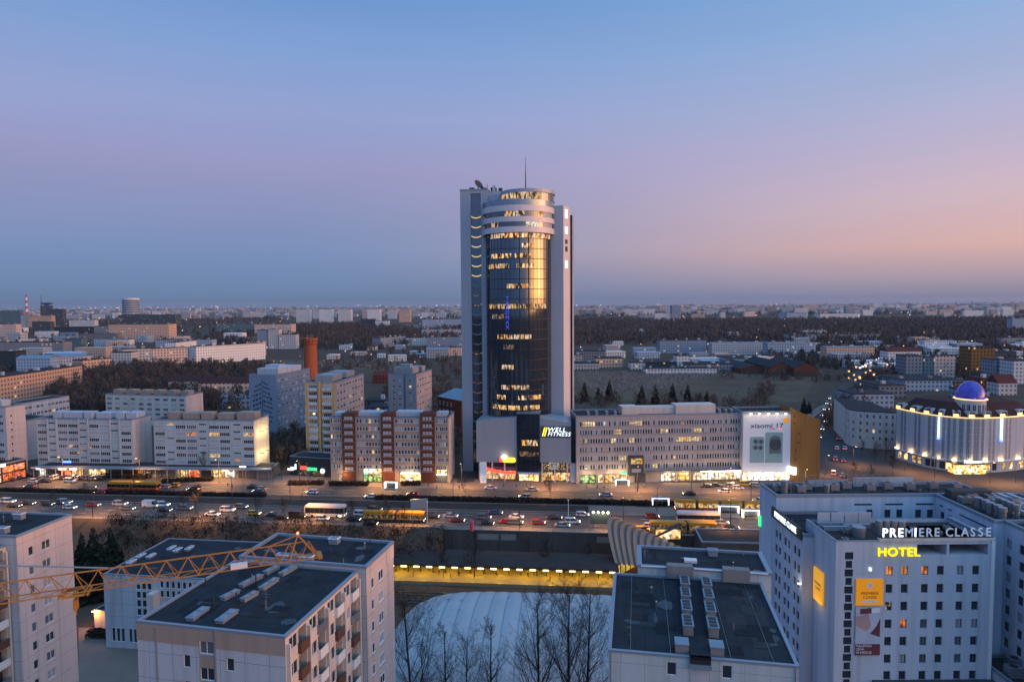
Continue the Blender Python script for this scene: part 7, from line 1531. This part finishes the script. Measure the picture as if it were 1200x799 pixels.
b_ = thing('road_sign', 'dark road direction board on two posts right of the articulated bus', 'sign', (*RD(-48, 197.6), .14), RA + .35); add(b_, 'sign_panel', 'trim_grey', (-2.6, 2.6, -.1, .1, 5.2, 8.2)); add(b_, 'post', 'steel', (-2.2, -2.0, -.1, .1, 0, 5.2), (2.0, 2.2, -.1, .1, 0, 5.2))
x, y = G(705, 622); lb_ = thing('lit_billboard', 'dark roadside billboard lit by four lamps left of the ribbed shell', 'billboard', (x, y + 2, .14), RA); add(lb_, 'panel', 'sign_panel', (-3.2, 3.2, -.1, .15, 1.6, 4.6)); add(lb_, 'frame', 'dark_metal', (-3.3, 3.3, -.12, .17, 1.45, 1.6), (-3.3, 3.3, -.12, .17, 4.6, 4.75)); add(lb_, 'post', 'dark_metal', (-2.3, -2.1, 0, .1, 0, 1.45), (2.1, 2.3, 0, .1, 0, 1.45))
for i in range(4): b = MB(); b.lathe([(0, -.35), (.42, 0), (0, .35)], 0, 0, 10); b.build('lamp', 'e_warmwhite', lb_, (-2.2 + i * 1.45, -.7, 5.1)); plight('lamp_glow', (-2.2 + i * 1.45, -1.0, 4.8), 90, (1, .75, .4), .2, lb_)
x, y = G(553, 622); pk = thing('pink_column', 'pink advertising column on the near pavement edge', 'column', (x, y, .14)); b = MB(); b.lathe([(.55, 0), (.55, 2.6), (.7, 2.65), (.7, 2.9), (0, 3.3)], 0, 0, 14); mat('pinkpaint', (.5, .06, .12), .6, 0); b.build('column_body', 'pinkpaint', pk)
# ------------------------------------------------------------------ shelters
def shelter(px, py, w, label, m='e_white', h=2.6):
    x, y = G(px, py); o = thing('tram_shelter', label, 'shelter', (x, y, .16), RA, 'lit stop shelters'); add(o, 'roof', 'steel', (-w / 2 - .2, w / 2 + .2, -.8, .9, h, h + .15)); add(o, 'light_strip', m, (-w / 2, w / 2, -.85, -.802, h - .15, h + .1)); add(o, 'lit_end', m, (-w / 2 - .1, -w / 2 + .2, -.75, .8, .3, h - .05), (w / 2 - .2, w / 2 + .1, -.75, .8, .3, h - .05)); add(o, 'back_glass', 'glass_grey', (-w / 2 + .5, w / 2 - .5, .75, .8, .4, h - .1)); add(o, 'bench', 'dark_metal', (-w / 2 + 1, w / 2 - 1, .3, .65, .4, .5)); plight('shelter_glow', (0, -.2, h - .4), 60, (.9, .95, 1), .3, o)
shelter(774, 592.5, 5.4, 'white lit shelter arch on the left end of the tram platform'); shelter(854, 602, 6.0, 'lit shelter right of the tram front, nearer row'); shelter(880, 607, 5.2, 'lit shelter partly behind the hotel corner', 'e_warmwhite'); shelter(458, 573, 4.4, 'white lit bus shelter before the brick slab'); shelter(729, 570, 4.8, 'white lit bus shelter before the long office', 'e_white')
# ------------------------------------------------------------------ vehicles
def carmesh(kind):
    L, Wd, H_ = dict(hatch=(4.1, 1.75, 1.48), sedan=(4.6, 1.8, 1.42), suv=(4.7, 1.9, 1.75), van=(5.4, 2.0, 2.35))[kind]
    hb_ = H_ * (.56 if kind != 'van' else .5); w = Wd / 2; l = L / 2
    prof = dict(hatch=[(-.5, .42), (-.44, 1), (.13, 1), (.30, .56), (.48, .47), (.5, .3)], sedan=[(-.5, .55), (-.36, .60), (-.24, 1), (.12, 1), (.28, .60), (.48, .48), (.5, .3)], suv=[(-.5, .5), (-.46, 1), (.15, 1), (.29, .60), (.47, .52), (.5, .3)], van=[(-.5, .3), (-.49, 1), (.26, 1), (.38, .56), (.48, .42), (.5, .25)])[kind]
    low = .26
    def sec(f):   # body below the belt line
        return f
    B_ = MB(); n = 0
    xs = [-l, -l * .92, -l * .3, l * .3, l * .9, l]; ws = [w * .9, w, w, w, w * .96, w * .82]; zs = [hb_ * .97, hb_, hb_, hb_ * .99, hb_ * .84, hb_ * .66]
    rings = []
    for x, ww, z in zip(xs, ws, zs): k = len(B_.v); B_.v += [(x, -ww * .94, low), (x, -ww, low + (z - low) * .5), (x, -ww * .93, z), (x, ww * .93, z), (x, ww, low + (z - low) * .5), (x, ww * .94, low)]; rings.append(k)
    for a, c in zip(rings, rings[1:]):
        for j in range(5): B_.f.append((a + j, c + j, c + j + 1, a + j + 1)[::-1]); B_.m.append(0)
        B_.f.append((a, c, c + 5, a + 5)); B_.m.append(0)
    B_.f.append(tuple(rings[0] + j for j in range(6))); B_.m.append(0); B_.f.append(tuple(rings[-1] + j for j in range(5, -1, -1))); B_.m.append(0)
    # roof
    x0, x1 = {'hatch': (-.45, .10), 'sedan': (-.22, .10), 'suv': (-.46, .12), 'van': (-.49, .26)}[kind]; xb, xf = {'hatch': (-.495, .30), 'sedan': (-.37, .29), 'suv': (-.495, .29), 'van': (-.498, .38)}[kind]
    B_.box(x0 * L, x1 * L, -w * .76, w * .76, H_ - .06, H_, 0)
    Gm = MB(); bt = [(xb * L, -w * .90, hb_ - .02), (xf * L, -w * .90, hb_ - .02), (xf * L, w * .90, hb_ - .02), (xb * L, w * .90, hb_ - .02)]; tp_ = [(x0 * L, -w * .75, H_ - .05), (x1 * L, -w * .75, H_ - .05), (x1 * L, w * .75, H_ - .05), (x0 * L, w * .75, H_ - .05)]
    for i in range(4): j = (i + 1) % 4; Gm.face([bt[i], bt[j], tp_[j], tp_[i]])
    if kind == 'van': B_.box(-l * .98, l * .35, -w * .92, w * .92, hb_ - .05, H_ - .02, 0)
    for x in (x0 * .5 + xb * .5, (x0 + x1) / 2): 
        for s in (-1, 1): B_.box(x * L - .05, x * L + .05, s * w * .84 - .06, s * w * .84 + .06, hb_, H_ - .04, 0)
    Wm = MB(); Wm.tube((0, -.11, 0), (0, .11, 0), .33, n=12); Wm.tube((0, -.13, 0), (0, .13, 0), .17, n=8, m=1)
    Hm = MB().box(-.03, .06, -.2, .2, -.09, .09); Tm = MB().box(-.05, .03, -.2, .2, -.09, .09)
    return dict(L=L, w=w, hb=hb_, body=B_, glass=Gm.mesh('windows', ['glass']), wheel=Wm.mesh('wheel', ['tyre', 'steel']), head=Hm.mesh('headlight', ['e_headlight']), headoff=Hm.mesh('headlight', ['glass_pale']), tail=Tm.mesh('taillight', ['e_tail']), tailoff=Tm.mesh('taillight', ['stack_red']))
KM = {k: carmesh(k) for k in ('hatch', 'sedan', 'suv', 'van')}; BM = {}
def car(px, py, kind, col, label, rz=0.0, on=True, group='cars on and beside the avenue', xyz=None):
    K = KM[kind]; x, y = xyz[:2] if xyz else G(px, py)
    o = thing('car', label, 'car', (x, y, .04), rz, group)
    if (kind, col) not in BM: BM[(kind, col)] = K['body'].mesh('body', ['car_' + col])
    put('body', BM[(kind, col)], o); put('windows', K['glass'], o)
    for sx in (-.31, .31):
        for sy in (-1, 1): put('wheel', K['wheel'], o, (sx * K['L'], sy * (K['w'] - .1), .33))
    for sy in (-1, 1):
        put('headlight', K['head'] if on else K['headoff'], o, (K['L'] / 2 - .06, sy * K['w'] * .62, K['hb'] * .72)); put('taillight', K['tail'] if on else K['tailoff'], o, (-K['L'] / 2 + .02, sy * K['w'] * .68, K['hb'] * .85))
    return o
E_ = RA; Wt = RA + math.pi
# near carriageway, heading right; far carriageway, heading left
CARS = [(10, 589, 'suv', 'white', 'white SUV first in the left queue on the near road'), (17, 594, 'sedan', 'black', 'black saloon below the first white SUV of the queue'), (33, 591, 'sedan', 'black', 'black saloon second in the left queue'), (56, 592, 'hatch', 'black', 'black hatchback with bright lights in the left queue'), (76, 590, 'suv', 'silver', 'silver SUV in the left queue'), (82, 596, 'hatch', 'white', 'white hatchback below the silver SUV'), (110, 593, 'hatch', 'red', 'dark red hatchback with amber glow on the near road'), (141, 592, 'suv', 'silver', 'silver SUV alone right of the red hatchback'), (150, 597, 'sedan', 'grey', 'grey saloon beside the lone silver SUV'), (177, 594, 'van', 'white', 'white van on the near road above the ramp'), (193, 599, 'sedan', 'black', 'black saloon just right of the white van'), (217, 597, 'suv', 'grey', 'dark grey SUV by the spreading bare tree'), (249, 604, 'sedan', 'white', 'white saloon, nearer of the pair right of the spreading tree'), (267, 599, 'suv', 'white', 'white SUV, farther of the pair right of the spreading tree'), (298, 603, 'hatch', 'taxi', 'yellow-brown hatchback between bare trees on the near road'), (320, 605, 'sedan', 'black', 'black saloon left of the coach, farther lane'), (331, 608, 'hatch', 'black', 'black hatchback with white lights left of the coach'), (349, 607, 'van', 'black', 'dark van just left of the coach'), (378, 609, 'hatch', 'white', 'white hatchback in front of the coach side'), (414, 610, 'sedan', 'black', 'black saloon right of the coach'), (424, 604, 'suv', 'white', 'white SUV at the left end of the articulated bus'), (434, 615, 'sedan', 'black', 'black saloon below the articulated bus'), (506, 607, 'suv', 'black', 'black SUV by the road direction board'), (528, 606, 'sedan', 'silver', 'silver saloon behind the red car'), (536, 611, 'sedan', 'red', 'bright red saloon left of centre on the near road'), (567, 608, 'suv', 'grey', 'grey SUV below the tower left side'), (571, 615, 'hatch', 'black', 'black hatchback below the grey SUV'), (594, 613, 'sedan', 'red', 'dark red saloon below the tower entrance'), (605, 607, 'sedan', 'white', 'white saloon beyond the dark red one'), (604, 614, 'suv', 'grey', 'grey SUV beside the dark red saloon'), (631, 614, 'hatch', 'red', 'small red hatchback above the wall'), (650, 608, 'sedan', 'black', 'dark saloon with red lights above the wall'), (659, 617, 'sedan', 'silver', 'silver saloon overlapping the bright white one'), (671, 613, 'suv', 'white', 'bright white SUV left of the lit billboard'), (763, 618, 'hatch', 'white', 'white hatchback leading the yellow bus'), (753, 622, 'hatch', 'taxi', 'yellow hatchback before the yellow bus front'), (857, 620, 'sedan', 'black', 'long dark saloon right of the yellow bus'), (846, 614, 'hatch', 'silver', 'silver hatchback behind the yellow bus')]
for px, py, k_, c_, lab in CARS: car(px, py, k_, c_, lab, E_)
for px, py, k_, c_, lab in [(435, 583, 'sedan', 'white', 'lone white saloon on the far road before the brick slab'), (710, 581, 'sedan', 'silver', 'lone silver saloon on the far road below the long office'), (808, 580, 'sedan', 'black', 'lone black saloon on the far road below the long office'), (849, 577, 'hatch', 'white', 'lone white hatchback on the far road below the phone poster'), (193, 572, 'hatch', 'silver', 'silver hatchback just right of the yellow articulated bus'), (204, 570, 'hatch', 'taxi', 'yellow taxi right of the articulated bus'), (118, 578, 'hatch', 'red', 'small dark red car on the far road left')]: car(px, py, k_, c_, lab, Wt)
for px, py, k_, c_, lab in [(575, 573, 'sedan', 'white', 'white saloon parked before the tower podium'), (624, 575, 'sedan', 'silver', 'silver saloon parked before the black entrance'), (297, 572, 'sedan', 'black', 'black saloon parked on the pavement beyond the crossing'), (306, 574, 'hatch', 'grey', 'grey hatchback parked beside the black one on the pavement'), (829, 571, 'sedan', 'black', 'black saloon parked before the bright shops, leftmost'), (839, 570, 'sedan', 'black', 'black saloon parked before the bright shops, second'), (859, 571, 'suv', 'silver', 'silver SUV parked before the bright shops'), (865, 573, 'hatch', 'white', 'white hatchback parked before the bright shops'), (874, 569, 'suv', 'taxi', 'yellow taxi parked below the phone poster'), (887, 570, 'hatch', 'silver', 'silver hatchback parked rightmost below the poster'), (40, 565, 'hatch', 'white', 'white hatchback in the near row of the left parking'), (53, 565, 'sedan', 'black', 'black saloon in the near row of the left parking'), (82, 565, 'suv', 'white', 'white SUV in the near row of the left parking'), (13, 563, 'sedan', 'black', 'black saloon before the glowing red shop, left one'), (20, 561, 'suv', 'black', 'black SUV before the glowing red shop, right one'), (37, 558, 'hatch', 'black', 'black hatchback at the gap beside the red shop')]: car(px, py, k_, c_, lab, E_ + rnd.choice((0, .1, -.1)), False)
pc = ['silver', 'grey', 'white', 'black', 'black', 'blue', 'white', 'black', 'grey', 'silver', 'black', 'black']
for i, px in enumerate((50, 56, 66, 76, 82, 88, 94, 99, 104, 110, 116, 122)):
    car(px, 561, ('hatch', 'sedan', 'suv')[i % 3], pc[i], '%s parked %s in the far row before the arcade' % ({'silver': 'silver car', 'grey': 'grey car', 'white': 'white car', 'black': 'black car', 'blue': 'dark blue car'}[pc[i]], ('first from left', 'second from left', 'third from left', 'fourth from left', 'fifth from left', 'sixth from left', 'seventh from left', 'eighth from left', 'ninth from left', 'tenth from left', 'second last', 'last at right')[i]), RA + 1.5, False)
# the avenue traffic
def along(pts, t):
    L = [0];
    for a, c in zip(pts, pts[1:]): L.append(L[-1] + math.hypot(c[0] - a[0], c[1] - a[1]))
    d = t * L[-1]
    for i in range(len(pts) - 1):
        if d <= L[i + 1] or i == len(pts) - 2:
            f = (d - L[i]) / (L[i + 1] - L[i]); a, c = Vector(pts[i]), Vector(pts[i + 1]); return a.lerp(c, f), (c - a).normalized()
near_lab = 'car with bright headlights in the queue beside the ochre wall'; far_lab = 'car with red tail lights leaving up the avenue'; tiny_lab = 'tiny car far up the avenue'
for i in range(46):
    lane_ = i % 4; t = .004 + (i // 4) * .026 + rnd.uniform(0, .008)
    p, d = along(AV, t); nrm = Vector((d.y, -d.x)); off = (-7.4, -4.2, 4.2, 7.4)[lane_]; q = p + nrm * off; toward = lane_ < 2; ang = math.atan2(d.y, d.x) + (math.pi if toward else 0)
    car(0, 0, rnd.choice(('hatch', 'sedan', 'suv')), rnd.choice(('white', 'silver', 'grey', 'black', 'black', 'blue')), near_lab if toward else far_lab, ang, True, near_lab + 's' if toward else far_lab + 's', q)
b = MB()
for i in range(36):
    t = rnd.uniform(.33, 1); p, d = along(AV, t); q = p + Vector((d.y, -d.x)) * rnd.choice((-10.5, 10.5, -4, 4)); s = .35 + p.length / 780 * .35; b.box(q.x - s, q.x + s, q.y, q.y + s, 1 if i % 3 else 7, 1 + 2 * s if i % 3 else 7 + 2 * s)
tag(b.build('avenue_lights', 'e_far'), 'string of amber lights far up the avenue', 'lights', kind='stuff')
b = MB()
for i in range(11):
    x, y = G(1008 + i * 3.1, 439.5 - i * 1.75); b.box(x - .8, x + .8, y, y + .8, 6, 7.4)
tag(b.build('path_lights', 'e_farwhite'), 'row of white lamps along the boulevard at right', 'lights', kind='stuff')
# buses, coach, trams
def bus(px, py, segs, w, h, col, skirt, label, name='bus', cat='bus', rz=0.0, win='tram_win', roofcol=None, floor=.35, z=.04, group=None, bandm='dark_metal'):
    x, y = G(px, py); o = thing(name, label, cat, (x, y, z), rz, group); tot = sum(segs) + .8 * (len(segs) - 1); xx = -tot / 2
    for i, L in enumerate(segs):
        b = MB(); b.box(xx, xx + L, -w / 2, w / 2, floor, floor + .75, 1); b.box(xx, xx + L, -w / 2, w / 2, floor + .75, floor + 1.0, 0); b.box(xx, xx + L, -w / 2, w / 2, h - .55, h, 0); b.box(xx + .4, xx + L - .4, -w / 2 + .15, w / 2 - .15, h, h + .25, 2)
        nw = max(3, int(L / 1.6))
        for j in range(nw + 1):
            c = xx + L * j / nw
            for s in (-1, 1): b.box(max(xx, c - .08), min(xx + L, c + .08), s * w / 2 - .05, s * w / 2 + .05, floor + 1.0, h - .55, 0 if j in (0, nw) else 3)
        sec_ = b.build('body_section', [col, skirt, roofcol or col, 'dark_metal'], o)
        b = MB(); b.box(xx + .03, xx + L - .03, -w / 2 + .03, w / 2 - .03, floor + 1.0, h - .55); b.build('windows', win, sec_)
        for wx in ((.18, .82) if L > 5 else (.5,)):
            for s in (-1, 1): b = MB(); b.tube((0, -.14, 0), (0, .14, 0), .48, n=12); b.build('wheel', 'tyre', o, (xx + L * wx, s * (w / 2 - .13), .48))
        xx += L
        if i < len(segs) - 1: b = MB(); b.box(xx, xx + .8, -w / 2 + .15, w / 2 - .15, floor + .1, h - .15); b.build('bellows', 'dark_metal', o); xx += .8
    for s in (-1, 1): add(o, 'headlight', 'e_headlight', (tot / 2, tot / 2 + .05, s * w * .36 - .16, s * w * .36 + .16, .7, .95)); add(o, 'taillight', 'e_tail', (-tot / 2 - .05, -tot / 2, s * w * .36 - .14, s * w * .36 + .14, .9, 1.2))
    return o
bus(157, 574.5, (9.6, 9), 2.55, 3.1, 'bus_yellow', 'bus_red', 'yellow and red articulated bus on the far road at left', rz=Wt, win='glass_black')
bus(462, 611, (10, 8.5), 2.55, 3.1, 'bus_yellow', 'sign_dark', 'dim articulated bus with yellow roof edge behind bare trees on the near road', rz=E_, win='lit_dim')
bus(800, 624, (10.5, 8), 2.55, 3.1, 'bus_yellow', 'bus_yellow', 'yellow articulated bus with dotted lights left of the hotel', rz=E_, win='lit_dim')
bus(818, 612, (13,), 2.55, 3.2, 'bus_white', 'bus_yellow', 'bus with a white roof just beyond the yellow articulated one', rz=E_, win='glass_black', roofcol='bus_white')
bus(382, 605, (13,), 2.55, 3.7, 'bus_white', 'bus_white', 'white coach with black windows on the near road', name='coach', cat='coach', rz=E_, win='glass_black')
add([o for o in COL.objects if o.name.startswith('coach')][0], 'lower_light', 'e_warmwhite', (4.5, 5.5, -1.3, -1.285, .5, .8))
bus(843, 599, (6.5, 6.5, 6.5, 6.5), 2.4, 3.3, 'bus_yellow', 'bus_red', 'long yellow tram with lit windows standing at the platform', name='tram', cat='tram', rz=Wt, win='tram_win', z=.12)
# ------------------------------------------------------------------ people
def person_mesh(seed, top, legs, skin_=(.45, .30, .22)):
    r = random.Random(seed); sw = r.uniform(-.12, .12)
    V = [(0, 0, .95), (0, 0, 1.2), (0, 0, 1.42), (0, 0, 1.53), (0, .01, 1.66), (0, .01, 1.74), (-.19, 0, 1.40), (-.25, .03, 1.13), (-.24, -.03, .88), (.19, 0, 1.40), (.25, .03, 1.13), (.24, -.06, .88), (-.1, 0, .90), (-.11, sw, .5), (-.11, sw * 1.2, .08), (-.11, sw * 1.2 - .14, .04), (.1, 0, .90), (.11, -sw, .5), (.11, -sw * 1.2, .08), (.11, -sw * 1.2 - .14, .04)]
    Ed = [(0, 1), (1, 2), (2, 3), (3, 4), (4, 5), (2, 6), (6, 7), (7, 8), (2, 9), (9, 10), (10, 11), (0, 12), (12, 13), (13, 14), (14, 15), (0, 16), (16, 17), (17, 18), (18, 19)]
    rad = [.16, .15, .15, .06, .105, .09, .07, .055, .04, .07, .055, .04, .10, .07, .05, .04, .10, .07, .05, .04]
    me = bpy.data.meshes.new('body'); me.from_pydata(V, Ed, []); o = bpy.data.objects.new('tmp', me); COL.objects.link(o)
    md = o.modifiers.new('s', 'SKIN'); 
    if not me.skin_vertices: pass
    sk = me.skin_vertices[0].data if me.skin_vertices else None
    if sk is None: return None
    for i, q in enumerate(sk): q.radius = (rad[i], rad[i] * .8); q.use_root = i == 0
    o.modifiers.new('u', 'SUBSURF').levels = 1
    dg = bpy.context.evaluated_depsgraph_get(); m2 = bpy.data.meshes.new_from_object(o.evaluated_get(dg)); bpy.data.objects.remove(o)
    for q in (mat('cloth_%d' % seed, top, .9, 0), mat('trousers_%d' % seed, legs, .9, 0), MT.get('skin') or mat('skin', skin_, .6, 0), MT.get('hair') or mat('hair', (.03, .02, .015), .8, 0)): m2.materials.append(q)
    for p in m2.polygons:
        z = p.center.z; p.material_index = 1 if z < .9 and abs(p.center.x) < .2 else (3 if z > 1.72 or (z > 1.58 and p.center.y > .03) else (2 if z > 1.5 or (z < .93 and abs(p.center.x) > .2) else 0)); p.use_smooth = True
    return m2
PM = [m for m in (person_mesh(1, (.03, .03, .035), (.03, .035, .05)), person_mesh(2, (.16, .02, .02), (.03, .03, .04)), person_mesh(3, (.20, .19, .17), (.02, .02, .025)), person_mesh(4, (.03, .05, .11), (.05, .045, .04))) if m]
pl_ = ['in a black coat', 'in a red jacket', 'in a pale coat', 'in a dark blue jacket']
PP = [(410, 569, 'on the pavement before the brick slab'), (502, 571, 'before the orange lit restaurant'), (512, 573, 'right of the orange lit restaurant'), (518, 570, 'by the white lit doorway of the brick slab'), (538, 574, 'with others near the tower corner'), (543, 575, 'second near the tower corner'), (590, 571, 'under the red fascia'), (605, 572, 'left of the black entrance'), (617, 571, 'at the tower entrance'), (640, 572, 'before the podium shops'), (687, 573, 'before the green-white shop window'), (700, 573, 'before the narrow lit door'), (708, 574, 'left of the bus shelter'), (748, 573, 'right of the bus shelter'), (755, 572, 'by the grey entrance of the long office'), (252, 580, 'on the crossing path'), (267, 571, 'before the bright shop in the arcade'), (272, 573, 'near the lit poster column'), (235, 573, 'before the orange shop of the arcade'), (310, 578, 'walking right of the parked black car'), (790, 594, 'on the tram platform near the arch'), (812, 604, 'on the tram platform behind the buses'), (836, 606, 'on the tram platform before the lit shelter'), (868, 608, 'between the two lit shelters'), (874, 610, 'left of the last lit shelter')]
if PM:
    for i, (px, py, w_) in enumerate(PP): x, y = G(px, py); o = tag(put('person', PM[i % 4], None, (x, y, .14), rnd.uniform(0, 6)), 'person ' + pl_[i % 4] + ' ' + w_, 'person', 'people on foot')
    base = Vector((*RD(-58, 169), Zr + .93)); u = Vector((*RU, 0)); v = Vector((*RN, 0))
    ord_ = 'first second third fourth fifth sixth seventh eighth ninth tenth eleventh twelfth thirteenth fourteenth fifteenth sixteenth seventeenth eighteenth'.split()
    for i in range(18): p = base + u * (3 + i * 3.45 + rnd.uniform(-1, 1)) + v * rnd.uniform(2.5, 8); tag(put('person', PM[i % 4], None, tuple(p), rnd.uniform(0, 6)), 'person ' + pl_[i % 4] + ' on the yellow platform, ' + ord_[i] + ' from its left', 'person', 'people waiting on the platform')

# ------------------------------------------------------------------ wear and small fittings on the near roofs
for k, v in dict(felt_dark=(.018, .021, .026), felt_light=(.036, .040, .045), felt_brown=(.031, .030, .031), puddle=(.02, .024, .03)).items(): mat(k, v, .12 if k == 'puddle' else .9, .2, .8)
rc = random.Random(31)
def clutter(o, x0, x1, y0, y1, z, n, vents=3):
    for i in range(n):
        w, l = rc.uniform(.5, 2.8), rc.uniform(.4, 3.2); x, y = rc.uniform(x0, max(x0 + .1, x1 - w)), rc.uniform(y0, max(y0 + .1, y1 - l)); k = 6 + rc.randrange(4); m_ = rc.choice(('felt_dark', 'felt_dark', 'felt_light', 'felt_brown', 'puddle'))
        b = MB(); q = [(x + w / 2 + w / 2 * math.cos(2 * math.pi * j / k) * rc.uniform(.7, 1.1), y + l / 2 + l / 2 * math.sin(2 * math.pi * j / k) * rc.uniform(.7, 1.1), z + .006 + .0017 * i) for j in range(k)] if m_ == 'puddle' else [(x, y, z + .006 + .0017 * i), (x + w, y, z + .006 + .0017 * i), (x + w, y + l, z + .006 + .0017 * i), (x, y + l, z + .006 + .0017 * i)]
        b.face(q); b.build('roof_patch', m_, o)
    for i in range(vents):
        x, y = rc.uniform(x0, x1), rc.uniform(y0, y1); b = MB(); b.tube((0, 0, 0), (0, 0, rc.uniform(.4, .9)), .07, n=7); b.lathe([(.15, .85), (.02, 1.0)], 0, 0, 8) if rc.random() < .4 else None; b.build('vent_pipe', rc.choice(('steel', 'dark_metal')), o, (x, y, z))
clutter(cb.o, .5, cb.W - .5, .5, 16, Hc - .18, 26, 6); clutter(cb.o, xr0 + .5, xr1 - .6, yr0 + .5, yr1 - .6, hr - .25, 16, 4)
clutter(db.o, .5, xn0 - .8, .5, 19, Hd - .15, 22, 3); clutter(db.o, xn1 + .8, db.W - .5, .5, 19, Hd - .15, 22, 3); clutter(db.o, xa_ + .6 if 0 else 3.6, Wd_ + .4, ur0 + .5, ur1 - .5, hu - .25, 18, 4)
clutter(ab.o, .5, ab.W - .5, .5, 9, ab.H - .2, 14, 3); clutter(sc_.o, 1, sc_.W - 1, 1, 20, sc_.H - .15, 26, 6)
clutter(fb.o, .6, xf_ - .4, .6, 10, fb.H - .5, 8, 3); clutter(bw.o, 1, 32, .6, 7, bw.H - .5, 16, 6); clutter(rw.o, 1, 14, 1, 14, rw.H - .5, 12, 6); clutter(rw2.o, 1, 14, 1, 20, rw2.H - .5, 12, 4); clutter(lw_.o, .6, 10, 1, 11, lw_.H - .5, 8, 3)
for x_, m_ in ((.25, 'trim_grey'), (db.W - .3, 'trim_grey')): b = MB(); b.tube((x_, -.1, 0), (x_, -.1, Hd - .1), .06, n=6); b.build('downpipe', m_, db.o)
for i in range(7): x = (1.4, 4.2, 5.9, 9.6, 11.8, 13.6, 15.2)[i]; r_ = rc.randrange(3, 8); hvac(cb.o, x, -.45, Hc - 2.8 * r_ * .9, .8, .5, .7) if i in (1, 4) else None
for i in range(5): b = MB(); b.tube((0, 0, 0), (0, 0, rc.uniform(2, 3.6)), .03, n=4); b.tube((-.5, 0, 1.7), (.5, 0, 1.7), .02, n=4); b.tube((-.35, 0, 1.4), (.35, 0, 1.4), .02, n=4); b.build('aerial', 'steel', (cb.o, db.o, ab.o, cb.o, bw.o)[i], ((12, 5, Hc), (4, 21, hu), (6, 5, ab.H), (6, 20, hr), (22, 3, bw.H))[i])
qn = [('silver', 'hatch'), ('black', 'sedan'), ('white', 'suv'), ('grey', 'hatch'), ('black', 'suv'), ('blue', 'sedan'), ('white', 'hatch'), ('red', 'hatch')]
ql = ['far lane of the near road above the left block roof', 'far lane of the near road left of the white van', 'far lane of the near road beyond the spreading tree', 'far lane of the near road left of the coach', 'far lane of the near road behind the articulated bus', 'far lane of the near road above the dark wall', 'far lane of the near road left of the lit billboard', 'far lane of the near road behind the ribbed shell']
s__ = [-222, -178, -140, -112, -66, -26, 2, 24]
for i in range(8): c_, k_ = qn[i]; car(0, 0, k_, c_, {'silver': 'silver', 'black': 'black', 'white': 'white', 'grey': 'grey', 'blue': 'dark blue', 'red': 'red'}[c_] + ' car in the ' + ql[i], RA, True, xyz=RD(s__[i], 210.4))
for i in range(8):
    c_, k_ = qn[(i + 3) % 8]; lb = ('left of the yellow articulated bus', 'right of the yellow articulated bus', 'before the floodlit slab', 'left of the bar signs', 'before the brick slab', 'before the tower', 'before the long office', 'before the phone poster')[i]
    car(0, 0, k_, c_, {'silver': 'silver', 'black': 'black', 'white': 'white', 'grey': 'grey', 'blue': 'dark blue', 'red': 'red'}[c_] + ' car in the near lane of the far road ' + lb, Wt, True, xyz=RD((-205, -140, -115, -95, -58, -18, 30, 62)[i], 229))

# ------------------------------------------------------------------ air
hzm = bpy.data.materials.new('haze'); hzm.use_nodes = True; t = hzm.node_tree; t.nodes.clear(); vo = t.nodes.new('ShaderNodeVolumePrincipled'); vo.inputs['Color'].default_value = (.50, .58, .70, 1); vo.inputs['Density'].default_value = HAZE_DENSITY; vo.inputs['Anisotropy'].default_value = 0.2; ou = t.nodes.new('ShaderNodeOutputMaterial'); t.links.new(vo.outputs[0], ou.inputs['Volume'])
b = MB(); b.box(-22000, 22000, -22000, 22000, -7.2, 150); MT['haze'] = hzm; tag(b.build('haze', 'haze'), kind='stuff')
